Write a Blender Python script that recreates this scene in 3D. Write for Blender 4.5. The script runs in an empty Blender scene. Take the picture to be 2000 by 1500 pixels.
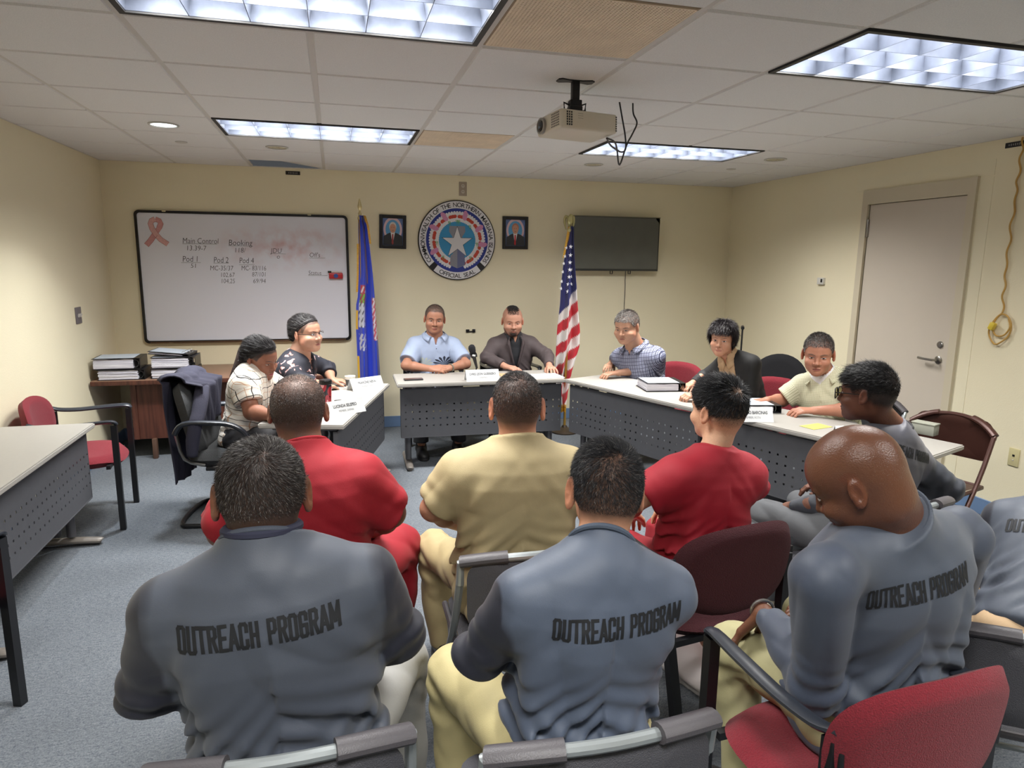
import bpy, bmesh, math, random
import numpy as np
from mathutils import Vector, Matrix, Euler
from mathutils.bvhtree import BVHTree
random.seed(7); RNG = np.random.default_rng(7)
scene = bpy.context.scene
COL = scene.collection
PI = math.pi
# ------------------------------------------------------------------ camera
F, YAW, PITCH, ROLL = 1320.7, 0.25647, 0.17978, 0.011604
CH = 1.64          # eye height
ZC = 2.442         # ceiling height
YB = 6.65          # back wall
XL, XR = -1.89, 4.16
YF = -2.2          # wall behind the camera
def cam_axes():
    cy, sy, cp, sp, cr, sr = math.cos(YAW), math.sin(YAW), math.cos(PITCH), math.sin(PITCH), math.cos(ROLL), math.sin(ROLL)
    right = np.array([cy, -sy, 0]); fwd = np.array([sy*cp, cy*cp, -sp]); up = np.cross(right, fwd)
    return cr*right + sr*up, -sr*right + cr*up, fwd
CR, CU, CF = cam_axes()
def ray(px, py): return (px-1000)*CR - (py-750)*CU + F*CF
def PY(px, py, Y):
    d = ray(px, py); d = d*Y/d[1]; return np.array([d[0], d[1], d[2]+CH])
def PX(px, py, X):
    d = ray(px, py); d = d*X/d[0]; return np.array([d[0], d[1], d[2]+CH])
def PZ(px, py, z):
    d = ray(px, py); d = d*(z-CH)/d[2]; return np.array([d[0], d[1], z])
cd = bpy.data.cameras.new('camera'); cam = bpy.data.objects.new('camera', cd); COL.objects.link(cam)
cd.sensor_fit = 'HORIZONTAL'; cd.sensor_width = 36; cd.lens = F*36/2000; cd.clip_start = 0.05; cd.clip_end = 60
M = Matrix(((CR[0], CU[0], -CF[0], 0), (CR[1], CU[1], -CF[1], 0), (CR[2], CU[2], -CF[2], CH), (0, 0, 0, 1)))
cam.matrix_world = M
scene.camera = cam
# ------------------------------------------------------------------ materials
MATS = {}
def srgb(c):
    if isinstance(c, str): c = [int(c[i:i+2], 16)/255 for i in (0, 2, 4)]
    elif max(c) > 1.001: c = [v/255 for v in c]
    return tuple((v/12.92 if v <= 0.04045 else ((v+0.055)/1.055)**2.4) for v in c)
def mat(name, color=(0.5, 0.5, 0.5), rough=0.6, metal=0.0, noise=None, bump=None, attr=False, spec=0.5, emit=None, sss=0, trans=0, alpha=1, sheen=0, coat=0):
    """color in sRGB 0-255 or hex; noise=(scale, amount); bump=(scale, strength)"""
    if name in MATS: return MATS[name]
    m = bpy.data.materials.new(name); m.use_nodes = True; nt = m.node_tree; N = nt.nodes; L = nt.links
    b = N['Principled BSDF']; c = srgb(color)
    b.inputs['Roughness'].default_value = rough; b.inputs['Metallic'].default_value = metal
    b.inputs['Specular IOR Level'].default_value = spec
    b.inputs['Base Color'].default_value = (*c, 1)
    src = None
    tc = N.new('ShaderNodeTexCoord')
    if attr:
        a = N.new('ShaderNodeAttribute'); a.attribute_name = 'Col'; src = a.outputs['Color']
    if noise:
        n = N.new('ShaderNodeTexNoise'); n.inputs['Scale'].default_value = noise[0]; n.inputs['Detail'].default_value = 5
        L.new(tc.outputs['Object'], n.inputs['Vector'])
        mr = N.new('ShaderNodeMapRange'); mr.inputs['From Min'].default_value = 0.25; mr.inputs['From Max'].default_value = 0.75
        mr.inputs['To Min'].default_value = 1-noise[1]; mr.inputs['To Max'].default_value = 1+noise[1]
        L.new(n.outputs['Fac'], mr.inputs['Value'])
        vm = N.new('ShaderNodeVectorMath'); vm.operation = 'SCALE'
        if src: L.new(src, vm.inputs[0])
        else: vm.inputs[0].default_value = c
        L.new(mr.outputs[0], vm.inputs['Scale']); src = vm.outputs[0]
    if src: L.new(src, b.inputs['Base Color'])
    if bump:
        n = N.new('ShaderNodeTexNoise'); n.inputs['Scale'].default_value = bump[0]; n.inputs['Detail'].default_value = 4
        L.new(tc.outputs['Object'], n.inputs['Vector'])
        bp = N.new('ShaderNodeBump'); bp.inputs['Strength'].default_value = bump[1]; bp.inputs['Distance'].default_value = 0.01
        L.new(n.outputs['Fac'], bp.inputs['Height']); L.new(bp.outputs[0], b.inputs['Normal'])
    if emit: b.inputs['Emission Color'].default_value = (*srgb(emit[0]), 1); b.inputs['Emission Strength'].default_value = emit[1]
    if sss:
        b.inputs['Subsurface Weight'].default_value = sss; b.inputs['Subsurface Radius'].default_value = (0.01, 0.004, 0.002); b.inputs['Subsurface Scale'].default_value = 0.6
    if trans: b.inputs['Transmission Weight'].default_value = trans
    if alpha < 1: b.inputs['Alpha'].default_value = alpha
    if sheen: b.inputs['Sheen Weight'].default_value = sheen
    if coat: b.inputs['Coat Weight'].default_value = coat
    MATS[name] = m; return m
# ------------------------------------------------------------------ objects
def tag(o, label=None, cat=None, group=None, kind=None):
    if label: o['label'] = label
    if cat: o['category'] = cat
    if group: o['group'] = group
    if kind: o['kind'] = kind
    return o
def thing(name, label, cat, loc=(0, 0, 0), rz=0, group=None):
    o = bpy.data.objects.new(name, None); COL.objects.link(o); o.location = loc; o.rotation_euler = (0, 0, rz)
    o.empty_display_size = 0.1
    return tag(o, label, cat, group)
def copy_tree(o, parent=None):
    c = o.copy(); COL.objects.link(c)
    if parent: c.parent = parent
    for ch in list(o.children): copy_tree(ch, c)
    return c
def mesh_obj(name, V, Fc, m, parent=None, smooth=False, angle=None, cols=None, vecs=None, mids=None):
    me = bpy.data.meshes.new(name)
    V = np.asarray(V, dtype=np.float32).reshape(-1, 3)
    if isinstance(Fc, np.ndarray) and Fc.ndim == 2:
        k = Fc.shape[1]; me.vertices.add(len(V)); me.vertices.foreach_set('co', V.ravel())
        me.loops.add(Fc.size); me.loops.foreach_set('vertex_index', Fc.ravel().astype(np.int32))
        me.polygons.add(len(Fc)); me.polygons.foreach_set('loop_start', np.arange(0, Fc.size, k, dtype=np.int32))
        me.update(calc_edges=True)
    else:
        me.from_pydata([tuple(map(float, v)) for v in V], [], [tuple(int(i) for i in f) for f in Fc])
    if cols is not None:
        a = me.color_attributes.new('Col', 'FLOAT_COLOR', 'POINT'); c4 = np.ones((len(V), 4), np.float32); c4[:, :3] = cols
        a.data.foreach_set('color', c4.ravel())
    if vecs is not None:
        a = me.attributes.new('pat', 'FLOAT_VECTOR', 'POINT'); a.data.foreach_set('vector', np.asarray(vecs, np.float32).ravel())
    for mm in (m if isinstance(m, (list, tuple)) else [m]): me.materials.append(mm)
    if mids is not None: me.polygons.foreach_set('material_index', np.asarray(mids, np.int32))
    if smooth:
        me.polygons.foreach_set('use_smooth', np.ones(len(me.polygons), bool))
        if angle: me.set_sharp_from_angle(angle=math.radians(angle))
    me.update()
    o = bpy.data.objects.new(name, me); COL.objects.link(o)
    if parent: o.parent = parent
    return o
class MB:
    def __init__(s): s.V = []; s.F = []; s.mi = []; s.cur = 0
    def add(s, V, Fc):
        k = len(s.V); s.V += [tuple(v) for v in V]
        for f in Fc: s.F.append(tuple(i+k for i in f)); s.mi.append(s.cur)
        return s
    def box(s, c, size, rot=None, bev=0, seg=2):
        bm = bmesh.new(); bmesh.ops.create_cube(bm, size=1)
        for v in bm.verts: v.co = Vector((v.co.x*size[0], v.co.y*size[1], v.co.z*size[2]))
        if bev: bmesh.ops.bevel(bm, geom=bm.edges[:], offset=bev, segments=seg, affect='EDGES', profile=0.5)
        R = (rot if isinstance(rot, Matrix) else Euler(rot).to_matrix()) if rot is not None else Matrix.Identity(3)
        c = Vector(c); bm.verts.index_update()
        s.add([tuple(R @ v.co + c) for v in bm.verts], [[v.index for v in f.verts] for f in bm.faces]); bm.free(); return s
    def tube(s, pts, r, n=8, caps=True, sub=0, square=False, closed=False, ry=None):
        P = [np.array(p, float) for p in pts]
        rr = list(r) if hasattr(r, '__len__') else [r]*len(P)
        if sub:
            Q = []; R2 = []
            m = len(P)
            for i in range(m-1 if not closed else m):
                p0, p1, p2, p3 = (P[(i-1) % m] if closed else P[max(i-1, 0)]), P[i], P[(i+1) % m], (P[(i+2) % m] if closed else P[min(i+2, m-1)])
                for t in np.arange(0, 1, 1/sub):
                    Q.append(0.5*((2*p1)+(-p0+p2)*t+(2*p0-5*p1+4*p2-p3)*t*t+(-p0+3*p1-3*p2+p3)*t**3)); R2.append(rr[i]*(1-t)+rr[(i+1) % m]*t)
            if not closed: Q.append(P[-1]); R2.append(rr[-1])
            P, rr = Q, R2
        m = len(P); up = None; V = []
        for i in range(m):
            if closed: t = P[(i+1) % m]-P[i-1]
            else: t = P[min(i+1, m-1)]-P[max(i-1, 0)]
            t = t/(np.linalg.norm(t)+1e-9)
            if up is None:
                up = np.array([0, 0, 1.]) if abs(t[2]) < 0.9 else np.array([0, 1., 0])
            up = up-t*(up@t); up /= np.linalg.norm(up)+1e-9; sd = np.cross(t, up)
            for k in range(n):
                a = 2*PI*(k+0.5)/n; ca, sa = math.cos(a), math.sin(a)
                if square: q = max(abs(ca), abs(sa)); ca /= q; sa /= q
                V.append(P[i]+(sd*ca*rr[i]+up*sa*(ry if ry else rr[i])))
        Fc = []
        for i in range(m if closed else m-1):
            for k in range(n): Fc.append((i*n+k, i*n+(k+1) % n, ((i+1) % m)*n+(k+1) % n, ((i+1) % m)*n+k))
        if caps and not closed: Fc += [tuple(range(n))[::-1], tuple((m-1)*n+k for k in range(n))]
        return s.add(V, Fc)
    def lathe(s, prof, c=(0, 0, 0), n=24, axis='z', R=None):
        V = []; Fc = []; m = len(prof); c = np.array(c, float)
        for r, z in prof:
            for k in range(n):
                a = 2*PI*k/n; p = (r*math.cos(a), r*math.sin(a), z)
                if axis == 'y': p = (p[0], -p[2], p[1])
                if axis == 'x': p = (p[2], p[0], p[1])
                p = np.array(p)
                if R is not None: p = R @ p
                V.append(p+c)
        for i in range(m-1):
            for k in range(n): Fc.append((i*n+k, i*n+(k+1) % n, (i+1)*n+(k+1) % n, (i+1)*n+k))
        Fc.append(tuple(range(n))[::-1]); Fc.append(tuple((m-1)*n+k for k in range(n)))
        return s.add(V, Fc)
    def prism(s, poly, z0, z1, fn=None):
        n = len(poly); V = [(x, y, z0) for x, y in poly]+[(x, y, z1) for x, y in poly]
        if fn: V = [fn(*v) for v in V]
        Fc = [tuple(range(n))[::-1], tuple(range(n, 2*n))]+[(i, (i+1) % n, n+(i+1) % n, n+i) for i in range(n)]
        return s.add(V, Fc)
    def grid(s, fn, nu, nv, thick=None):
        V = [fn(i/nu, j/nv) for j in range(nv+1) for i in range(nu+1)]
        Fc = [(j*(nu+1)+i, j*(nu+1)+i+1, (j+1)*(nu+1)+i+1, (j+1)*(nu+1)+i) for j in range(nv) for i in range(nu)]
        return s.add(V, Fc)
    def xf(s, R=None, t=(0, 0, 0)):
        A = np.array(s.V, float)
        if R is not None: A = A @ np.array(R).T
        s.V = [tuple(v) for v in A+np.array(t)]; return s
    def obj(s, name, m, parent=None, smooth=True, angle=35):
        return mesh_obj(name, s.V, s.F, m, parent, smooth, angle, mids=s.mi if isinstance(m, (list, tuple)) else None)
def rrect(w, h, r, n=6):
    out = []
    for cx, cy, a0 in ((w/2-r, h/2-r, 0), (-w/2+r, h/2-r, PI/2), (-w/2+r, -h/2+r, PI), (w/2-r, -h/2+r, 1.5*PI)):
        for k in range(n+1): a = a0+k*PI/2/n; out.append((cx+r*math.cos(a), cy+r*math.sin(a)))
    return out
def shell_panel(poly, fn, th, name, m, parent, ring=4, bulge=0.0):
    """closed cushion/shell: outline poly (u,v) mapped by fn(u,v,w) ; concentric rings"""
    poly = np.array(poly); c = poly.mean(0); n = len(poly); V = []; Fc = []
    rings = [1-(k/ring)**1.0*0.98 for k in range(ring+1)]
    for side in (1, -1):
        for t in rings:
            edge = 1-t
            w = th/2*min(1, math.sqrt(max(0, 1-(1-min(1, edge*6+0.0))**2)))+bulge*(1-t*t)
            if t == rings[0]: w = 0
            for p in poly:
                q = c+(p-c)*t; V.append(fn(q[0], q[1], side*w))
    R = ring+1
    for sidx in (0, 1):
        b = sidx*R*n
        for i in range(ring):
            for k in range(n):
                f = (b+i*n+k, b+i*n+(k+1) % n, b+(i+1)*n+(k+1) % n, b+(i+1)*n+k)
                Fc.append(f if sidx == 0 else f[::-1])
        f = tuple(b+ring*n+k for k in range(n)); Fc.append(f if sidx == 0 else f[::-1])
    return mesh_obj(name, V, Fc, m, parent, True, 60)
def text_mesh(s, size=1.0, shear=0, offset=0, align='LEFT', xs=1.0, spacing=1.0):
    cu = bpy.data.curves.new('t', 'FONT'); cu.body = s; cu.size = size; cu.shear = shear; cu.offset = offset; cu.align_x = align
    cu.space_character = spacing; cu.resolution_u = 3
    o = bpy.data.objects.new('t', cu); COL.objects.link(o)
    dg = bpy.context.evaluated_depsgraph_get(); me = bpy.data.meshes.new_from_object(o.evaluated_get(dg))
    V = [(v.co.x*xs, v.co.y) for v in me.vertices]; Fc = [tuple(p.vertices) for p in me.polygons]
    bpy.data.objects.remove(o); bpy.data.curves.remove(cu); bpy.data.meshes.remove(me)
    return V, Fc
LIGHT_W = [60, 62, 84, 84, 58, 58]
EXPOSURE = 0.50
# ================================================================== room shell
def wall_mat(name, c1):
    m = mat(name, c1, rough=0.75, noise=(1.3, 0.03), bump=(160, 0.12), spec=0.3); return m
WALL = wall_mat('painted cream wall', (235, 226, 197))
def quad(name, P, m, kind='structure'):
    o = mesh_obj(name, P, [(0, 1, 2, 3)], m); o['kind'] = kind; return o
# thick walls
def wallbox(name, c, size):
    o = MB().box(c, size).obj(name, WALL, smooth=False); o['kind'] = 'structure'; return o
wallbox('wall_back', ((XL+XR)/2, YB+0.05, 1.2235), (XR-XL+0.2, 0.1, 2.447))
wallbox('wall_left', (XL-0.05, (YB+YF)/2, 1.3), (0.1, YB-YF, 2.6))
wallbox('wall_front', ((XL+XR)/2, YF-0.05, 1.3), (XR-XL+0.2, 0.1, 2.6))
# right wall with a door opening
DY0, DY1, DZ = 3.775, 4.665, 2.115
mb = MB()
mb.box((XR+0.05, (YF+DY0)/2, 1.3), (0.1, DY0-YF, 2.6)); mb.box((XR+0.05, (DY1+YB)/2, 1.3), (0.1, YB-DY1, 2.6)); mb.box((XR+0.05, (DY0+DY1)/2, (DZ+2.6)/2), (0.1, DY1-DY0, 2.6-DZ))
o = mb.obj('wall_right', WALL, smooth=False); o['kind'] = 'structure'
# carpet
cm = mat('blue grey loop carpet', (116, 122, 131), rough=0.95, spec=0.1)
nt = cm.node_tree; N = nt.nodes; L = nt.links; b = N['Principled BSDF']; tc = N.new('ShaderNodeTexCoord')
n1 = N.new('ShaderNodeTexNoise'); n1.inputs['Scale'].default_value = 170; n1.inputs['Detail'].default_value = 3
n2 = N.new('ShaderNodeTexNoise'); n2.inputs['Scale'].default_value = 2.2; n2.inputs['Detail'].default_value = 4
n3 = N.new('ShaderNodeTexNoise'); n3.inputs['Scale'].default_value = 45; n3.inputs['Detail'].default_value = 4
mp3 = N.new('ShaderNodeMapping'); mp3.inputs['Scale'].default_value = (1, 2.2, 1); L.new(tc.outputs['Object'], mp3.inputs[0]); L.new(mp3.outputs[0], n3.inputs['Vector'])
for n in (n1, n2): L.new(tc.outputs['Object'], n.inputs['Vector'])
r1 = N.new('ShaderNodeValToRGB'); r1.color_ramp.elements[0].position = 0.30; r1.color_ramp.elements[1].position = 0.70
r1.color_ramp.elements[0].color = (*srgb((70, 79, 90)), 1); r1.color_ramp.elements[1].color = (*srgb((132, 136, 141)), 1)
add = N.new('ShaderNodeMath'); add.operation = 'MULTIPLY_ADD'; add.inputs[1].default_value = 0.6; L.new(n1.outputs['Fac'], add.inputs[0])
m3 = N.new('ShaderNodeMath'); m3.operation = 'MULTIPLY'; m3.inputs[1].default_value = 0.4; L.new(n3.outputs['Fac'], m3.inputs[0]); L.new(m3.outputs[0], add.inputs[2])
L.new(add.outputs[0], r1.inputs['Fac'])
mx = N.new('ShaderNodeMix'); mx.data_type = 'RGBA'; mx.blend_type = 'MULTIPLY'; mx.inputs['Factor'].default_value = 0.5
r2 = N.new('ShaderNodeValToRGB'); r2.color_ramp.elements[0].color = (0.72, 0.72, 0.72, 1); r2.color_ramp.elements[1].color = (1.15, 1.15, 1.15, 1); r2.color_ramp.elements[0].position = .3; r2.color_ramp.elements[1].position = .7
L.new(n2.outputs['Fac'], r2.inputs['Fac']); L.new(r1.outputs[0], mx.inputs['A']); L.new(r2.outputs[0], mx.inputs['B']); L.new(mx.outputs['Result'], b.inputs['Base Color'])
bp = N.new('ShaderNodeBump'); bp.inputs['Strength'].default_value = 0.5; bp.inputs['Distance'].default_value = 0.004; L.new(n1.outputs['Fac'], bp.inputs['Height']); L.new(bp.outputs[0], b.inputs['Normal'])
o = MB().box(((XL+XR)/2, (YB+YF)/2, -0.03), (XR-XL, YB-YF, 0.06)).obj('floor', cm, smooth=False); o['kind'] = 'structure'
# baseboards
BB = mat('blue vinyl cove base', (106, 132, 168), rough=0.5, noise=(6, 0.08))
def bboard(name, pts):
    mb = MB()
    for (c, s) in pts: mb.box(c, s, bev=0.003, seg=1)
    o = mb.obj(name, BB, smooth=False); o['kind'] = 'structure'
bboard('baseboard_back', [(((XL+XR)/2, YB-0.005, 0.055), (XR-XL, 0.01, 0.11))])
bboard('baseboard_left', [((XL+0.005, (YB+YF)/2, 0.055), (0.01, YB-YF-0.02, 0.11))])
bboard('baseboard_right', [((XR-0.005, (YF+DY0-0.1)/2, 0.055), (0.01, DY0-0.1-YF, 0.11)), ((XR-0.005, (DY1+0.1+YB)/2, 0.055), (0.01, YB-DY1-0.12, 0.11))])
# door with frame
FR = mat('beige door frame paint', (205, 195, 172), rough=0.55)
DO = mat('pale warm grey door paint', (204, 194, 180), rough=0.5, noise=(3, 0.02))
mb = MB(); w = 0.06
for y in (DY0-w/2, DY1+w/2): mb.box((XR-0.008, y, DZ/2), (0.03, w, DZ), bev=0.0)
mb.box((XR-0.008, (DY0+DY1)/2, DZ+w/2+0.025), (0.03, DY1-DY0+2*w, w+0.05), bev=0.0)
o = mb.obj('trim_1', FR, smooth=False); o['kind'] = 'structure'
# painted wood casing around frame (flush wider border)
mb = MB()
mb.box((XR-0.001, DY0-w-0.05, DZ/2+.05), (0.003, 0.1, DZ+.10)); mb.box((XR-0.001, (DY0+DY1)/2, DZ+0.16), (0.003, DY1-DY0+0.32, 0.10))
o = mb.obj('trim_2', wall_mat('door surround paint', (234, 226, 198)), smooth=False); o['kind'] = 'structure'
do = bpy.data.objects.new('door_1', None); COL.objects.link(do); do.location = (XR, (DY0+DY1)/2, 0); do['kind'] = 'structure'
mb = MB().box((0.022, 0, DZ/2+0.003), (0.045, DY1-DY0-0.008, DZ-0.012), bev=0.002, seg=1); mb.obj('door_leaf', DO, do, smooth=False)
ST = mat('brushed steel', (168, 166, 160), rough=0.3, metal=1.0)
for z in (1.93, 0.66, 0.2):
    MB().box((-0.008, 0.445, z), (0.02, 0.03, 0.14), bev=0.004).obj('hinge', ST, do)
hy = -0.36; hz = 0.98
mb = MB().lathe([(0.028, 0), (0.028, 0.008), (0.022, 0.012)], c=(0.0, hy, hz), axis='x', R=np.diag([-1, 1, 1]))
mb.tube([(-0.01, hy, hz), (-0.05, hy, hz), (-0.055, hy+0.02, hz), (-0.055, hy+0.09, hz), (-0.05, hy+0.13, hz+.002)], 0.009, sub=3)
mb.obj('lever_handle', ST, do)
MB().lathe([(0.024, 0), (0.024, 0.008), (0.019, 0.014), (0.008, 0.015)], c=(0, hy, hz+0.11), axis='x', R=np.diag([-1, 1, 1])).obj('deadbolt', ST, do)
MB().box((-0.003, -(DY1-DY0)/2+0.004, hz+0.01), (0.006, 0.012, 0.12)).obj('strike_plate', mat('dark bronze metal', (70, 62, 54), 0.5, 0.8), do)
# ------------------------------------------------------------------ ceiling
GX = [-0.675+0.621*k for k in range(-3, 9)]; GY = [2.125+0.5855*k for k in range(-8, 9)]
TILE = mat('fissured acoustic tile', (228, 227, 226), rough=0.9, spec=0.1, noise=(210, 0.06), bump=(240, 0.25))
TBAR = mat('white ceiling grid bar', (206, 202, 196), rough=0.5)
TBAR_MAIN = TBAR
FIXT = [(-0.675, 0.567, 2.125, 2.7105), (1.809, 3.051, 2.125, 2.7105), (-0.675, 0.567, 4.467, 5.0525), (1.809, 3.051, 4.467, 5.0525), (-0.675, 0.567, -0.217, 0.3685), (1.809, 3.051, -0.217, 0.3685)]
VENT = [(0.567, 1.188, 2.125, 2.7105), (0.567, 1.188, 4.64, 5.2255)]
VENT[1] = (0.567, 1.188, 4.467, 5.0525)
def blocked(x, y): return any(a < x < b and c < y < d for a, b, c, d in FIXT+VENT)
mb = MB(); gx = [XL]+[g for g in GX if XL+0.03 < g < XR-0.03]+[XR]; gy = [YF]+[g for g in GY if YF+0.03 < g < YB-0.03]+[YB]
for i in range(len(gx)-1):
    for j in range(len(gy)-1):
        x0, x1, y0, y1 = gx[i], gx[i+1], gy[j], gy[j+1]
        if blocked((x0+x1)/2, (y0+y1)/2): continue
        if abs(x0+0.675) < 0.02 and y1 >= YB-0.01:      # one tile at the wall has lifted
            mb.add([(x0+0.02, y0+.01, ZC+0.006), (x1-.01, y0+.01, ZC+0.006), (x1-.01, y1, ZC+0.006), (x0+0.02, y1-0.0, ZC+0.09)], [(3, 2, 1, 0)]); continue
        e = 0.009; z0 = ZC+0.004
        xs0, xs1, ys0, ys1 = x0+e, x1-e, y0+e, y1-e; c = 0.006
        V = [(xs0, ys0, z0+c), (xs1, ys0, z0+c), (xs1, ys1, z0+c), (xs0, ys1, z0+c), (xs0+c, ys0+c, z0-.004), (xs1-c, ys0+c, z0-.004), (xs1-c, ys1-c, z0-.004), (xs0+c, ys1-c, z0-.004)]
        mb.add(V, [(7, 6, 5, 4), (0, 4, 5, 1)[::-1], (1, 5, 6, 2)[::-1], (2, 6, 7, 3)[::-1], (3, 7, 4, 0)[::-1]])
o = mb.obj('ceiling', TILE, smooth=False); o['kind'] = 'structure'
mb = MB()
for g in gx[1:-1]:
    for a, b_ in zip(gy[:-1], gy[1:]):
        if not (blocked(g-.05, (a+b_)/2) and blocked(g+.05, (a+b_)/2) and any(f[0]+.1 < g < f[1]-.1 for f in FIXT)): mb.box((g, (a+b_)/2, ZC+0.012), (0.024, b_-a, 0.012))
for g in gy[1:-1]:
    mb.box(((XL+XR)/2, g, ZC+0.0135), (XR-XL, 0.018, 0.012))
mb.box(((XL+XR)/2, YB-.008, ZC+0.002), (XR-XL, .016, .006)); mb.box((XL+.008, (YF+YB)/2, ZC+0.002), (.016, YB-YF, .006)); mb.box((XR-.008, (YF+YB)/2, ZC+0.002), (.016, YB-YF, .006))
o = mb.obj('trim_3', TBAR, smooth=False); o['kind'] = 'structure'
o = MB().box(((XL+XR)/2, (YF+YB)/2, ZC+0.30), (XR-XL+0.2, YB-YF+0.2, 0.04)).obj('ceiling_slab', mat('dark plenum', (60, 58, 55), 0.9), smooth=False); o['kind'] = 'structure'
# light fixtures: black edged troffer, parabolic louvre, lamps inside
LOUV = mat('semi specular louvre', (92, 98, 112), rough=0.34, metal=0.6, noise=(9, 0.35))
BLK = mat('black fixture edge', (18, 18, 20), rough=0.5)
HOUS = mat('white troffer housing', (225, 228, 232), rough=0.6)
LAMP = mat('fluorescent tube', (240, 245, 255), rough=0.5, emit=((226, 236, 255), 3.0))
flab = ['largest louvred ceiling light, cut off by the top edge of the photo', 'louvred ceiling light at the upper right, cut off by the right edge',
        'narrow looking ceiling light above the whiteboard, at the back left', 'far ceiling light behind the hanging projector cables, at the back right', 'ceiling light over the camera side of the room at left', 'ceiling light over the camera side of the room at right']
for k, (a, b_, c, d) in enumerate(FIXT):
    cx, cy = (a+b_)/2, (c+d)/2; W_, D_ = b_-a-0.024, d-c-0.02
    t = thing('ceiling_light', flab[k], 'ceiling light', (cx, cy, ZC), group='louvred ceiling lights')
    if k != 4 and k != 5: pass
    t['group'] = 'louvred ceiling lights'
    mb = MB(); e = 0.022
    for sx in (-1, 1): mb.box((sx*(W_/2-e/2), 0, 0.004), (e, D_, 0.014))
    for sy in (-1, 1): mb.box((0, sy*(D_/2-e/2), 0.004), (W_-2*e, e, 0.014))
    mb.obj('frame', BLK, t, smooth=False)
    mb = MB(); w2, d2 = W_/2-e, D_/2-e; hgt = 0.17
    for sx in (-1, 1): mb.box((sx*(w2+0.006), 0, hgt/2+.011), (0.01, D_-.01, hgt))
    for sy in (-1, 1): mb.box((0, sy*(d2+0.006), hgt/2+.011), (2*w2, 0.01, hgt))
    mb.box((0, 0, hgt+0.016), (W_, D_, 0.01)); mb.obj('housing', HOUS, t, smooth=False)
    mb = MB(); nx, ny, lh = 6, 3, 0.058
    def blade(p0, p1, nrm):       # parabolic blade: thin at the bottom, flared at the top
        p0 = np.array(p0); p1 = np.array(p1); nrm = np.array(nrm); seg = 5
        for s_ in (-1, 1):
            V = []
            for i in range(seg+1):
                tt = i/seg; off = 0.0012+0.010*tt*tt
                for p in (p0, p1): V.append((p[0]+s_*nrm[0]*off, p[1]+s_*nrm[1]*off, 0.004+lh*tt))
            mb.add(V, [((2*i, 2*i+1, 2*i+3, 2*i+2) if s_ > 0 else (2*i, 2*i+2, 2*i+3, 2*i+1)) for i in range(seg)])
        mb.add([(p0[0]-nrm[0]*.0012, p0[1]-nrm[1]*.0012, .004), (p1[0]-nrm[0]*.0012, p1[1]-nrm[1]*.0012, .004), (p1[0]+nrm[0]*.0012, p1[1]+nrm[1]*.0012, .004), (p0[0]+nrm[0]*.0012, p0[1]+nrm[1]*.0012, .004)], [(0, 1, 2, 3)])
    for i in range(nx+1): x = -w2+2*w2*i/nx; blade((x, -d2), (x, d2), (1, 0))
    for j in range(ny+1): y = -d2+2*d2*j/ny; blade((-w2, y), (w2, y), (0, 1))
    mb.obj('louvre', LOUV, t, smooth=True, angle=50)
    mb = MB()
    for y in (-0.17, 0, 0.17): mb.tube([(-w2+.04, y, .125), (w2-.04, y, .125)], 0.014, n=10)
    mb.obj('lamp_tube', LAMP, t)
    ld = bpy.data.lights.new('troffer_lamp', 'AREA'); ld.shape = 'RECTANGLE'; ld.size = 2*w2-0.06; ld.size_y = 2*d2-0.06; ld.energy = LIGHT_W[k]; ld.color = (1.0, 0.98, 0.935) if k != 99 else (1, 1, 1)
    lo = bpy.data.objects.new('troffer_lamp', ld); COL.objects.link(lo); lo.parent = t; lo.location = (0, 0, 0.098); ld.spread = math.radians(160)
# vents
VM = mat('dusty tan perforated grille', (232, 214, 190), rough=0.7, noise=(7, 0.10))
VH = mat('dark vent hole', (160, 142, 120), rough=0.9)
for k, (a, b_, c, d) in enumerate(VENT):
    t = thing('air_vent', ['large dusty tan perforated air vent beside the largest ceiling light', 'smaller looking tan perforated air vent at the back, right of the far left ceiling light'][k], 'air vent', ((a+b_)/2, (c+d)/2, ZC), group='perforated air vents')
    W_, D_ = b_-a-0.024, d-c-0.02
    MB().box((0, 0, 0.008), (W_, D_, 0.006), bev=0.001, seg=1).obj('backing', VH, t, smooth=False)
    n = 46; V = []; Fc = []
    m2 = MB()
    for i in range(n+1):
        x = -W_/2+0.01+(W_-0.02)*i/n; m2.box((x, 0, 0.0035), (0.0075, D_-0.02, 0.003))
    for j in range(n+1):
        y = -D_/2+0.01+(D_-0.02)*j/n; m2.box((0, y, 0.0032), (W_-0.02, 0.0065, 0.003))
    m2.obj('perforated_face', VM, t, smooth=False)
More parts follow.
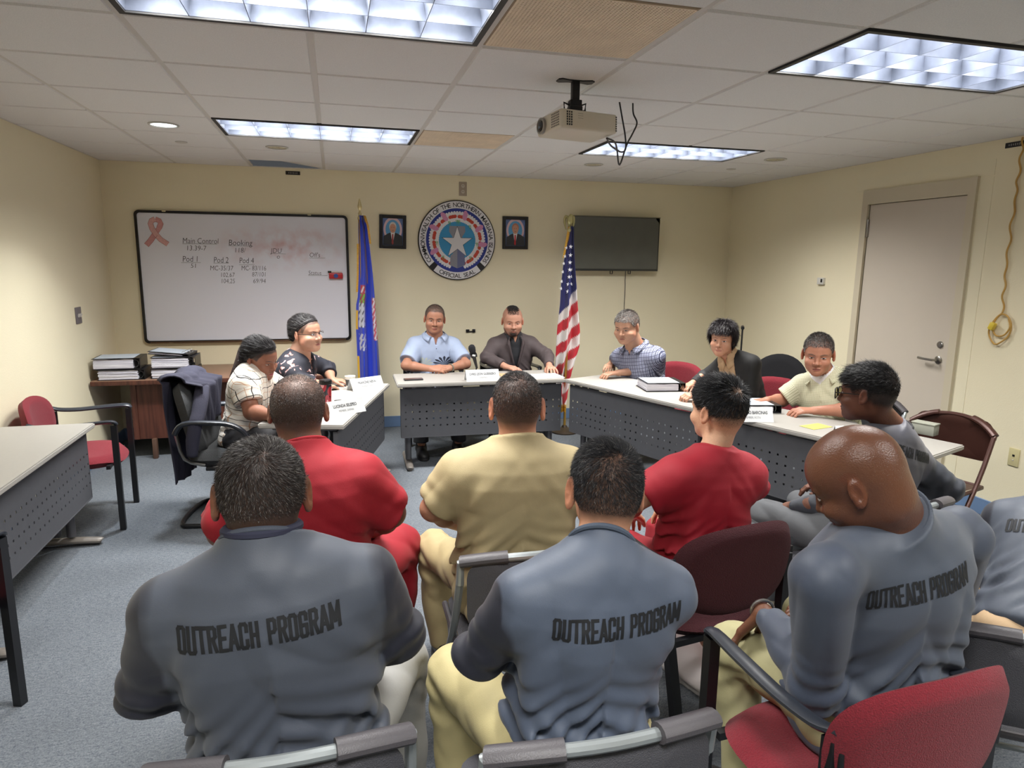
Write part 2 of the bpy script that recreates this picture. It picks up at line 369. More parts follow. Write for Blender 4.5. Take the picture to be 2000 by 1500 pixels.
# downlights
DL = [((-0.98, 4.77), 1, 'round recessed downlight switched on, at the left near the whiteboard', 0.088), ((-0.37, 5.45), 0, 'small unlit round downlight behind the far left ceiling light', 0.08),
      ((2.13, 5.52), 0, 'unlit round downlight below the hanging projector cables', 0.08), ((3.35, 4.79), 0, 'unlit round downlight nearest the right wall', 0.085)]
for (x, y), on, lab, r in DL:
    t = thing('downlight', lab, 'downlight', (x, y, ZC))
    MB().lathe([(r, -0.001), (r, -0.006), (r-0.012, -0.008), (r-0.014, -0.001), (r-0.014, -0.0005)], n=32).obj('trim_ring', mat('satin white trim', (190, 188, 180), 0.4), t)
    m = MB().lathe([(r-0.016, -0.0035), (0.001, -0.003)], n=32)
    if on:
        m.obj('lens', mat('lit lens', (250, 252, 255), 0.4, emit=((235, 246, 255), 2.2)), t)
        ld = bpy.data.lights.new('downlight_lamp', 'AREA'); ld.shape = 'DISK'; ld.size = 0.13; ld.energy = 11; ld.spread = math.radians(105); ld.color = (0.93, 0.97, 1)
        lo = bpy.data.objects.new('downlight_lamp', ld); COL.objects.link(lo); lo.parent = t; lo.location = (0, 0, -0.01)
    else:
        m.obj('lens', mat('speckled dim lens', (200, 192, 165), 0.25, noise=(60, 0.5)), t)
for (px, py), lab in (((354, 277), 'small flat round sprinkler cap right of the lit downlight'), ((1428, 330), 'small flat round sprinkler cap near the right downlight')):
    p = PZ(px, py, ZC); t = thing('sprinkler_cap', lab, 'sprinkler cap', (p[0], p[1], ZC)); MB().lathe([(0.02, 0.03), (0.04, 0.0), (0.04, -0.004), (0.034, -0.007), (0.001, -0.007)], c=(0, 0, 0), n=24).obj('cap', mat('cap off white', (196, 192, 186), 0.5), t)
# ================================================================== furniture
TTOP = mat('pale grey laminate', (160, 157, 152), rough=0.42, noise=(40, 0.02))
TEDGE = mat('light grey edge band', (178, 176, 174), rough=0.5)
TDARK = mat('graphite powder coat', (78, 79, 84), rough=0.55, noise=(20, 0.05), bump=(300, 0.1))
TLEG = mat('grey leg metal', (92, 92, 96), rough=0.45, metal=0.3)
TFOOT = mat('worn grey foot casting', (128, 122, 116), rough=0.45, metal=0.3, noise=(14, 0.15))
TH = 0.70
def make_table(label):
    L_, D_ = 1.36, 0.5
    t = thing('training_table', label, 'table', group='grey training tables with perforated front panels')
    mb = MB(); mb.prism(rrect(L_, D_, 0.012, 3), TH-0.028, TH)
    bm = bmesh.new(); vs = [bm.verts.new(v) for v in mb.V]; [bm.faces.new([vs[i] for i in f]) for f in mb.F]; bmesh.ops.bevel(bm, geom=[e for e in bm.edges if abs((e.verts[0].co-e.verts[1].co).z) < 1e-4], offset=0.006, segments=2, affect='EDGES')
    m2 = MB(); bm.verts.index_update(); m2.add([tuple(v.co) for v in bm.verts], [[v.index for v in f.verts] for f in bm.faces]); bm.free()
    m2.obj('tabletop', TTOP, t)
    # perforated modesty panel
    yP = -D_/2+0.045; z0, z1 = 0.265, 0.655; x0, x1 = -L_/2+0.03, L_/2-0.03
    hs = 0.0065
    hx = [x0+0.035+0.0545*i for i in range(24)]; hzv = [0.355+0.0565*j for j in range(4)]
    xs = sorted([x0, x1]+[v+s for v in hx for s in (-hs, hs)]); zs = sorted([z0, z1]+[v+s for v in hzv for s in (-hs, hs)])
    V = []; Fc = []; nx, nz = len(xs), len(zs)
    for y in (yP, yP+0.0035):
        for z in zs:
            for x in xs: V.append((x, y, z))
    for i in range(nx-1):
        for j in range(nz-1):
            if i % 2 == 1 and j % 2 == 1:
                a, b_, c, d = j*nx+i, j*nx+i+1, (j+1)*nx+i+1, (j+1)*nx+i; o = nx*nz
                for p, q in ((a, b_), (b_, c), (c, d), (d, a)): Fc.append((p, q, q+o, p+o))
                continue
            f = (j*nx+i, j*nx+i+1, (j+1)*nx+i+1, (j+1)*nx+i); Fc.append(f); Fc.append(tuple(v+nx*nz for v in f)[::-1])
    mb = MB().add(V, Fc)
    for x in (x0-0.002, x1+0.002): mb.box((x, yP+0.012, (z0+z1)/2), (0.006, 0.028, z1-z0), bev=0.002, seg=1)
    mb.box((0, yP+0.012, z0-0.001), (x1-x0, 0.028, 0.005))
    mb.obj('modesty_panel', TDARK, t, smooth=False)
    mb = MB().box((0, 0.0, TH-0.045), (L_-0.12, 0.05, 0.03), bev=0.003)
    for sx in (-1, 1): mb.box((sx*(L_/2-0.09), 0, TH-0.04), (0.05, D_-0.12, 0.022), bev=0.003)
    mb.obj('under_frame', TLEG, t)
    for sx in (-1, 1):
        x = sx*(L_/2-0.09)
        g = MB().box((x, 0.0, 0.37), (0.035, 0.10, 0.62), bev=0.012).tube([(x, -0.1, 0.06), (x, -0.1, 0.66)], 0.024, n=14)
        lg = g.obj('leg', TLEG, t)
        ft = MB().tube([(x, -0.25, 0.02), (x, -0.23, 0.024), (x, -0.1, 0.032), (x, 0.1, 0.032), (x, 0.2, 0.024), (x, 0.23, 0.02)], [0.018, 0.028, 0.031, 0.031, 0.028, 0.016], n=12, sub=3, ry=0.019)
        ft.obj('foot', TFOOT, lg)
    return t
def place_table(t, fl, fr):      # front-left and front-right corner of the top seen from the panel side
    fl = np.array(fl); fr = np.array(fr); d = fr-fl; d /= np.linalg.norm(d); n = np.array([-d[1], d[0]])
    c = (fl+fr)/2+n*0.25; t.location = (c[0], c[1], 0); t.rotation_euler = (0, 0, math.atan2(d[1], d[0]))
T1 = make_table('front training table parallel to the back wall, under the flags, with a microphone on it')
place_table(T1, (0.443, 5.15), (1.80, 5.13))
def tcopy(lab, a, b):
    t = copy_tree(T1); t['label'] = lab; place_table(t, a, b); return t
d_ = np.array([0.361, -0.9326]); p0 = np.array([1.785, 5.14])
TR1 = tcopy('training table at the right of the front table, with the open black binder on it', p0, p0+d_*1.36)
TR2 = tcopy('training table nearest the door, with two name cards along its edge', p0+d_*1.37, p0+d_*2.73)
q0 = np.array([0.02, 3.88]); e_ = np.array([0.268, 0.9634])
TL1 = tcopy('angled training table on the left side, with a tumbler and paper cup on it', q0, q0+e_*1.40)
TL2 = tcopy('empty training table by the left wall, cut off by the left edge of the photo', (-1.345, 2.90), (-1.355, 4.26))
# ---------------------------------------------------------------- credenza
WOOD = mat('reddish brown wood veneer', (84, 46, 34), rough=0.45)
nt = WOOD.node_tree; N = nt.nodes; L = nt.links; b = N['Principled BSDF']; tc = N.new('ShaderNodeTexCoord'); mp = N.new('ShaderNodeMapping'); mp.inputs['Scale'].default_value = (22, 22, 1.4)
n = N.new('ShaderNodeTexNoise'); n.inputs['Scale'].default_value = 2; n.inputs['Detail'].default_value = 6; L.new(tc.outputs['Object'], mp.inputs[0]); L.new(mp.outputs[0], n.inputs['Vector'])
r = N.new('ShaderNodeValToRGB'); r.color_ramp.elements[0].position = .3; r.color_ramp.elements[1].position = .7; r.color_ramp.elements[0].color = (*srgb((62, 32, 25)), 1); r.color_ramp.elements[1].color = (*srgb((98, 55, 42)), 1)
L.new(n.outputs['Fac'], r.inputs['Fac']); L.new(r.outputs[0], b.inputs['Base Color'])
WTOP = mat('brown laminate worktop', (140, 108, 88), rough=0.4, noise=(5, 0.08))
cx0, cx1 = XL+0.015, -0.05; cyf = 5.86
t = thing('credenza', 'long brown wooden credenza under the whiteboard, holding the stacks of binders', 'credenza', ((cx0+cx1)/2, (cyf+YB)/2, 0))
W_, D_ = cx1-cx0, YB-cyf-0.02; zt = 0.675
MB().box((0, 0, zt-0.018), (W_, D_, 0.036), bev=0.006).obj('worktop', WTOP, t)
MB().box((0, -D_/2-0.002, zt-0.022), (W_, 0.006, 0.034), bev=0.002).obj('edge_band', WOOD, t)
mb = MB().box((0.05, -D_/2+0.12, 0.40), (W_-0.42, 0.02, 0.47))
mb.obj('front_panel', WOOD, t, smooth=False)
mb = MB()
mb.box((-W_/2+0.27, 0.02, 0.40), (0.04, D_-0.16, 0.47)); mb.obj('side_panel', WOOD, t, smooth=False)
MB().box((W_/2-0.27, 0.02, 0.40), (0.04, D_-0.16, 0.47)).obj('side_panel', WOOD, t, smooth=False)
for x in (-W_/2+0.40, -W_/2+0.75, W_/2-0.42):
    MB().box((x, -D_/2+0.1, 0.085), (0.035, 0.05, 0.17), bev=0.004).obj('leg', mat('walnut leg', (90, 66, 54), 0.5), t)
# ---------------------------------------------------------------- binders
BIND = mat('black vinyl binder cover', (22, 22, 26), rough=0.35)
PAPER = mat('white paper', (206, 205, 210), rough=0.8)
PAGES = None
def page_mat():
    m = mat('stacked page edges', (222, 220, 232), rough=0.85)
    nt = m.node_tree; N = nt.nodes; L = nt.links; b = N['Principled BSDF']; tc = N.new('ShaderNodeTexCoord')
    mp = N.new('ShaderNodeMapping'); mp.inputs['Scale'].default_value = (3, 3, 170); n = N.new('ShaderNodeTexNoise'); n.inputs['Scale'].default_value = 1.0; n.inputs['Detail'].default_value = 3
    L.new(tc.outputs['Object'], mp.inputs[0]); L.new(mp.outputs[0], n.inputs['Vector']); r = N.new('ShaderNodeValToRGB'); r.color_ramp.elements[0].position = .35; r.color_ramp.elements[1].position = .6
    r.color_ramp.elements[0].color = (*srgb((176, 174, 190)), 1); r.color_ramp.elements[1].color = (*srgb((234, 233, 240)), 1); L.new(n.outputs['Fac'], r.inputs['Fac']); L.new(r.outputs[0], b.inputs['Base Color']); return m
PAGES = page_mat()
def make_binder(label, w=0.29, d=0.24, h=0.075, tilt=0, group=None, sheet=True, wave=0.004, tabs=False, open_=0.0):
    """spine at +x; lies flat, page edges towards -y"""
    t = thing('ring_binder', label, 'binder', group=group)
    mb = MB().box((0, 0, 0.0025), (w, d, 0.004), bev=0.001, seg=1)
    mb.box((w/2-0.002, 0, h/2), (0.004, d, h), bev=0.001, seg=1)
    R = Euler((0, open_, 0)).to_matrix()
    mb.box((w/2-math.cos(open_)*w/2, 0, h+math.sin(open_)*w/2), (w, d, 0.004), rot=R, bev=0.001, seg=1); mb.obj('cover', BIND, t, smooth=False)
    pw, pd, ph = w-0.06, d-0.016, h-0.010
    def fn(i, j):
        x = -w/2+0.006+pw*i; return x
    V = []; Fc = []; n = 14; layers = 9
    m2 = MB()
    for l in range(layers):
        za, zb = 0.006+ph*l/layers, 0.006+ph*(l+1)/layers-0.0006; off = RNG.uniform(-0.003, 0.003)
        V = []
        for z in (za, zb):
            for y in (-pd/2+off, pd/2):
                for i in range(n+1):
                    u = i/n; x = -w/2+0.008+pw*u+off; dz = wave*math.sin(u*7+1.0)*(l/layers); V.append((x, y, min(z+dz+(0.010*(l/layers)*(u > .8)*(u-.8)*5*-1), h-0.003)))
        Q = []
        m_ = n+1
        for i in range(n):
            Q += [(i, i+1, m_+i+1, m_+i)[::-1], (2*m_+i, 2*m_+i+1, 3*m_+i+1, 3*m_+i), (i, i+1, 2*m_+i+1, 2*m_+i), (m_+i, m_+i+1, 3*m_+i+1, 3*m_+i)[::-1]]
        Q += [(0, m_, 3*m_, 2*m_)[::-1], (n, m_+n, 3*m_+n, 2*m_+n)]
        m2.add(V, Q)
    m2.obj('pages', PAGES, t, smooth=False)
    for y in (-d*0.33, 0, d*0.33): MB().tube([(w/2-0.045+0.026*math.cos(a), y, h*0.45+0.030*math.sin(a)) for a in np.linspace(0, 2*PI, 13)[:-1]], 0.002, n=6, closed=True).obj('ring', ST, t)
    if sheet:
        MB().box((w/2-math.cos(open_)*w/2-0.015, 0, h+math.sin(open_)*w/2+0.0032), (w-0.06, d-0.02, 0.001), rot=R).obj('cover_sheet', mat('cover sheet paper', (190, 200, 212), 0.6), t, smooth=False)
    if tabs:
        mb = MB()
        for i in range(7): mb.box((w/2-0.03+RNG.uniform(-.01, .02), -d/2-0.004+RNG.uniform(-.006, .004), 0.012+i*0.006), (0.035, 0.02, 0.0008), rot=(RNG.uniform(-.5, .5), RNG.uniform(-.3, .3), RNG.uniform(-.6, .6)))
        mb.obj('index_tabs', mat('yellow sticky tabs', (226, 222, 70), 0.6), t, smooth=False)
    return t
BG = 'black binders stacked on the credenza'
bx = PY(223, 740, cyf)[0]
def bput(t, x, y, z, rz, tilt=0): t.location = (x, y, z); t.rotation_euler = (tilt, 0, rz)
bput(make_binder('lower black binder of the left stack on the credenza', 0.34, 0.27, 0.082, group=BG, sheet=False), -1.66, cyf+0.16, zt, 0.02)
bput(make_binder('upper black binder of the left stack on the credenza, white sheet on its cover', 0.34, 0.27, 0.085, group=BG, wave=0.006), -1.69, cyf+0.16, zt+0.0875, 0.04)
bput(make_binder('lower black binder of the right stack on the credenza, with yellow tabs', 0.33, 0.27, 0.078, group=BG, sheet=False, tabs=True), -1.28, cyf+0.17, zt, -0.03)
bput(make_binder('second black binder of the right stack on the credenza, with a thick page block', 0.33, 0.27, 0.088, group=BG, open_=-0.0), -1.28, cyf+0.17, zt+0.083, 0.02)
ls = make_binder('thin white folder lying askew on top of the right binder stack', 0.31, 0.25, 0.022, group=None, sheet=True); ls.name = 'folder'; ls['category'] = 'folder'
bput(ls, -1.30, cyf+0.17, zt+0.185, -0.05, 0); ls.rotation_euler = (0, 0.09, -0.08)
# binder on the right table
p = PZ(1278, 752, TH); tt = make_binder('large black ring binder lying on the right table beside clasped hands', 0.30, 0.26, 0.062, sheet=True)
tt.location = (2.37, 4.60, TH+.0005); tt.rotation_euler = (0, 0, math.radians(-14+14))
tt.rotation_euler = (0, 0, math.radians(-8))
t2 = make_binder('black ring binder on the right table behind the black haired person in red', 0.30, 0.24, 0.05, sheet=True); t2.location = (2.62, 3.80, TH+.0005); t2.rotation_euler = (0, 0, math.radians(-12))
# ---------------------------------------------------------------- name cards
CARD = mat('white card stock', (206, 208, 210), rough=0.7)
INK = mat('dark ink', (58, 60, 62), rough=0.8)
INK2 = mat('grey ink', (110, 112, 112), rough=0.8)
def name_card(lines, label, px, py, tbl, ang, w=0.27, h=0.085, z=TH, sizes=(0.024, 0.017), at=None):
    p = PZ(px, py, z) if at is None else np.array([*at, z])
    t = thing('name_card', label, 'name card', (p[0], p[1], z+0.0005), ang, group='tent name cards on the tables')
    d = 0.045; sl = math.hypot(d, h)
    mb = MB()
    for s in (-1, 1):
        R = Euler((-s*math.atan2(d, h), 0, 0)).to_matrix()
        mb.box((0, s*d/2, h/2), (w, 0.0012, sl), rot=Euler((s*math.atan2(d, h), 0, 0)).to_matrix())
    mb.obj('card', CARD, t, smooth=False)
    R = Euler((-math.atan2(d, h), 0, 0)).to_matrix()
    for k, (s, y) in enumerate(zip(lines, (0.045, 0.020))):
        V, Fc = text_mesh(s, sizes[k], align='CENTER', xs=0.82, offset=0.0006 if k == 0 else 0)
        P = []
        for x, v in V:
            zz = y+v; yy = -d*(1-zz/h)-0.0014
            P.append((x, yy, zz))
        mesh_obj('name' if k == 0 else 'title', P, Fc, INK if k == 0 else INK2, t)
    return t
aL = math.atan2(e_[1], e_[0]); aR = math.atan2(d_[1], d_[0])
name_card(['FRANCINE NEKAI', 'MEMBER, SAIPAN'], 'tent name card at the far corner of the left table, beside the paper cup', 0, 0, None, aL-0.75, at=(0.20, 5.02))
name_card(['LUCINDA SELEPEO', 'MEMBER, SAIPAN'], 'tent name card on the near end of the left table, beside the tumbler', 0, 0, None, aL-0.75, at=(0.03, 4.22))
name_card(['CHRIS LEON GUERRERO', 'CHAIRMAN'], 'tent name card at the middle of the front table, below the microphone', 0, 0, None, 0.03, at=(1.12, 5.22))
name_card(['RICARDO BARCINAS', 'MEMBER, ROTA'], 'tent name card on the right table, right of the black haired person in red', 0, 0, None, aR+0.95, at=(2.43, 3.52), w=0.25)
name_card(['GEORGE', 'MEMBER'], 'tent name card at the near end of the right table, mostly hidden by heads', 0, 0, None, aR+0.95, at=(2.72, 2.96), w=0.27)
# ---------------------------------------------------------------- objects on tables
def on(px, py, z=TH): p = PZ(px, py, z); return (p[0], p[1], z+0.0005)
# paper cup
t = thing('paper_cup', 'white paper coffee cup with a dark printed sleeve on the left table', 'cup', (0.09, 5.02, TH+.0005))
MB().lathe([(0.026, 0), (0.027, 0.001), (0.037, 0.092), (0.039, 0.095), (0.039, 0.099), (0.035, 0.099), (0.033, 0.09), (0.001, 0.085)], n=28).obj('cup', mat('white waxed paper', (236, 232, 222), 0.4), t)
MB().lathe([(0.0275, 0.008), (0.0357, 0.075), (0.0352, 0.076)], n=28).obj('sleeve', mat('dark print sleeve', (58, 60, 58), 0.6), t)
m = MB()
for k in range(5): a = -PI/2+0.25+0.1*k; m.box((0.034*math.cos(a), 0.034*math.sin(a), 0.03+0.006*(k % 3)), (0.005, 0.004, 0.012+0.008*(k % 2)), rot=(0, 0, a))
m.obj('sleeve_print', mat('cream print', (220, 216, 200), 0.6), t)
# tumbler
t = thing('tumbler', 'red and white printed tumbler with a black screw lid on the left table', 'tumbler', (-0.075, 4.42, TH+.0005))
tm = mat('tumbler floral print', (150, 30, 44), rough=0.25)
nt = tm.node_tree; N = nt.nodes; L = nt.links; b = N['Principled BSDF']; tc = N.new('ShaderNodeTexCoord'); n = N.new('ShaderNodeTexVoronoi'); n.inputs['Scale'].default_value = 22; mp = N.new('ShaderNodeMapping'); mp.inputs['Scale'].default_value = (1, 1, .45)
L.new(tc.outputs['Object'], mp.inputs[0]); L.new(mp.outputs[0], n.inputs['Vector']); r = N.new('ShaderNodeValToRGB'); r.color_ramp.interpolation = 'CONSTANT'
r.color_ramp.elements[0].color = (*srgb((214, 150, 150)), 1); r.color_ramp.elements[1].position = .3; r.color_ramp.elements[1].color = (*srgb((150, 34, 44)), 1); e = r.color_ramp.elements.new(.55); e.color = (*srgb((26, 20, 26)), 1)
L.new(n.outputs['Distance'], r.inputs['Fac']); L.new(r.outputs[0], b.inputs['Base Color'])
MB().lathe([(0.030, 0), (0.033, 0.003), (0.033, 0.02), (0.038, 0.15), (0.038, 0.153)], n=28).obj('body', tm, t)
MB().lathe([(0.039, 0.151), (0.041, 0.153), (0.041, 0.172), (0.037, 0.180), (0.02, 0.182), (0.001, 0.182)], n=28).obj('lid', mat('glossy black plastic', (20, 20, 22), 0.25), t)
MB().lathe([(0.0335, 0.0), (0.034, 0.022), (0.0335, 0.022)], n=28).obj('base_band', mat('steel blue band', (90, 100, 140), 0.3, 0.8), t)
mb = MB().tube([(0, 0, 0), (0.13, 0, 0)], 0.005, n=8); o = mb.obj('ballpoint_pen', mat('blue pen', (60, 80, 170), 0.35)); o.location = (-0.10, 4.24, TH+0.007); o.rotation_euler = (0, 0, 0.5); tag(o, 'blue ballpoint pen lying by the tumbler', 'pen')
o = MB().box((0, 0, 0.006), (0.05, 0.025, 0.012), bev=0.004).obj('key_fob', mat('black plastic', (24, 24, 26), 0.4)); o.location = (0.0, 4.58, TH+.0005); o.rotation_euler = (0, 0, .3); tag(o, 'small black key fob on the left table behind the tumbler', 'key fob')
def phone(label, loc, rz):
    t = thing('smartphone', label, 'phone', loc, rz)
    mb = MB(); mb.prism(rrect(0.15, 0.075, 0.012), 0, 0.009); mb.obj('case', mat('black plastic', (24, 24, 26), 0.4), t)
    mb = MB(); mb.prism(rrect(0.142, 0.068, 0.009), 0.009, 0.0095); mb.obj('screen', mat('dark glass screen', (40, 42, 46), 0.12), t)
phone('black smartphone lying at the left end of the front table', (0.585, 5.33, TH+.0005), 0.05)
phone('black smartphone by the cardigan sleeve on the right table', (2.60, 4.52, TH+.0005), 0.6)
# papers
def sheet(label, x, y, rz, w=0.28, h=0.215, c=(206, 208, 214), z=0.0, n=3):
    mb = MB()
    for k in range(n): mb.box((RNG.uniform(-.004, .004), RNG.uniform(-.004, .004), 0.0006+0.0009*k), (w, h, 0.0008), rot=(0, 0, RNG.uniform(-.02, .02)))
    o = mb.obj('paper_sheets', mat('paper %d %d %d' % c, c, 0.7), smooth=False); o.location = (x, y, TH+z+.0005); o.rotation_euler = (0, 0, rz); return tag(o, label, 'paper')
sheet('white papers lying at the right end of the front table', 1.64, 5.30, 0.05, 0.33, 0.23)
sheet('tan folder under the speaking person\'s hand on the front table', 1.42, 5.42, 0.0, 0.22, 0.14, (190, 160, 120))
sheet('white notepad on the near left corner of the left table', -0.28, 4.12, aL-0.4, 0.20, 0.15, (232, 232, 230), n=6)
sheet('yellow green paper under the older person\'s hand on the right table', 2.72, 3.30, 0.2, 0.16, 0.10, (190, 186, 96), n=2)
# microphone on table stand
t = thing('microphone', 'black foam covered microphone on a desk stand behind the front name card', 'microphone', (1.135, 5.52, TH+.0005))
bp_ = mat('black plastic', (24, 24, 26), 0.4)
MB().lathe([(0.055, 0), (0.055, 0.006), (0.048, 0.012), (0.01, 0.014)], n=28).obj('base', bp_, t)
MB().tube([(0, 0, 0.01), (0, 0, 0.07), (-0.012, -0.008, 0.10)], 0.006, n=8).obj('stand', bp_, t)
MB().tube([(0.005, 0.0, 0.05), (-0.008, -0.01, 0.09), (-0.022, -0.02, 0.14), (-0.03, -0.026, 0.165)], [0.009, 0.012, 0.016, 0.017], n=14).obj('handle', bp_, t)
MB().tube([(-0.026, -0.024, 0.150), (-0.030, -0.027, 0.165), (-0.034, -0.030, 0.180)], [0.024, 0.026, 0.026], n=4, square=True).obj('flag_cube', bp_, t)
MB().box((-0.033, -0.060, 0.166), (0.026, 0.002, 0.014), rot=(0.1, 0.2, 0)).obj('flag_label', mat('white label', (225, 228, 230), 0.5), t)
MB().tube([(-0.034, -0.030, 0.180), (-0.038, -0.033, 0.195), (-0.046, -0.038, 0.225), (-0.051, -0.041, 0.243), (-0.054, -0.043, 0.252)], [0.018, 0.027, 0.030, 0.024, 0.008], n=20, sub=3).obj('foam_windscreen', mat('black foam', (26, 27, 33), 0.95, bump=(500, 0.6)), t)
# ---------------------------------------------------------------- whiteboard
A = PY(262, 411, YB-0.03); B_ = PY(676, 426, YB-0.03); C_ = PY(286, 668, YB-0.03); D2 = PY(684, 662, YB-0.03)
wx0, wx1 = (A[0]+C_[0])/2-0.012, (B_[0]+D2[0])/2+0.012; wz1 = (A[2]+B_[2])/2+0.015; wz0 = (C_[2]+D2[2])/2-0.012
WBW, WBH = wx1-wx0, wz1-wz0
t = thing('whiteboard', 'large black framed whiteboard with handwriting and a pink ribbon drawing', 'whiteboard', ((wx0+wx1)/2, YB-0.0005, (wz0+wz1)/2))
wm = mat('whiteboard enamel', (206, 206, 212), rough=0.22)
nt = wm.node_tree; N = nt.nodes; L = nt.links; b = N['Principled BSDF']; tc = N.new('ShaderNodeTexCoord'); n = N.new('ShaderNodeTexNoise'); n.inputs['Scale'].default_value = 9; n.inputs['Detail'].default_value = 6
L.new(tc.outputs['Object'], n.inputs['Vector']); gr = N.new('ShaderNodeVectorMath'); gr.operation = 'DISTANCE'; gr.inputs[1].default_value = (0.30, 0, 0.30); ms = N.new('ShaderNodeMapping'); ms.inputs['Scale'].default_value = (0.55, 1, 1.6); ms.inputs['Location'].default_value = (0.12, 0, -0.16)
L.new(tc.outputs['Object'], ms.inputs[0]); L.new(ms.outputs[0], gr.inputs[0]); mr = N.new('ShaderNodeMapRange'); mr.inputs['From Min'].default_value = 0.05; mr.inputs['From Max'].default_value = 0.38; mr.inputs['To Min'].default_value = 1.0; mr.inputs['To Max'].default_value = 0.0; L.new(gr.outputs['Value'], mr.inputs['Value'])
m1 = N.new('ShaderNodeMath'); m1.operation = 'MULTIPLY'; L.new(mr.outputs[0], m1.inputs[0]); cr_ = N.new('ShaderNodeMapRange'); cr_.inputs['From Min'].default_value = .42; cr_.inputs['From Max'].default_value = .7; L.new(n.outputs['Fac'], cr_.inputs['Value']); L.new(cr_.outputs[0], m1.inputs[1])
mx = N.new('ShaderNodeMix'); mx.data_type = 'RGBA'; mx.inputs['A'].default_value = (*srgb((226, 228, 240)), 1); mx.inputs['B'].default_value = (*srgb((214, 184, 192)), 1); L.new(m1.outputs[0], mx.inputs['Factor']); L.new(mx.outputs['Result'], b.inputs['Base Color'])
MB().box((0, -0.012, 0), (WBW-0.03, 0.016, WBH-0.03)).obj('board', wm, t, smooth=False)
mb = MB(); ol = rrect(WBW, WBH, 0.04, 6); il = rrect(WBW-0.044, WBH-0.044, 0.025, 6); nn = len(ol)
V = []
for y, pl in ((0, ol), (-0.028, ol), (-0.030, rrect(WBW-0.006, WBH-0.006, 0.038, 6)), (-0.030, il), (-0.019, il)): V += [(x, y, z) for x, z in pl]
mb.add(V, [(r_*nn+i, r_*nn+(i+1) % nn, (r_+1)*nn+(i+1) % nn, (r_+1)*nn+i) for r_ in range(4) for i in range(nn)])
mb.obj('frame', mat('black frame', (22, 22, 24), 0.4), t)
MB().box((0.0, -0.034, -WBH/2+0.008), (WBW-0.1, 0.012, 0.012), bev=0.003).obj('marker_tray', mat('bronze tray strip', (92, 66, 48), 0.35, 0.4), t)
mb = MB()
for x, z in ((-WBW/2+0.24, WBH/2-.004), (WBW/2-.34, WBH/2-.004), (-WBW/2+.22, -WBH/2+.006), (WBW/2-.16, -WBH/2+.006)): mb.box((x, -0.032, z), (0.03, 0.014, 0.012), bev=.003)
mb.obj('mounting_clips', mat('cream plastic clip', (206, 196, 160), 0.5), t)
def wbp(px, py): p = PY(px, py, YB-0.021); return p[0]-t_loc[0], p[2]-t_loc[2]
t_loc = tuple(t.location); WB = t
MK = mat('dry marker ink', (52, 52, 60), rough=0.7)
mb = MB()
def wtext(s, px, py, size, xs=1.0):
    V, Fc = text_mesh(s, size, shear=0.12, offset=-0.0006, xs=xs)
    x0, z0 = wbp(px, py)
    mesh_obj('handwriting', [(x0+x, -0.0208, z0+y) for x, y in V], Fc, MK, WB)
def wline(px0, py0, px1, py1, r=0.0016):
    a = wbp(px0, py0); b = wbp(px1, py1); MB().tube([(a[0], -0.0208, a[1]), (b[0], -0.0208, b[1])], r, n=4).obj('underline', MK, WB)
S1 = 0.072
wtext('Main Control', 356, 475, S1*0.95, 0.80); wline(356, 476, 424, 477); wtext('13.39-7', 363, 489, S1*.85, .9)
wtext('Booking', 446, 479, S1, 0.85); wline(446, 480, 494, 481); wtext('118/', 457, 493, S1*.85, .9)
wtext('JDU', 529, 494, S1*.85, .9); wline(528, 495, 558, 496); wtext('o', 540, 505, S1*.8)
wtext("Off's", 604, 502, S1*.8, .9); wline(604, 504, 635, 504); wtext('Status', 602, 537, S1*.8, .85); wline(602, 538, 640, 538)
wtext('Pod 1', 356, 511, S1, .8); wline(354, 513, 392, 513); wtext('51', 372, 523, S1*.75)
wtext('Pod 2', 417, 513, S1, .75); wline(417, 514, 447, 514); wtext('Pod 4', 467, 514, S1, .75); wline(467, 517, 497, 517)
wtext('MC-35/37', 410, 528, S1*.85, .78); wtext('102,67', 430, 541, S1*.8, .78); wtext('104,25', 431, 553, S1*.8, .78)
wtext('MC- 83/116', 471, 528, S1*.85, .72); wtext('87/101', 492, 540, S1*.8, .78); wtext('69/94', 494, 553, S1*.8, .85)
# ribbon drawing
mb = MB()
def rib(pts, w, y):
    P = [wbp(*p) for p in pts]; V = []
    for i, p in enumerate(P):
        a = P[max(i-1, 0)]; b = P[min(i+1, len(P)-1)]; dx, dz = b[0]-a[0], b[1]-a[1]; l = math.hypot(dx, dz); nx_, nz_ = -dz/l, dx/l
        V += [(p[0]+nx_*w, y, p[1]+nz_*w), (p[0]-nx_*w, y, p[1]-nz_*w)]
    mb.add(V, [(2*i, 2*i+1, 2*i+3, 2*i+2) for i in range(len(P)-1)])
rib([(286, 479), (294, 470), (303, 457), (311, 445), (314, 437), (311, 431), (303, 428)], 0.020, -0.0206)
mb.obj('ribbon_drawing', mat('pink marker', (205, 150, 150), 0.7, noise=(60, .1)), t, smooth=False)
mb = MB(); rib([(303, 428), (296, 431), (294, 437), (297, 446), (304, 457), (314, 468), (328, 477)], 0.021, -0.0212)
mb.obj('ribbon_drawing', mat('pale pink marker', (218, 172, 170), 0.7, noise=(60, .1)), t, smooth=False)
mb = MB()
for off in (-0.021, 0.021):
    for pts in ([(286, 479), (294, 470), (303, 457)], [(303, 428), (296, 431), (294, 437), (297, 446), (304, 457), (314, 468), (328, 477)], [(311, 445), (314, 437), (311, 431), (303, 428)]):
        P = [wbp(*p) for p in pts]; Q = []
        for i, p in enumerate(P):
            a = P[max(i-1, 0)]; b = P[min(i+1, len(P)-1)]; dx, dz = b[0]-a[0], b[1]-a[1]; l = math.hypot(dx, dz); Q.append((p[0]-dz/l*off, -0.0214, p[1]+dx/l*off))
        mb.tube(Q, 0.0016, n=4)
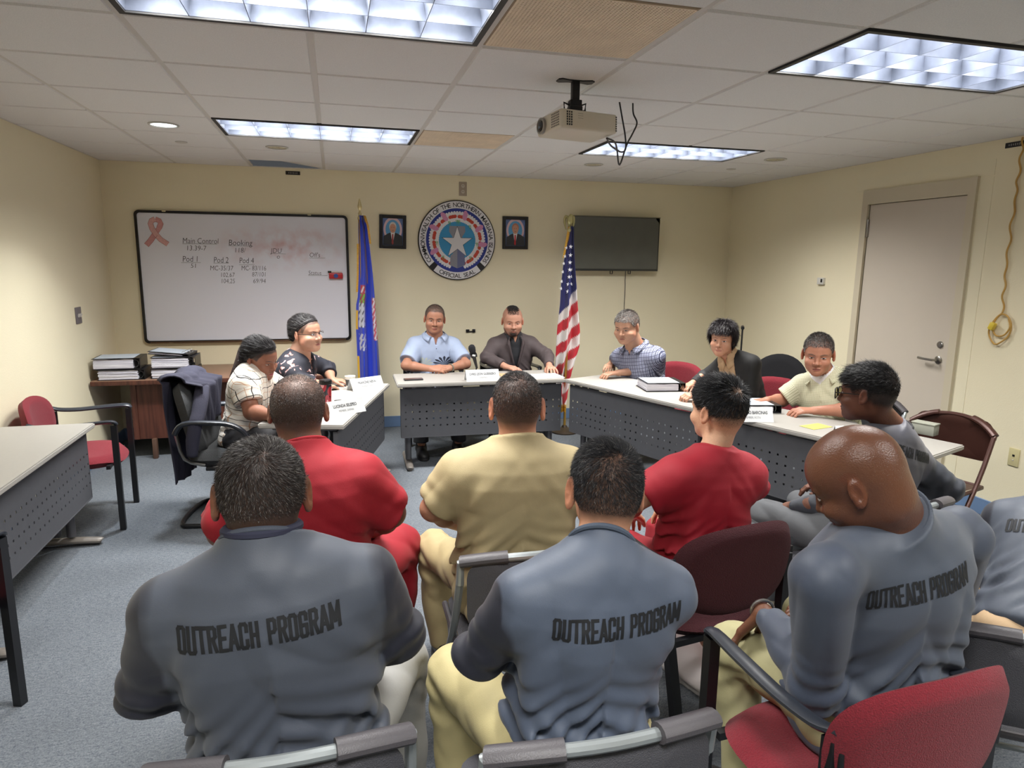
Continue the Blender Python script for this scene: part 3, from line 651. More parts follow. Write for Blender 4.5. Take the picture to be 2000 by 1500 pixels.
mb.obj('ribbon_outline', mat('red brown marker', (170, 105, 105), 0.7), t, smooth=False)
# marker holder with eraser, magnetic on the board
p = PY(656, 537, YB-0.03); h = thing('marker_holder', 'small red magnetic eraser holder with a black capped marker, on the whiteboard', 'marker holder', (p[0], YB-0.03, p[2]))
MB().box((0, -0.008, -0.008), (0.125, 0.03, 0.055), bev=0.008).obj('holder', mat('red plastic', (184, 44, 50), 0.35), h)
MB().tube([(-0.07, -0.012, 0.028), (0.055, -0.012, 0.028)], 0.008, n=10).obj('marker', mat('white marker barrel', (220, 205, 205), 0.4), h)
MB().tube([(-0.072, -0.012, 0.028), (-0.04, -0.012, 0.028)], 0.009, n=10).obj('marker_cap', bp_, h)
MB().lathe([(0.02, 0), (0.02, 0.001)], c=(0, -0.0235, -0.008), axis='y').obj('blue_oval', mat('blue label', (50, 80, 150), 0.4), h)
# ---------------------------------------------------------------- TV
def wallrect(px0, py0, px1, py1, y): a = PY(px0, py0, y); b = PY(px1, py1, y); return a, b
a = PY(1120, 422, YB-0.11); b_ = PY(1285, 528, YB-0.11)
t = thing('television', 'black flat screen television mounted on the back wall right of the flag', 'television', ((a[0]+b_[0])/2, YB, (a[2]+b_[2])/2))
w_, h_ = b_[0]-a[0], 0.545
MB().box((0, -0.09, 0), (w_, 0.035, h_), bev=0.006).obj('case', mat('tv bezel', (46, 48, 46), 0.4), t)
scr = mat('dusty dark screen', (94, 96, 90), rough=0.28, noise=(7, 0.08)); MB().box((0, -0.1085, 0.004), (w_-0.03, 0.002, h_-0.035)).obj('screen', scr, t, smooth=False)
MB().box((0, -0.036, 0), (0.35, 0.070, 0.25)).obj('wall_bracket', bp_, t, smooth=False)
MB().box((0, -0.105, h_/2-0.004), (w_, 0.012, 0.008)).obj('top_dust', mat('dust grey', (120, 116, 96), 0.9), t, smooth=False)
mb = MB().add([(w_/2-0.055, -0.111, h_/2-.008), (w_/2-.004, -0.111, h_/2-.008), (w_/2-.004, -0.111, h_/2-.065)], [(0, 2, 1), (0, 1, 2)]); mb.obj('corner_sticker', mat('yellowed sticker', (186, 184, 130), 0.6), t, smooth=False)
for x in (-0.04, 0.16): MB().tube([(x-.012, -0.09, -h_/2), (x-.012, -0.09, -h_/2-.028), (x+.012, -0.09, -h_/2-.028), (x+.012, -0.09, -h_/2)], 0.005, n=6).obj('mount_clip', bp_, t)
pc = [PY(1222, 526, YB-0.06), PY(1221, 545, YB-0.010), PY(1221, 560, YB-0.004), PY(1220, 585, YB-0.004), PY(1219, 610, YB-0.004), PY(1219, 700, YB-0.002)]
o = MB().tube([p for p in pc], 0.0035, n=6, sub=4).obj('power_cable', bp_); tag(o, 'thin black cable hanging down the wall from the television', 'cable')
# ---------------------------------------------------------------- wall bits
def wallplate(name, label, cat, p, wall, w=0.07, h=0.115, c=(150, 140, 128), kind='outlet', holes=(52, 46, 42)):
    rz = {'back': 0, 'right': -PI/2, 'left': PI/2}[wall]
    t = thing(name, label, cat, tuple(p), rz)
    MB().box((0, -0.004, 0), (w, 0.008, h), bev=0.003).obj('plate', mat('plate %d %d %d' % c, c, 0.4), t)
    if kind == 'outlet':
        for s in (-1, 1): MB().lathe([(0.017, 0.0), (0.017, 0.002), (0.001, 0.0025)], c=(0, -0.008, s*0.027), axis='y', n=16).obj('socket', mat('socket %d' % holes[0], holes, 0.5), t)
        mb = MB()
        for s in (-1, 1):
            for x in (-0.006, 0.006): mb.box((x, -0.0112, s*0.027+.002), (0.003, 0.002, 0.009))
        mb.obj('slots', bp_, t, smooth=False)
    elif kind == 'switch':
        for x in (-0.018, 0.018): MB().box((x, -0.014, 0.0), (0.010, 0.016, 0.028), rot=(0.4, 0, 0), bev=0.002).obj('toggle', mat('white toggle', (205, 200, 195), 0.4), t)
    else:
        MB().box((0, -0.009, 0.012), (0.014, 0.004, 0.012)).obj('jack', bp_, t, smooth=False)
        MB().box((0, -0.009, -0.018), (0.010, 0.004, 0.006)).obj('jack', mat('white toggle', (205, 200, 195), 0.4), t, smooth=False)
    return t
wallplate('wall_outlet', 'grey double outlet plate high on the back wall above the round seal', 'outlet', PY(904, 369, YB), 'back', w=0.075, h=0.13, c=(164, 150, 134), holes=(196, 188, 176))
wallplate('light_switch', 'dark metal light switch plate on the left wall', 'light switch', (XL, PX(152, 616, XL)[1], PX(152, 616, XL)[2]), 'left', w=0.115, h=0.125, c=(110, 104, 108), kind='switch')
wallplate('wall_outlet', 'black framed wall outlet on the right wall near the door', 'outlet', PX(1903, 868, XR), 'right', c=(34, 34, 36), holes=(214, 214, 210))
wallplate('wall_jack', 'ivory wall jack plate on the right wall, near the right edge of the photo', 'wall jack', PX(1981, 893, XR), 'right', c=(206, 196, 150), kind='jack')
p = PX(1606, 549, XR); t = thing('thermostat', 'small white thermostat box on the right wall left of the door', 'thermostat', p, -PI/2)
MB().box((0, -0.009, 0), (0.08, 0.030, 0.06), bev=0.004).obj('case', mat('white plastic', (214, 212, 206), 0.4), t); MB().box((0.018, -0.0245, 0.004), (0.022, 0.002, 0.03)).obj('display', bp_, t, smooth=False)
for (px, py), lab, wall in (((572, 338), 'small black label strip high on the back wall above the whiteboard', 'b'), ((1983, 282), 'small black label strip high on the right wall beside the yellow cord', 'r')):
    P0 = PY(px, py, YB) if wall == 'b' else PX(px, py, XR)
    t = thing('label_strip', lab, 'label', P0, 0 if wall == 'b' else -PI/2)
    MB().box((0, -0.003, 0), (0.125, 0.006, 0.032), bev=.001, seg=1).obj('strip', bp_, t, smooth=False)
    mb = MB()
    for k in range(6): mb.box((-0.035+0.014*k, -0.0065, 0), (0.006, 0.001, 0.010+(k % 2)*.004))
    mb.obj('lettering', mat('worn pale lettering', (150, 150, 150), 0.6), t, smooth=False)
# black cable clip on back wall
p = PY(919, 646, YB); t = thing('cable_hook', 'small black plastic cable hook on the wall between the two people at the front table', 'hook', p)
mb = MB().box((-0.03, -0.006, 0.0), (0.035, 0.012, 0.03), bev=.003).box((0.032, -0.008, 0.0), (0.03, 0.016, 0.034), bev=.004).box((0, -0.004, -0.008), (0.06, 0.008, 0.012), bev=.002); mb.obj('clip', bp_, t)
# yellow extension cord on the right wall
YC = mat('yellow extension cord', (190, 150, 78), rough=0.5)
cp = [(1998, 268), (1996, 300), (1988, 345), (1985, 380), (1977, 430), (1970, 480), (1964, 530), (1961, 570), (1957, 610)]
P = []
k = 0
for (x0, y0), (x1, y1) in zip(cp[:-1], cp[1:]):
    for s in np.linspace(0, 1, 7)[:-1]:
        q = PX(x0+(x1-x0)*s, y0+(y1-y0)*s, XR-0.014); q[1] += 0.008*math.sin(k*1.05); q[0] += 0.004*math.sin(k*.7); P.append(q); k += 1
loop = [(1957, 612), (1945, 622), (1933, 640), (1932, 655), (1942, 672), (1955, 668), (1970, 655), (1975, 635), (1968, 618), (1956, 614), (1944, 625), (1938, 640), (1945, 655), (1960, 655), (1972, 640), (1970, 622)]
P2 = [PX(x, y, XR-0.016-0.004*(i % 3)) for i, (x, y) in enumerate(loop)]
t = thing('extension_cord', 'twisted yellow extension cord hanging from the ceiling and looped on the right wall', 'cord', PX(1957, 612, XR))
tl = np.array(t.location)
MB().tube([p-tl for p in P]+[P2[0]-tl], 0.006, n=8, sub=2).obj('cord', YC, t); MB().tube([p-tl for p in P2], 0.0055, n=8, sub=5).obj('coil', YC, t)
q = PX(1938, 637, XR-0.03)-tl; MB().box(q, (0.03, 0.035, 0.05), rot=(0.4, 0, 0), bev=0.006).obj('socket_end', mat('bright yellow plastic', (222, 196, 70), 0.4), t)
# ---------------------------------------------------------------- seal
p = (PY(893, 392, YB-0.02)+PY(893, 546, YB-0.02))/2; SR = 0.5*(PY(968, 468, YB-.02)[0]-PY(817, 468, YB-.02)[0])
SEAL = thing('wall_seal', 'large round official seal on the back wall between two framed portraits', 'seal', (p[0], YB, p[2]))
def flat(name, polys, m, y, parent=SEAL, th=0.0004):
    mb = MB()
    for k_, pl in enumerate(polys): mb.add([(x, y-0.0002*(k_ % 7)/7*(len(polys) > 3)*1.4, z) for x, z in pl], [tuple(range(len(pl)))])
    return mb.obj(name, m, parent, smooth=False)
def circ(r, n=64, cx=0, cz=0): return [(cx+r*math.cos(2*PI*k/n), cz+r*math.sin(2*PI*k/n)) for k in range(n)][::1]
cS = lambda n, c: mat('seal '+n, c, 0.45)
MB().lathe([(SR, 0), (SR, 0.016), (SR-0.004, 0.02), (0.001, 0.02)], n=72, axis='y').obj('disc', cS('black', (24, 24, 26)), SEAL)
def fl2(name, polys, m, y): 
    return flat(name, [pl for pl in polys], m, y)
# white ring with a gap at the lower sides
def arcband(r0, r1, a0, a1, n=60): return [(r1*math.cos(a0+(a1-a0)*k/n), r1*math.sin(a0+(a1-a0)*k/n)) for k in range(n+1)]+[(r0*math.cos(a1-(a1-a0)*k/n), r0*math.sin(a1-(a1-a0)*k/n)) for k in range(n+1)]
def bandmesh(name, r0, r1, a0, a1, m, y, n=80):
    V = []
    for k in range(n+1):
        a = a0+(a1-a0)*k/n; V += [(r0*math.cos(a), y, r0*math.sin(a)), (r1*math.cos(a), y, r1*math.sin(a))]
    return MB().add(V, [(2*k, 2*k+1, 2*k+3, 2*k+2) for k in range(n)]).obj(name, m, SEAL, smooth=False)
WHT = cS('white', (222, 222, 226)); a_ = math.radians
bandmesh('text_band', SR*0.80, SR*0.975, a_(-42), a_(222), WHT, -0.0206)
bandmesh('motto_band', SR*0.80, SR*0.975, a_(231), a_(309), WHT, -0.0206, 30)
fl2('blue_field', [circ(SR*0.80)], cS('blue', (34, 52, 140)), -0.0207)
fl2('light_field', [circ(SR*0.52)], cS('light blue', (56, 148, 200)), -0.0212)
# wreath
pet = []; red = []; pink = []; green = []
rs = random.Random(3)
def blob(cx, cz, r, n=9, ax=1.0, rot=0): return [(cx+r*(math.cos(2*PI*k/n)*ax*math.cos(rot)-math.sin(2*PI*k/n)*math.sin(rot)), cz+r*(math.cos(2*PI*k/n)*ax*math.sin(rot)+math.sin(2*PI*k/n)*math.cos(rot))) for k in range(n)]
for k in range(64):
    a = 2*PI*k/64
    if abs(((math.degrees(a)-270+180) % 360)-180) < 16: continue
    for rr in (0.68, 0.52): pet.append(blob(SR*rr*math.cos(a), SR*rr*math.sin(a), SR*0.036, ax=1.5, rot=a))
    if k % 8 not in (0, 4): red.append(blob(SR*0.60*math.cos(a), SR*0.60*math.sin(a), SR*0.045, ax=1.2, rot=a+PI/2+.3))
for ad in (118, 70, 152, 28, 205, -8): 
    a = a_(ad); 
    for s in (0.70, 0.62): pink.append(blob(SR*s*math.cos(a+.05*s), SR*s*math.sin(a), SR*0.06, ax=1.5, rot=a+.4))
for ad in (112, 84, 50, 182, -4, 226, -48, 90):
    a = a_(ad); cx, cz = SR*0.52*math.cos(a), SR*0.52*math.sin(a)
    for s in (-0.02, 0.015): green.append([(cx+SR*s, cz), (cx+SR*s+SR*.02, cz-SR*.14), (cx+SR*s-SR*.02, cz-SR*.02)])
bandmesh('wreath_base', SR*0.53, SR*0.68, a_(-74), a_(254), WHT, -0.0214)
for i, (nme, pl, c) in enumerate((('wreath_petals', pet, (224, 224, 228)), ('wreath_red', red, (196, 70, 52)), ('wreath_flowers', pink, (206, 140, 180)), ('wreath_leaves', green, (90, 160, 80)))): fl2(nme, pl, cS(nme, c), -0.0217-0.0003*i)
# latte stone, star
fl2('latte_stone', [[(-.20*SR, .36*SR), (.20*SR, .36*SR), (.21*SR, .22*SR), (.13*SR, .10*SR), (.08*SR, -.2*SR), (.20*SR, -.62*SR), (0, -.70*SR), (-.20*SR, -.62*SR), (-.08*SR, -.2*SR), (-.13*SR, .10*SR), (-.21*SR, .22*SR)]], cS('stone grey', (140, 142, 152)), -0.0232)
fl2('latte_shade', [[(0, -.20*SR), (.19*SR, -.35*SR), (.20*SR, -.60*SR), (0, -.70*SR)]], cS('stone shade', (104, 110, 146)), -0.0240)
def star(cx, cz, R_, r_=0.382, rot=PI/2): return [(cx+(R_ if k % 2 == 0 else R_*r_)*math.cos(rot+PI*k/5), cz+(R_ if k % 2 == 0 else R_*r_)*math.sin(rot+PI*k/5)) for k in range(10)]
def starfan(name, R_, cx, cz, m, y):
    s = star(cx, cz, R_); V = [(cx, y, cz)]+[(x, y, z) for x, z in s]
    return MB().add(V, [(0, k+1, (k+1) % 10+1) for k in range(10)]).obj(name, m, SEAL, smooth=False)
starfan('star_outline', SR*0.425, 0, -.06*SR, cS('black', (24, 24, 26)), -0.0236); starfan('star', SR*0.40, 0, -.06*SR, WHT, -0.0239)
fl2('latte_base', [[(0, -.24*SR), (.18*SR, -.38*SR), (.19*SR, -.60*SR), (0, -.68*SR), (-.19*SR, -.60*SR), (-.18*SR, -.38*SR)]], cS('stone grey', (140, 142, 152)), -0.0243)
fl2('latte_base_side', [[(0, -.24*SR), (.18*SR, -.38*SR), (.19*SR, -.60*SR), (0, -.68*SR)]], cS('stone shade', (104, 110, 146)), -0.0246)
def arctext(s, r, amid, span, size, flip=False):
    mb = MB(); n = len(s)
    ws = []
    for ch in s:
        if ch == ' ': ws.append(size*0.42); continue
        V, Fc = text_mesh(ch, size); xs_ = [v[0] for v in V]; ws.append(max(xs_)-min(xs_)+size*0.10)
    tot = sum(ws); k = span/(tot/r); acc = 0
    for ch, w in zip(s, ws):
        mid = acc+w/2; acc += w
        if ch == ' ': continue
        V, Fc = text_mesh(ch, size, offset=0.0002 if ch in 'MNW' else 0.0006); xs_ = [v[0] for v in V]; cx = (max(xs_)+min(xs_))/2
        frac = (mid/tot-0.5)*span
        a = amid-frac if not flip else amid+frac
        for_v = []
        for x, y in V:
            x -= cx; y -= size*0.36
            if not flip: ux, uz = (math.sin(a), -math.cos(a)); rx, rz_ = (math.cos(a), math.sin(a))
            else: ux, uz = (-math.sin(a), math.cos(a)); rx, rz_ = (-math.cos(a), -math.sin(a))
            for_v.append((r*math.cos(a)+ux*x+rx*y, -0.0212, r*math.sin(a)+uz*x+rz_*y))
        mb.add(for_v, Fc)
    return mb
INKS = cS('lettering', (30, 30, 36))
arctext('COMMONWEALTH OF THE NORTHERN MARIANA ISLANDS', SR*0.888, PI/2, a_(256), SR*0.155).obj('seal_lettering', INKS, SEAL, smooth=False)
arctext('OFFICIAL SEAL', SR*0.888, a_(270), a_(62), SR*0.155, True).obj('seal_lettering', INKS, SEAL, smooth=False)
# ---------------------------------------------------------------- framed portraits
def portrait(label, px0, py0, px1, py1, hair, tie, tiltd):
    a = PY(px0, py0, YB-0.015); b = PY(px1, py1, YB-0.015); w, h = b[0]-a[0], a[2]-b[2]
    t = thing('framed_portrait', label, 'framed picture', ((a[0]+b[0])/2, YB, (a[2]+b[2])/2), group='framed official portraits'); t.rotation_euler = (0, tiltd, 0)
    mb = MB(); f = 0.032
    for s in (-1, 1):
        mb.box((s*(w/2-f/2), -0.010, 0), (f, 0.02, h), bev=0.003); mb.box((0, -0.010, s*(h/2-f/2)), (w-2*f, 0.02, f), bev=0.003)
    mb.obj('frame', mat('black picture frame', (20, 18, 20), 0.35), t)
    w2, h2 = w/2-f, h/2-f
    MB().box((0, -0.005, 0), (2*w2, 0.008, 2*h2)).obj('print', mat('portrait blue backdrop', (96, 118, 168), 0.4, noise=(60, .2)), t, smooth=False)
    def P(nm, pl, c, y):
        flat(nm, [[(x*w2, z*h2) for x, z in q] for q in pl], mat('portrait %d %d %d' % c, c, 0.45), y, parent=t)
    P('backdrop_ring', [circ(.92, 32, 0, .18)], (222, 190, 196), -0.0094); P('backdrop_disc', [circ(.72, 32, 0, .18)], (92, 158, 204), -0.0097)
    P('suit', [[(-.95, -.98), (-.92, -.35), (-.45, -.12), (-.2, -.05), (.2, -.05), (.5, -.12), (.95, -.32), (.97, -.98)]], (44, 46, 50), -0.0101)
    P('shirt', [[(-.22, -.02), (-.02, -.98), (.22, -.02)]], (228, 226, 226), -0.0105)
    P('tie', [[(-.07, -.16), (-.12, -.85), (0, -.98), (.07, -.85), (.06, -.16)]], tie, -0.0109)
    P('hair', [circ(.36, 24, 0, .38)], hair, -0.0105)
    P('face', [[(x*.31, .26+z*.34) for x, z in circ(1, 24)]], (200, 148, 124), -0.0109)
    P('face_detail', [[(-.16, .32), (-.05, .32), (-.05, .35), (-.16, .35)], [(.05, .32), (.16, .32), (.16, .35), (.05, .35)], [(-.09, .08), (.09, .08), (.07, .11), (-.07, .11)]], (120, 74, 64), -0.0112)
portrait('framed portrait of a white haired person, left of the round seal', 740, 419, 794, 486, (220, 216, 210), (160, 62, 62), 0.02)
portrait('framed portrait of a person with red tie, right of the round seal', 982, 422, 1031, 487, (180, 120, 100), (190, 36, 44), 0.0)
# ---------------------------------------------------------------- projector
pc_ = PZ(1124, 158, ZC); t = thing('projector', 'white ceiling mounted projector on a black bracket', 'projector', (pc_[0], pc_[1], ZC), math.radians(0))
BM = mat('black bracket metal', (26, 26, 30), 0.45, 0.3)
mb = MB(); mb.prism([(-0.085, -0.02), (-0.07, -0.032), (-0.03, -0.018), (0.03, -0.018), (0.07, -0.032), (0.085, -0.02), (0.085, 0.02), (0.07, 0.032), (0.03, 0.018), (-0.03, 0.018), (-0.07, 0.032), (-0.085, 0.02)], -0.005, 0.0); br = mb.obj('ceiling_bracket', BM, t)
MB().box((0, 0, -0.05), (0.034, 0.034, 0.10), bev=.004).obj('drop_post', BM, t)
mb = MB().box((0, 0, -0.098), (0.055, 0.045, 0.03), bev=.004)
for s in (-1, 1): mb.tube([(s*.025, 0, -.105), (s*.052, 0, -.095), (s*.05, 0, -.125), (s*.022, 0, -.13)], 0.005, n=6, closed=True)
mb.box((0, 0, -0.125), (0.06, 0.05, 0.03), bev=.004); mb.box((0, 0.0, -0.142), (0.12, 0.09, 0.010), bev=.003); mb.obj('swivel_mount', BM, t)
pj = bpy.data.objects.new('projector_body', None)
bpy.data.objects.remove(pj)
PWH = mat('off white projector plastic', (214, 206, 188), 0.4)
Rz = Euler((math.radians(-3), 0, math.radians(12))).to_matrix()
def pv(x, y, z): v = Rz @ Vector((x, y, z)); return (v.x+0.02, v.y+.02, v.z-0.19)
mb = MB().box((0, 0, 0), (0.30, 0.22, 0.085), bev=0.014, seg=3)
mb.V = [pv(*v) for v in mb.V]; mb.obj('housing', PWH, t)
mb = MB()
for i in range(3):
    for j in range(6): mb.box((-0.118+0.011*i, -0.1105, 0.028-0.0105*j), (0.006, 0.002, 0.007))
mb.V = [pv(*v) for v in mb.V]; mb.obj('side_vent', bp_, t, smooth=False); mb = MB()
for j in range(7): mb.box((0.140, -0.1105, 0.028-0.0098*j), (0.006, 0.002, 0.005))
mb.V = [pv(*v) for v in mb.V]; mb.obj('side_vent', bp_, t, smooth=False)
mb = MB()
for i in range(6):
    for j in range(6): mb.box((-0.1505, -0.09+0.012*i, 0.028-0.0105*j), (0.002, 0.006, 0.006))
mb.V = [pv(*v) for v in mb.V]; mb.obj('front_vent', mat('grey vent', (120, 116, 110), .6), t, smooth=False); mb = MB()
for i in range(4):
    for j in range(3): mb.box((-0.06+.007*i, -0.1103, .026-.010*j), (.004, .001, .0015))
mb.V = [pv(*v) for v in mb.V]; mb.obj('control_buttons', mat('grey vent', (120, 116, 110), .6), t, smooth=False)
mb = MB().lathe([(0.036, -0.0), (0.036, 0.012), (0.028, 0.014), (0.026, 0.004), (0.001, 0.004)], c=(-0.15, 0.055, -0.002), axis='x', R=np.diag([-1, 1, 1])); mb.V = [pv(*v) for v in mb.V]; mb.obj('lens_ring', mat('grey lens ring', (150, 146, 138), .4), t)
mb = MB().lathe([(0.024, 0), (0.018, 0.009), (0.001, 0.012)], c=(-0.154, 0.055, -0.002), axis='x', R=np.diag([-1, 1, 1])); mb.V = [pv(*v) for v in mb.V]; mb.obj('lens', mat('dark lens glass', (20, 20, 26), .08), t)
def cable(pts, label):
    P = [PY(*p) for p in pts]; e = P[-1]; o = thing('projector_cable', label, 'cable', (e[0], e[1], ZC), group='black projector cables'); MB().tube([p-np.array([e[0], e[1], ZC]) for p in P], 0.0042, n=7, sub=5).obj('cable', bp_, o); return o
cable([(1185, 270, 3.05), (1192, 283, 3.15), (1205, 293, 3.25), (1215, 297, 3.3), (1222, 290, 3.33), (1221, 265, 3.36), (1216, 235, 3.38), (1210, 200, 3.39), (1209, 193, 3.39)], 'black projector cable, left of the two strands hanging from the ceiling')
cable([(1186, 270, 3.04), (1200, 277, 3.1), (1205, 292, 3.2), (1210, 322, 3.28), (1224, 283, 3.33), (1236, 260, 3.36), (1244, 240, 3.38), (1237, 222, 3.39), (1236, 202, 3.39), (1236, 195, 3.39)], 'black projector cable, right of the two strands, with the deepest loop')
# ================================================================== flags
GOLD = mat('gold fringe', (196, 148, 44), rough=0.5, noise=(80, .25)); POLE = mat('gilded flag pole', (190, 150, 70), rough=0.3, metal=0.6)
FAB = mat('flag satin', (128, 128, 128), rough=0.55, attr=True, noise=(90, .05), sheen=.2)
def flag(label, kind, Y, outline, pole_top, pole_bot):
    """outline: (py, px_left, px_right) rows describing the hanging cloth at depth Y"""
    base = PZ(*pole_bot, 0.0) if False else None
    rows = np.array(outline, float); n, m = 150, 64
    ys = np.linspace(rows[0, 0], rows[-1, 0], n+1); xl = np.interp(ys, rows[:, 0], rows[:, 1]); xr = np.interp(ys, rows[:, 0], rows[:, 2])
    pt = PY(*pole_top, Y+0.02); t = thing('flag', label, 'flag', (pt[0], pt[1], 0))
    tl = np.array(t.location); V = []; C = []
    for i in range(n+1):
        for j in range(m+1):
            u = j/m; v = i/n; px = xl[i]+(xr[i]-xl[i])*u; p = PY(px, ys[i], Y)
            amp = 0.012+0.030*min(1, v*2.2)
            p = p+np.array([0, 1, 0])*(amp*math.sin(u*(9.5 if kind == 'us' else 11)+0.6+v*1.2)+0.010*math.sin(u*23+v*5))+0.02
            V.append(p-tl)
            if kind == 'us':
                # canton at top, diagonal stripes below
                sl = (px-xl[i])*1.05; d = ys[i]+ (u-0.35)*26+3*math.sin(u*9)
                lim = 607-(u-0.25)*52
                if ys[i] < lim: c = (36, 40, 104)
                else:
                    k = int((ys[i]-lim+ (5 if u < .22 else 0) + 40*(u < 0.22)) // 21.5); c = (222, 216, 214) if k % 2 == 0 else (186, 34, 48)
                edge = ys[i] > 655+(1-u)*60+0 and False
                if (i > n-3): c = (196, 148, 44)
            else:
                c = (34, 60, 190)
                X = px; Yp = ys[i]
                q = math.sin(X*0.9+Yp*0.33)*math.sin(Yp*0.21+1.3)
                if xl[i]+(xr[i]-xl[i])*.14 < X < xl[i]+(xr[i]-xl[i])*.45 and 562 < Yp < 690:
                    if Yp < 580: c = (170, 40, 60) if q > -.2 else (214, 210, 220)
                    elif Yp < 596: c = (110, 170, 60) if q > 0 else (150, 50, 60)
                    elif Yp < 645: c = (196, 200, 214) if q > -.5 else (30, 32, 60)
                    elif Yp > 655: c = (196, 200, 214) if q > -.1 else (34, 60, 190)
                if u > 0.80 and 585 < Yp < 668: c = (214, 206, 216) if q > 0 else (190, 70, 90)
                if u < 0.10 and (612 < Yp < 650 or Yp > 700): c = (214, 170, 50)
                if Yp < 440 and (u < .12 or u > .85): c = (176, 134, 50)
                if abs(u-0.60) < 0.03 and Yp < 560: c = (150, 110, 90)
            C.append(srgb(c))
    Fc = [(i*(m+1)+j, (i+1)*(m+1)+j, (i+1)*(m+1)+j+1, i*(m+1)+j+1) for i in range(n) for j in range(m)]
    o = mesh_obj('flag_cloth', V, np.array(Fc), FAB, t, True, cols=np.array(C))
    sm = o.modifiers.new('thickness', 'SOLIDIFY'); sm.thickness = 0.002
    MB().tube([(0, 0.02, 0.02), (0, 0.02, pt[2]-0.03)], 0.0125, n=12).obj('pole', POLE, t)
    MB().lathe([(0.13, 0), (0.13, 0.01), (0.10, 0.03), (0.03, 0.05), (0.02, 0.07)], c=(0, 0.02, 0.0005), n=28).obj('base', mat('dark flag stand', (70, 60, 50), 0.4, 0.5), t)
    zt_ = pt[2]-0.04
    if kind == 'us':
        mb = MB().lathe([(0.02, -.02), (0.026, 0), (0.016, 0.02), (0.01, 0.04)], c=(0, .02, zt_), n=14); 
        mb.tube([(0, .02, zt_+.03), (-.004, .01, zt_+.07), (0.0, .0, zt_+.115), (.006, -.008, zt_+.14)], [.012, .030, .026, .008], n=12, sub=3)
        for s in (-1, 1): mb.tube([(s*.01, .02, zt_+.10), (s*.035, .03, zt_+.12), (s*.045, .035, zt_+.07), (s*.03, .03, zt_+.0)], [.012, .016, .012, .004], n=8, sub=3)
        mb.obj('eagle_finial', mat('tarnished brass', (186, 180, 130), .35, .6), t)
    else:
        mb = MB().lathe([(0.022, -.02), (0.022, 0), (0.010, 0.012), (0.018, 0.03), (0.010, 0.045), (0.006, .06)], c=(0, .02, zt_), n=14).tube([(0, .02, zt_+.055), (0, .02, zt_+.09), (0, .02, zt_+.125), (0, .02, zt_+.16)], [.006, .022, .014, .002], n=8, sub=3)
        mb.obj('spear_finial', mat('bright brass', (214, 200, 150), .3, .6), t)
    # fringe along the hem and the fly edge
    mb = MB()
    Vn = np.array(V).reshape(n+1, m+1, 3)
    for j in range(0, m, 1):
        a = Vn[n, j]; b = Vn[n, j+1]; mb.add([tuple(a), tuple(b), tuple(b-[0, 0.002, 0.045]), tuple(a-[0, 0.002, 0.045])], [(0, 1, 2, 3)])
    if kind != 'us':
        for i in range(0, 60): a = Vn[i, m if i < 22 else 0]; b = Vn[i+1, m if i < 22 else 0]; s = 1 if i < 22 else -1; mb = mb if i != 22 else (mb.obj('fringe', GOLD, t, smooth=False), MB())[1]; mb.add([tuple(a), tuple(b), tuple(b+[s*.018, 0, -.004]), tuple(a+[s*.018, 0, -.004])], [(0, 1, 2, 3)])
    else:
        for i in range(0, 26): a = Vn[i, 0]; b = Vn[i+1, 0]; mb.add([tuple(a), tuple(b), tuple(b+[-.022, 0, -.004]), tuple(a+[-.022, 0, -.004])], [(0, 1, 2, 3)])
    mb.obj('fringe', GOLD, t, smooth=False)
    if kind == 'us':
        mb = MB()
        for (px, py) in ((1110, 486), (1109, 502), (1101, 506), (1108, 516), (1100, 520), (1107, 531), (1116, 531), (1106, 545), (1115, 545), (1096, 554), (1105, 559), (1115, 559), (1096, 568), (1104, 574), (1102, 488), (1098, 536)):
            i = int(round((py-ys[0])/(ys[-1]-ys[0])*n)); i = min(max(i, 0), n-1); u = (px-xl[i])/(xr[i]-xl[i]); j = int(min(max(u*m, 1), m-1)); c = Vn[i, j]
            s = star(0, 0, 0.021); mb.add([(c[0], c[1]-0.006, c[2])]+[(c[0]+x, c[1]-0.006, c[2]+z) for x, z in s], [(0, (k+1) % 10+1, k+1) for k in range(10)])
        mb.obj('stars', mat('white star cloth', (226, 226, 232), .6), t, smooth=False)
    return t
flag('blue flag with gold fringe hanging on a pole right of the whiteboard', 'nmi', 6.22, [(425, 696, 706), (445, 696, 712), (490, 697, 718), (540, 697, 724), (585, 695, 728), (600, 692, 729), (640, 691, 732), (680, 693, 735), (740, 695, 739), (800, 696, 741)], (703, 415), (715, 850))
flag('red, white and blue striped flag with stars on a pole left of the television', 'us', 6.05, [(446, 1112, 1116), (470, 1108, 1116), (520, 1100, 1118), (560, 1096, 1121), (600, 1094, 1123), (650, 1088, 1128), (680, 1086, 1127), (730, 1083, 1112), (770, 1086, 1104), (800, 1090, 1100)], (1114, 440), (1113, 830))
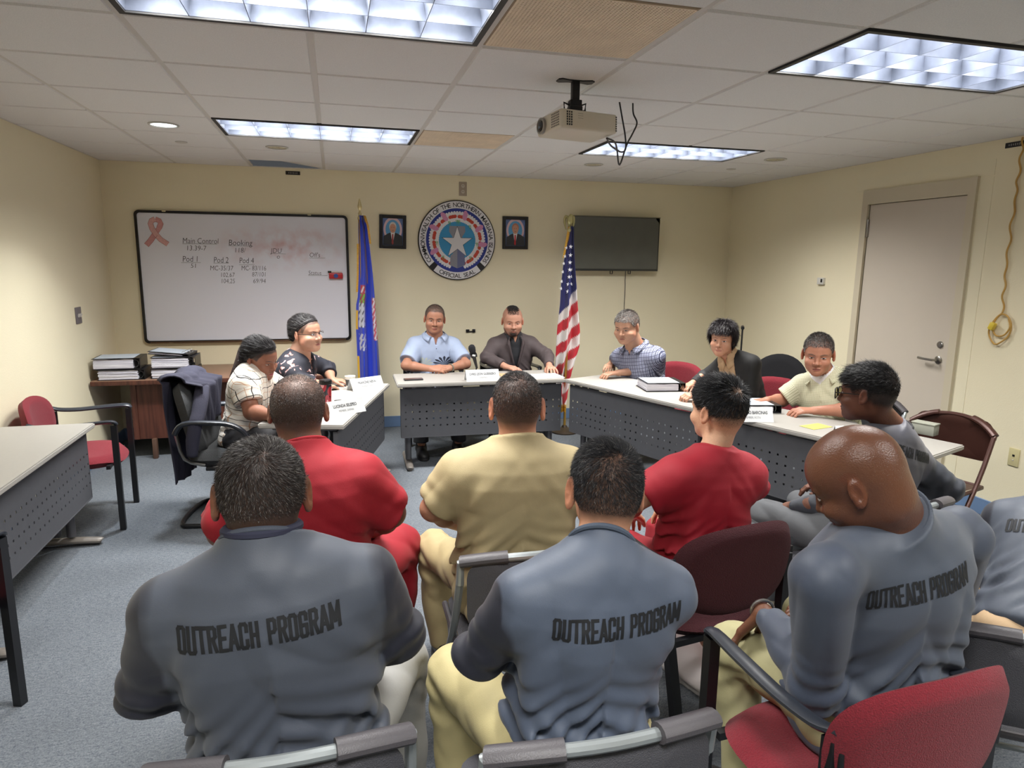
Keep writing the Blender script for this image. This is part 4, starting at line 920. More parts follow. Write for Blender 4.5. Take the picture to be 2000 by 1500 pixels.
# ================================================================== chairs
CG = mat('grey folding chair plastic', (76, 73, 77), rough=0.45, bump=(350, .15)); CGL = mat('silver grey chair tube', (150, 156, 158), rough=0.38, metal=0.45)
CGD = mat('dark grey perforated seat plastic', (66, 66, 72), rough=0.6, bump=(420, .4)); RUB = mat('black rubber tip', (14, 14, 15), rough=0.7)
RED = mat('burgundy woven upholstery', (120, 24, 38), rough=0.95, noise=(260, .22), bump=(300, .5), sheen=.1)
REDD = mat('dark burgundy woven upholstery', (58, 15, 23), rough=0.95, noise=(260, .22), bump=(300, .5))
CBK = mat('black chair frame', (22, 23, 27), rough=0.4); CARM = mat('black armrest plastic', (40, 44, 52), rough=0.35)
GRYU = mat('charcoal grey upholstery', (58, 60, 62), rough=0.95, noise=(200, .25), bump=(260, .5))
def folding_chair(label, loc, rz, m_panel=None, m_frame=None, zt=0.79, w=0.45, group='grey folding chairs', arch=0.0):
    """sits facing +y; origin on the floor under the seat"""
    t = thing('folding_chair', label, 'chair', (*loc, 0), rz, group)
    hw = w/2; mp_ = m_panel or CG; mf = m_frame or CGL
    # outer frame: rear top down to front feet on each side, joined by a bowed top rail
    def railpt(u): x = (u*2-1)*hw; return np.array([x, -0.245-0.045*(1-(2*u-1)**2), zt-0.028-arch+(0.022+arch)*(1-abs(2*u-1)**2.5)])
    mb = MB().tube([(-hw, -0.235, zt-0.10)]+[railpt(u) for u in np.linspace(0.0, 1, 13)]+[(hw, -0.235, zt-0.10)], 0.0125, n=10)
    fr = mb.obj('back_frame', mf, t)
    for s, u0, u1 in ((-1, 0.0, 0.30), (1, 0.70, 1.0)):
        mb = MB(); us = np.linspace(u0, u1, 8); mb.tube([railpt(u)+[0, -0.002, 0.004] for u in us], 0.0235, n=12, ry=0.018); mb.obj('corner_cap', mp_, fr)
    for s in (-1, 1):
        lg = MB().tube([(s*hw, -0.235, zt-0.09), (s*hw, -0.10, 0.45), (s*hw*1.02, 0.24, 0.012)], 0.0125, n=10, sub=3).obj('leg', mf, t)
        MB().tube([(s*hw*1.02, 0.225, 0.035), (s*hw*1.02, 0.245, 0.001)], 0.016, n=10).obj('leg_tip', RUB, lg)
        lg = MB().tube([(s*(hw-0.025), 0.13, 0.41), (s*(hw-0.015), -0.235, 0.012)], 0.0115, n=10).obj('leg', mf, t)
        MB().tube([(s*(hw-.015), -0.22, 0.033), (s*(hw-.015), -0.24, 0.001)], 0.015, n=10).obj('leg_tip', RUB, lg)
    MB().tube([(-hw, 0.14, 0.16), (hw, 0.14, 0.16)], 0.009, n=8).obj('crossbar', mf, t); MB().tube([(-hw+.02, -0.17, 0.10), (hw-.02, -0.17, 0.10)], 0.009, n=8).obj('crossbar', mf, t)
    # back panel
    pl = [(x, z) for x, z in rrect(w-0.03, 0.235, 0.06, 5)]
    def fb(x, z, d): return (x, -0.262-0.040*(1-(x/hw)**2)+d-0.12*(-z)*0.35+0.0, zt-0.13+z)
    shell_panel(pl, fb, 0.012, 'backrest', CGD if m_panel is None else m_panel, t, ring=5)
    pl = rrect(w-0.04, 0.40, 0.07, 5)
    def fs(x, y, d): return (x, y-0.02, 0.432-0.012*(1-(x/hw)**2)+d+0.01*(y > .12))
    shell_panel(pl, fs, 0.02, 'seat', CGD if m_panel is None else m_panel, t, ring=5)
    MB().tube([(-hw+.012, 0.14, .425), (-hw+.012, -.16, .425), (-hw+.05, -.215, .425), (hw-.05, -.215, .425), (hw-.012, -.16, .425), (hw-.012, .14, .425)], 0.011, n=8, sub=3).obj('seat_frame', CG if m_frame is None else mf, t)
    return t
def arm_chair(label, loc, rz, mback=None, mseat=None, w=0.56, zb=0.80, group='burgundy upholstered arm chairs'):
    t = thing('arm_chair', label, 'chair', (*loc, 0), rz, group); hw = w/2; mback = mback or RED; mseat = mseat or RED
    for s in (-1, 1):
        MB().tube([(s*hw, 0.22, 0.001), (s*hw, 0.22, 0.655)], 0.016, n=4, square=True).obj('leg', CBK, t)
        MB().tube([(s*(hw-.005), -0.30, 0.001), (s*(hw-.005), -0.20, 0.40), (s*(hw-.005), -0.20, 0.66)], 0.016, n=4, square=True).obj('leg', CBK, t)
        a = MB().tube([(s*hw, 0.235, 0.655), (s*(hw+.004), 0.21, 0.675), (s*(hw+.008), 0.10, 0.672), (s*(hw+.006), -0.05, 0.663), (s*(hw+.002), -0.16, 0.668), (s*(hw-0.004), -0.215, 0.685)], [0.012, 0.024, 0.026, 0.026, 0.024, 0.014], n=10, sub=4, ry=0.011)
        a.obj('armrest', CARM, t)
        MB().box((s*(hw-.035), -0.215, 0.60), (0.07, 0.012, 0.085), rot=(0, 0, -s*0.35), bev=.003).obj('back_bracket', CBK, t)
        for z in (0.575, 0.62): MB().lathe([(0.007, 0), (0.007, 0.004), (0.002, 0.006)], c=(s*(hw-.055), -0.226, z), axis='y', n=10).obj('bolt', ST, t)
    MB().tube([(-hw, 0.17, 0.395), (hw, 0.17, 0.395)], 0.011, n=4, square=True).obj('crossbar', CBK, t); MB().tube([(-hw, -0.2, 0.385), (hw, -0.2, 0.385)], 0.011, n=4, square=True).obj('crossbar', CBK, t)
    pl = [(0.255*math.copysign(abs(math.cos(a))**0.8, math.cos(a))*(1+0.05*math.sin(a)), 0.165*math.copysign(abs(math.sin(a))**0.75, math.sin(a))) for a in np.linspace(0, 2*PI, 41)[:-1]]
    zc = zb-0.165
    def fb(x, z, d): return (x, -0.205-0.05+0.055*(x/0.25)**2-0.10*z+d, zc+z)
    shell_panel(pl, fb, 0.055, 'backrest', mback, t, ring=7)
    pl = [(0.26*math.copysign(abs(math.cos(a))**0.75, math.cos(a)), 0.235*math.copysign(abs(math.sin(a))**0.75, math.sin(a))) for a in np.linspace(0, 2*PI, 41)[:-1]]
    def fs(x, y, d): return (x, y+0.0, 0.425+d-0.012*(1-(x/.26)**2)-(0.02*max(0, y-.15)/.08))
    shell_panel(pl, fs, 0.07, 'seat', mseat, t, ring=7)
    return t
# --- audience chairs
folding_chair('grey folding chair at the bottom left, under the person in the grey shirt', (-0.115, 1.375), 0.0, zt=0.80)
folding_chair('grey folding chair at the bottom centre, under the spiky haired person in grey', (0.455, 1.28), 0.0, zt=0.80)
folding_chair('grey folding chair under the person in the tan shirt', (0.56, 2.10), math.radians(0), zt=0.785)
folding_chair('dark grey folding chair under the large person in red', (-0.10, 2.20), math.radians(-4), zt=0.76)
folding_chair('grey folding chair under the person with yellow tinted glasses', (1.97, 2.16), math.radians(12), zt=0.78, w=0.47)
A3C = arm_chair('burgundy arm chair at the bottom right, under the bald person in grey', (1.20, 1.27), math.radians(4), w=0.47, zb=0.80)
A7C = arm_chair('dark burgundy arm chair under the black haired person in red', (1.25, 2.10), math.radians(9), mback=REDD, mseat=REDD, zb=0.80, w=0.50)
arm_chair('burgundy arm chair behind the empty table, beside the left wall', (-1.54, 4.60), math.radians(-84), w=0.50, zb=0.80)
arm_chair('burgundy arm chair at the left edge of the photo, mostly cut off', (-1.49, 2.52), math.radians(-20), w=0.50)
ch = arm_chair('burgundy chair under the person in the checked blue shirt', (2.66, 5.10), math.radians(119), w=0.46, zb=0.80)
ch = arm_chair('burgundy chair under the person in the black cardigan', (3.08, 4.34), math.radians(118), w=0.46, zb=0.78)
arm_chair('plain dark arm chair under the person in the brown blazer', (1.58, 6.13), math.radians(180), mback=GRYU, mseat=GRYU, w=0.46, zb=.66, group='dark chairs behind the front tables')
arm_chair('plain dark arm chair under the person in the pale blue leaf print shirt', (0.84, 6.1), math.radians(180), mback=GRYU, mseat=GRYU, w=0.46, zb=.66, group='dark chairs behind the front tables')
folding_chair('grey metal folding chair near the door, under the older person in the cream checked shirt', (3.15, 3.53), math.radians(112), zt=.80, w=.46, arch=.05)
arm_chair('plain dark chair under the person in the floral blouse', (-0.42, 5.2), math.radians(-72), mback=GRYU, mseat=GRYU, w=0.46, zb=.72, group='dark chairs behind the front tables')
BRN = mat('brown folding chair metal', (72, 44, 38), rough=0.4, metal=0.3)
folding_chair('empty brown metal folding chair behind the right end of the right table', (3.20, 2.97), math.radians(108), BRN, BRN, zt=0.80, group=None, arch=.06)
folding_chair('grey folding chair at the right edge of the photo, under the bent over person', (1.86, 1.35), math.radians(-35), zt=0.74)
# round backed black chair
BKU = mat('black fabric upholstery', (22, 22, 26), rough=0.95, noise=(200, .3))
t = thing('round_back_chair', 'black chair with a tall round back standing by the right wall', 'chair', (3.62, 5.0, 0), math.radians(125))
pl = [(0.25*math.cos(a), 0.22*math.sin(a)) for a in np.linspace(0, 2*PI, 33)[:-1]]
shell_panel(pl, lambda x, z, d: (x, -0.22+0.03*(x/.25)**2-.12*z+d, 0.64+z), 0.05, 'backrest', BKU, t, ring=6)
shell_panel(rrect(.5, .48, .1, 6), lambda x, y, d: (x, y+.02, .44+d), 0.08, 'seat', BKU, t, ring=6)
for s in (-1, 1):
    MB().tube([(s*.26, .22, .01), (s*.26, .2, .62), (s*.26, .1, .65), (s*.26, -.14, .64), (s*.25, -.2, .58)], .013, n=8, sub=3).obj('arm_frame', CBK, t)
    MB().tube([(s*.24, -.26, .001), (s*.24, -.20, .42)], .013, n=8).obj('leg', CBK, t)
# cantilever chair with jacket
t = thing('cantilever_chair', 'charcoal cushioned cantilever chair with black looped arms, holding a dark jacket', 'chair', (-0.66, 4.50, 0), math.radians(-98))
pl = rrect(.46, .46, .12, 6)
shell_panel(pl, lambda x, z, d: (x, -0.22+0.05*(x/.23)**2-.22*z+d, 0.66+z), 0.10, 'backrest', GRYU, t, ring=6)
shell_panel(rrect(.48, .46, .12, 6), lambda x, y, d: (x, y, .43+d), 0.10, 'seat', GRYU, t, ring=6)
for s in (-1, 1):
    MB().tube([(s*.25, -.26, .60), (s*.27, -.20, .665), (s*.285, -.05, .675), (s*.285, .08, .66), (s*.28, .16, .60), (s*.27, .19, .50), (s*.26, .16, .42)], [.014, .02, .026, .026, .022, .018, .014], n=10, sub=4, ry=.016).obj('arm_loop', CARM, t)
    MB().tube([(s*.23, -.26, .60), (s*.23, -.22, .44), (s*.23, -.1, .40)], .010, n=8, sub=3).obj('back_bar', ST, t)
MB().tube([(-.22, -.10, .375), (-.23, .16, .37), (-.235, .235, .32), (-.235, .22, .10), (-.235, .19, .03), (-.235, .10, .016), (-.235, -.18, .016), (-.22, -.26, .016), (-.1, -.29, .016), (.1, -.29, .016), (.22, -.26, .016), (.235, -.18, .016), (.235, .10, .016), (.235, .19, .03), (.235, .22, .10), (.235, .235, .32), (.23, .16, .37), (.22, -.10, .375)], .014, n=10, sub=4).obj('sled_base', CBK, t)
CANT = t
JK = mat('dark navy knit jacket', (46, 46, 62), rough=0.9, bump=(200, .3))
def jfn(u, v):
    x = -.05+(u-.5)*(.36+.08*math.sin(v*3)); s = v*1.05
    if s < .28: y, z = -0.135-.015*(1-s/.28)+.02, .62+s*.95
    elif s < .40: a = (s-.28)/.12*PI; y, z = -0.215+.075*math.cos(a)-.07, .888+.045*math.sin(a)
    else: y, z = -0.318-0.012*math.sin((s-.4)*8), .888-(s-.40)*.98
    f = 0.010*math.sin(u*21+v*5)+.006*math.sin(u*37-v*9+2)
    return (x+.02*math.sin(v*7), y+(f if s > .4 else -f), z+.01*math.sin(u*9))
jt = thing('jacket', 'dark navy jacket draped over the back of the cantilever chair', 'jacket', tuple(CANT.location), CANT.rotation_euler.z)
o = MB().grid(jfn, 60, 60).obj('body', JK, jt, angle=None); sm = o.modifiers.new('thickness', 'SOLIDIFY'); sm.thickness = .008
o = MB().tube([(.10, -.13, .86), (.17, -.12, .80), (.23, -.12, .72), (.27, -.13, .66), (.275, -.15, .56), (.27, -.16, .47)], [.04, .045, .042, .04, .04, .03], n=14, sub=4, ry=.026).obj('sleeve', JK, jt, angle=None)
MB().tube([(-.23, -.27, .84), (-.27, -.33, .70), (-.26, -.35, .52), (-.25, -.34, .36)], [.045, .05, .05, .04], n=14, sub=4, ry=.03).obj('sleeve', JK, jt, angle=None)
# folding hand trolley handle behind the cardigan wearer
p = PY(1449, 660, 5.55); t = thing('luggage_trolley', 'black telescopic handle of a wheeled case standing by the right wall', 'trolley', (p[0], 5.55, 0), 1.0)
for s in (-1, 1): MB().tube([(s*.06, 0, .45), (s*.06, 0, 1.06)], .008, n=8).obj('handle_rail', CBK, t)
MB().tube([(-.07, 0, 1.055), (.07, 0, 1.055)], .016, n=10).obj('grip', CBK, t)
MB().box((0, .02, .26), (.34, .2, .44), bev=.04, seg=4).obj('case', BKU, t)
for s in (-1, 1): MB().lathe([(.03, -.012), (.03, .012), (.001, .014)], c=(s*.13, .07, .03), axis='x', n=16).obj('wheel', RUB, t)
# grey storage box behind the right table end
p = PZ(1800, 846, TH); t = thing('storage_box', 'grey box standing on the far end of the right table beside the brown chair', 'box', (3.22, 3.02, TH+.0005), aR)
MB().box((0, 0, 0.03), (.12, .07, .06), bev=.004).obj('box', mat('grey green box', (140, 142, 132), .6), t); MB().box((0, 0, 0.064), (.125, .075, .008), bev=.002).obj('lid', mat('grey green lid', (150, 152, 140), .6), t)
# ================================================================== implicit surface toolkit
def rc(P, a, b, r1, r2):
    a = np.asarray(a, float); b = np.asarray(b, float); ab = b-a; t = np.clip((P-a)@ab/(ab@ab+1e-12), 0, 1)
    return np.linalg.norm(P-a-t[:, None]*ab, axis=1)-(r1+(r2-r1)*t)
def el(P, c, r, R=None):
    q = P-np.asarray(c, float)
    if R is not None: q = q@R
    r = np.asarray(r, float); k0 = np.linalg.norm(q/r, axis=1); k1 = np.linalg.norm(q/(r*r), axis=1)+1e-9
    return k0*(k0-1)/k1
def smin(a, b, k):
    h = np.maximum(k-np.abs(a-b), 0)/k; return np.minimum(a, b)-h*h*k*0.25
def smax(a, b, k): return -smin(-a, -b, k)
def rotm(yaw=0, pitch=0, roll=0):
    """columns = local axes; yaw + turns to the left, pitch + looks down, roll + tips to the right shoulder"""
    return np.array(Matrix.Rotation(math.radians(yaw), 3, 'Z') @ Matrix.Rotation(math.radians(-pitch), 3, 'X') @ Matrix.Rotation(math.radians(roll), 3, 'Y'))
_dirs = RNG.normal(size=(24, 3)); _dirs /= np.linalg.norm(_dirs, axis=1)[:, None]; _ph = RNG.uniform(0, 6.28, 24)
def wob(P, f, seed=0, n=4):
    s = 0
    for i in range(n):
        k = (i+seed*5) % 24; s = s+np.sin(P@_dirs[k]*f*(1+.23*i)+_ph[k])
    return s/n
def ridge(P, f, seed=0):
    w = P+0.03*np.stack([wob(P, f*.35, seed+1, 2), wob(P, f*.35, seed+2, 2), wob(P, f*.35, seed+3, 2)], 1)
    return 1-2*np.abs(wob(w, f, seed, 2))
def polygonize(f, lo, hi, h, lip=1.7):
    lo = np.array(lo, float); B = 4; n = np.ceil((np.array(hi)-lo)/h/B).astype(int)*B; nb = n//B
    ci = np.stack(np.meshgrid(*[np.arange(k) for k in nb], indexing='ij'), -1).reshape(-1, 3)
    dc = f(lo+(ci*B+B/2)*h); act = np.abs(dc) < B*h*0.87*lip
    full = np.where(dc.reshape(nb) > 0, 1.0, -1.0)
    V = np.ones(n+1, np.float64); rep = np.repeat(np.repeat(np.repeat(full, B, 0), B, 1), B, 2); V[:n[0], :n[1], :n[2]] = rep
    need = np.zeros(n+1, bool); ab = ci[act]
    o = np.stack(np.meshgrid(*[np.arange(B+1)]*3, indexing='ij'), -1).reshape(-1, 3)
    for s in range(0, len(ab), 20000):
        ii = (ab[s:s+20000, None, :]*B+o[None]).reshape(-1, 3); need[ii[:, 0], ii[:, 1], ii[:, 2]] = True
    idx = np.argwhere(need)
    for s in range(0, len(idx), 400000): q = idx[s:s+400000]; V[q[:, 0], q[:, 1], q[:, 2]] = f(lo+q*h)
    S = V < 0
    c = S[:-1, :-1, :-1].astype(np.int8)
    cnt = sum(S[a:n[0]+a, b:n[1]+b, d:n[2]+d].astype(np.int8) for a in (0, 1) for b in (0, 1) for d in (0, 1))
    cell = (cnt > 0) & (cnt < 8); cells = np.argwhere(cell)
    if not len(cells): return np.zeros((0, 3)), np.zeros((0, 4), int)
    cid = -np.ones(n, np.int64); cid[cell] = np.arange(len(cells))
    acc = np.zeros((len(cells), 3)); k = np.zeros(len(cells)); cor = [(a, b, d) for a in (0, 1) for b in (0, 1) for d in (0, 1)]
    val = {q: V[cells[:, 0]+q[0], cells[:, 1]+q[1], cells[:, 2]+q[2]] for q in cor}
    for q in cor:
        for ax in range(3):
            if q[ax] == 0:
                q2 = list(q); q2[ax] = 1; v0, v1 = val[q], val[tuple(q2)]; m = (v0 < 0) != (v1 < 0)
                t = np.where(m, v0/np.where(m, v0-v1, 1), 0); p = np.tile(np.array(q, float), (len(cells), 1)); p[:, ax] += t
                acc += p*m[:, None]; k += m
    P = lo+(cells+acc/k[:, None])*h; Fs = []
    for ax in range(3):
        a1, a2 = [(1, 2), (2, 0), (0, 1)][ax]
        sl0 = [slice(None)]*3; sl1 = [slice(None)]*3; sl0[ax] = slice(0, n[ax]); sl1[ax] = slice(1, n[ax]+1)
        E0 = S[tuple(sl0)]; E1 = S[tuple(sl1)]; e = np.argwhere(E0 != E1); e = e[(e[:, a1] > 0) & (e[:, a1] < n[a1]) & (e[:, a2] > 0) & (e[:, a2] < n[a2])]
        if not len(e): continue
        ids = []
        for (u, v) in ((-1, -1), (0, -1), (0, 0), (-1, 0)):
            q = e.copy(); q[:, a1] += u; q[:, a2] += v; ids.append(cid[q[:, 0], q[:, 1], q[:, 2]])
        Q = np.stack(ids, 1); ins = E0[e[:, 0], e[:, 1], e[:, 2]]; Q[~ins] = Q[~ins][:, ::-1]; Q = Q[(Q >= 0).all(1)]; Fs.append(Q)
    return P, np.concatenate(Fs)
def join(parts):
    Vs, Fs, Cs, k = [], [], [], 0
    for V, Fc, C in parts: Vs.append(V); Fs.append(Fc+k); Cs.append(C if C.ndim == 2 else np.tile(C, (len(V), 1))); k += len(V)
    return np.concatenate(Vs), np.concatenate(Fs), np.concatenate(Cs)
# ================================================================== materials for people
SKIN = mat('skin', (150, 110, 90), rough=0.52, attr=True, sss=0.10, noise=(120, 0.05), bump=(260, 0.12))
SKIN_SHINY = mat('oiled bare scalp skin', (150, 110, 90), rough=0.30, attr=True, sss=0.08, noise=(90, 0.06), bump=(300, 0.18))
CLOTH = mat('knit jersey cloth', (128, 128, 128), rough=0.72, attr=True, noise=(30, .035), bump=(500, .12), sheen=.04)
CLOTHS = mat('smooth moisture wicking cloth', (128, 128, 128), rough=0.55, attr=True, noise=(18, .03), bump=(600, .06), sheen=.12)
HAIR = mat('hair', (20, 18, 18), rough=0.5, attr=True, spec=.35)
PRINT = mat('black heat print', (22, 24, 28), rough=0.7, noise=(26, .35))
SHOE = mat('shoe', (30, 30, 30), rough=.5, attr=True)
# ================================================================== head
def head_sdf(q, o):
    """q in head space: y forward, z up, origin between the ears at eye level"""
    w = o.get('hw', 1.0); fat = o.get('fat', 0.0)
    q = q.copy(); q[:, 0] /= w
    ax = np.abs(q[:, 0]); qs = q.copy(); qs[:, 0] = ax
    d = el(q, (0, -0.018, 0.033), (0.0780, 0.097, 0.088))
    d = smin(d, el(q, (0, 0.022, 0.032), (0.0695, 0.070, 0.072)), 0.02)
    d = smin(d, el(q, (0, -0.045, -0.012), (0.066, 0.055, 0.062)), 0.03)
    jaw = el(q, (0, 0.028, -0.050), (0.0625+fat, 0.062, 0.062+fat*.3)); d = smin(d, jaw, 0.03)
    d = smin(d, el(q, (0, 0.066, -0.092-fat*.3), (0.024+fat*.6, 0.024, 0.022)), 0.03)
    d = smin(d, el(qs, (0.036, 0.058, -0.034), (0.028+fat*.5, 0.030, 0.026)), 0.015)            # cheeks
    d = smin(d, rc(qs, (0.0, 0.087, 0.016), (0.040, 0.070, 0.017), 0.0085, 0.009), 0.014)        # brow ridge
    d = smax(d, -el(qs, (0.031, 0.103, -0.001), (0.017, 0.022, 0.0105)), 0.012)                 # eye socket
    d = smin(d, el(qs, (0.031, 0.072, -0.001), (0.0145, 0.0125, 0.011)), 0.003)               # lidded eye ball
    nl = o.get('nose', 1.0)
    d = smin(d, rc(q, (0, 0.084, 0.010), (0, 0.100*1, -0.028), 0.0075, 0.0105*nl), 0.010)
    d = smin(d, el(q, (0, 0.102, -0.033), (0.0115*nl, 0.0125, 0.0105)), 0.006)
    d = smin(d, el(qs, (0.0135*nl, 0.092, -0.036), (0.0085, 0.0105, 0.0085)), 0.005)
    d = smin(d, el(q, (0, 0.085, -0.062), (0.023, 0.013, 0.0065)), 0.005)
    d = smin(d, el(q, (0, 0.083, -0.0715), (0.020, 0.0135, 0.0068)), 0.004)
    mo = o.get('mouth', 0.0)
    d = smax(d, -el(q, (0, 0.100, -0.0668-mo*.5), (0.022, 0.010, 0.0014+mo)), 0.003)
    # ears
    er = o.get('ear', 1.0); Re = rotm(-14, 0, 0)
    qe = qs-np.array([0.0765+.010*max(0, er-1), -0.012, -0.006]); qe = qe@np.array(Matrix.Rotation(math.radians(-22), 3, 'Z'))
    qe = qe@np.array(Matrix.Rotation(math.radians(8), 3, 'X'))
    e = el(qe, (0.005, 0, 0.003), (0.0075, 0.017*er, 0.030*er)); e = smin(e, el(qe, (0.003, 0.004, -0.022*er), (0.006, 0.009, 0.011)), 0.008)
    e = smax(e, -el(qe, (0.013, 0.002, 0.003), (0.0065, 0.010*er, 0.020*er)), 0.004)
    e = smin(e, el(qe, (0.004, 0.010, -0.004), (0.006, 0.005, 0.008)), 0.004)
    d = smin(d, e, 0.006)
    return d*min(w, 1)
def surf_y(o, x, z, y0=0.14, y1=0.0):
    """front surface of the face at x,z (arrays)"""
    x = np.asarray(x, float); z = np.asarray(z, float); y = np.full(x.shape, y0); 
    for _ in range(60):
        d = head_sdf(np.stack([x, y, z], 1), o); y = np.maximum(y-np.maximum(d*0.7, 0), y1)
    return y
def face_patch(o, x0, x1, z0, z1, n, m, colf, off=0.0006):
    X, Z = np.meshgrid(np.linspace(x0, x1, n+1), np.linspace(z0, z1, m+1)); x, z = X.ravel(), Z.ravel()
    c, keep = colf(x, z); y = surf_y(o, x, z)+off
    V = np.stack([x, y, z], 1); Fc = np.array([(j*(n+1)+i, j*(n+1)+i+1, (j+1)*(n+1)+i+1, (j+1)*(n+1)+i)[::-1] for j in range(m) for i in range(n)])
    Fc = Fc[keep[Fc].all(1)]; used = np.unique(Fc); mp = -np.ones(len(V), int); mp[used] = np.arange(len(used))
    return V[used], mp[Fc], c[used]
def face_details(o, skin):
    out = []; sk = np.array(srgb(skin)); lids = o.get('lids', 1.0); w = o.get('hw', 1)
    gaze = o.get('gaze', (0, 0))
    for s in (-1, 1):
        cx = s*0.031*w
        def colf(x, z, cx=cx, s=s):
            u = (x-cx)/0.0145; zz = z+0.0012-0.0012*s*u; hi = 0.0052*lids*np.sqrt(np.clip(1-u*u, 0, 1)); lo_ = -0.0040*np.sqrt(np.clip(1-u*u, 0, 1))
            white = (zz < hi) & (zz > lo_); r = np.hypot(x-cx-gaze[0]*.004, zz-0.0004-gaze[1]*.003)
            c = np.tile(np.array(srgb((196, 186, 180))), (len(x), 1)); c[r < 0.0056] = srgb((44, 26, 20)); c[r < 0.0024] = srgb((10, 8, 8))
            lash = (zz >= hi) & (zz < hi+0.0019); c[lash] = srgb((38, 26, 24)); low = (zz <= lo_) & (zz > lo_-.0008); c[low] = sk*.6
            crease = (zz >= hi+0.0019) & (zz < hi+0.003); c[crease] = sk*0.85  # upper lid shade painted in: darker crease above the lash line
            keep = (np.abs(u) < 1.05) & (zz < hi+0.003) & (zz > lo_-.0012); return c, keep
        out.append(face_patch(o, cx-0.0155, cx+0.0155, -0.0075, 0.0092, 44, 30, colf, 0.0004))
        bc = o.get('brow', (40, 30, 28)); bt = o.get('browt', 1.0)
        def colb(x, z, cx=cx, s=s):
            u = (x-cx)*s/0.020; cz = 0.0165+0.0035*(1-(u-.3)**2); t = 0.0038*bt*(1-0.5*np.abs(u))
            keep = (np.abs(u) < 1) & (np.abs(z-cz) < t); c = np.tile(np.array(srgb(bc)), (len(x), 1)); return c, keep
        out.append(face_patch(o, cx-0.022, cx+0.022, 0.006, 0.026, 40, 22, colb, 0.0007))
    lc = np.array(srgb(o.get('lip', (150, 86, 78))))
    def colm(x, z):
        u = x/0.0225; z = z+.0022*u*u; up = -0.0645+0.0050*(1-u*u)-0.001*np.exp(-(x/0.004)**2); lo_ = -0.0695-0.0068*(1-u*u); mid = -0.0668-0.001*u*u
        c = np.tile(lc, (len(x), 1)); ml = np.abs(z-mid) < 0.0009+o.get('mouth', 0)*.8; c[ml] = lc*.25; return c, (np.abs(u) < 1) & (z < up) & (z > lo_)
    out.append(face_patch(o, -0.023, 0.023, -0.079, -0.057, 44, 26, colm, 0.0003))
    def coln(x, z):
        r = np.hypot((np.abs(x)-0.0075)/0.0040, (z+0.0435)/0.0022); return np.tile(sk*.22, (len(x), 1)), r < 1
    out.append(face_patch(o, -0.014, 0.014, -0.048, -0.039, 28, 12, coln, 0.0003))
    return out
# ================================================================== hands
def hand_prims(wr, dirv, nrm, side, curl=0.35, spread=0.16, thumb=0.5, s=1.0, curls=None):
    """wr wrist point, dirv towards the fingertips, nrm out of the back of the hand; side +1 when the thumb lies on dir x nrm"""
    d = np.array(dirv, float); d /= np.linalg.norm(d); n = np.array(nrm, float); n -= d*(n@d); n /= np.linalg.norm(n); t = np.cross(d, n)*side
    pr = []; wr = np.array(wr, float)
    kn = []
    for i, (off, ln) in enumerate(((0.030, 0.086), (0.010, 0.092), (-0.010, 0.087), (-0.029, 0.076))):
        k = wr+s*(d*(0.088-0.004*abs(i-1))+t*off); kn.append(k); pr.append(('p', wr+s*(d*0.012+t*off*.55), k, .0150*s, .0125*s))
        c = (curls[i] if curls else curl)*(1+0.06*i); a = (1.5-i)*spread*.5; dd = d*math.cos(a)+t*math.sin(a)
        p = k; ang = c*0.55; L = [ln*.46*s, ln*.31*s, ln*.25*s]; R_ = [.0098, .0088, .0080, .0066]
        for j in range(3):
            v = dd*math.cos(ang)-n*math.sin(ang); p2 = p+v*L[j]; pr.append(('f%d' % i, p, p2, R_[j]*s, R_[j+1]*s)); p = p2; ang += c*(1.0, .75, .5)[j]
    tb = wr+s*(d*.022+t*.026-n*.006); a = thumb; v = d*math.cos(a)+t*math.sin(a)-n*.25; v /= np.linalg.norm(v)
    p2 = tb+v*.042*s; pr.append(('t', tb, p2, .0145*s, .0110*s)); v2 = d*math.cos(a*.4)+t*math.sin(a*.4)-n*.35; v2 /= np.linalg.norm(v2); p3 = p2+v2*.030*s; pr.append(('t', p2, p3, .0108*s, .0098*s)); pr.append(('t', p3, p3+v2*.022*s, .0098*s, .0078*s))
    return pr
def hand_sdf(P, pr):
    g = {}
    for k, a, b, r1, r2 in pr:
        d = rc(P, a, b, r1, r2); g[k] = d if k not in g else smin(g[k], d, .012 if k == 'p' else .004)
    out = g['p']
    for k in g:
        if k != 'p': out = smin(out, g[k], .007)
    return out
# ================================================================== torso
DEFT = [(0.40, .165, .125, 0), (0.50, .172, .128, 0), (0.62, .165, .120, .004), (0.75, .165, .116, .0), (0.86, .178, .116, -.006), (0.93, .176, .108, -.010), (0.98, .160, .096, -.010), (1.03, .118, .080, -.006), (1.07, .07, .068, .0), (1.13, .04, .05, .004)]
def torso_sdf(q, T, infl=0.0, ztop=1.07, zbot=0.44, n=2.35):
    T = np.array(T); z = q[:, 2]; a = np.interp(z, T[:, 0], T[:, 1])+infl; b = np.interp(z, T[:, 0], T[:, 2])+infl; cy = np.interp(z, T[:, 0], T[:, 3])
    k = (np.abs(q[:, 0]/a)**n+np.abs((q[:, 1]-cy)/b)**n)**(1/n); d = (k-1)*np.minimum(a, b)*0.9
    d = smax(d, z-ztop, .05); return smax(d, zbot-z, .04)
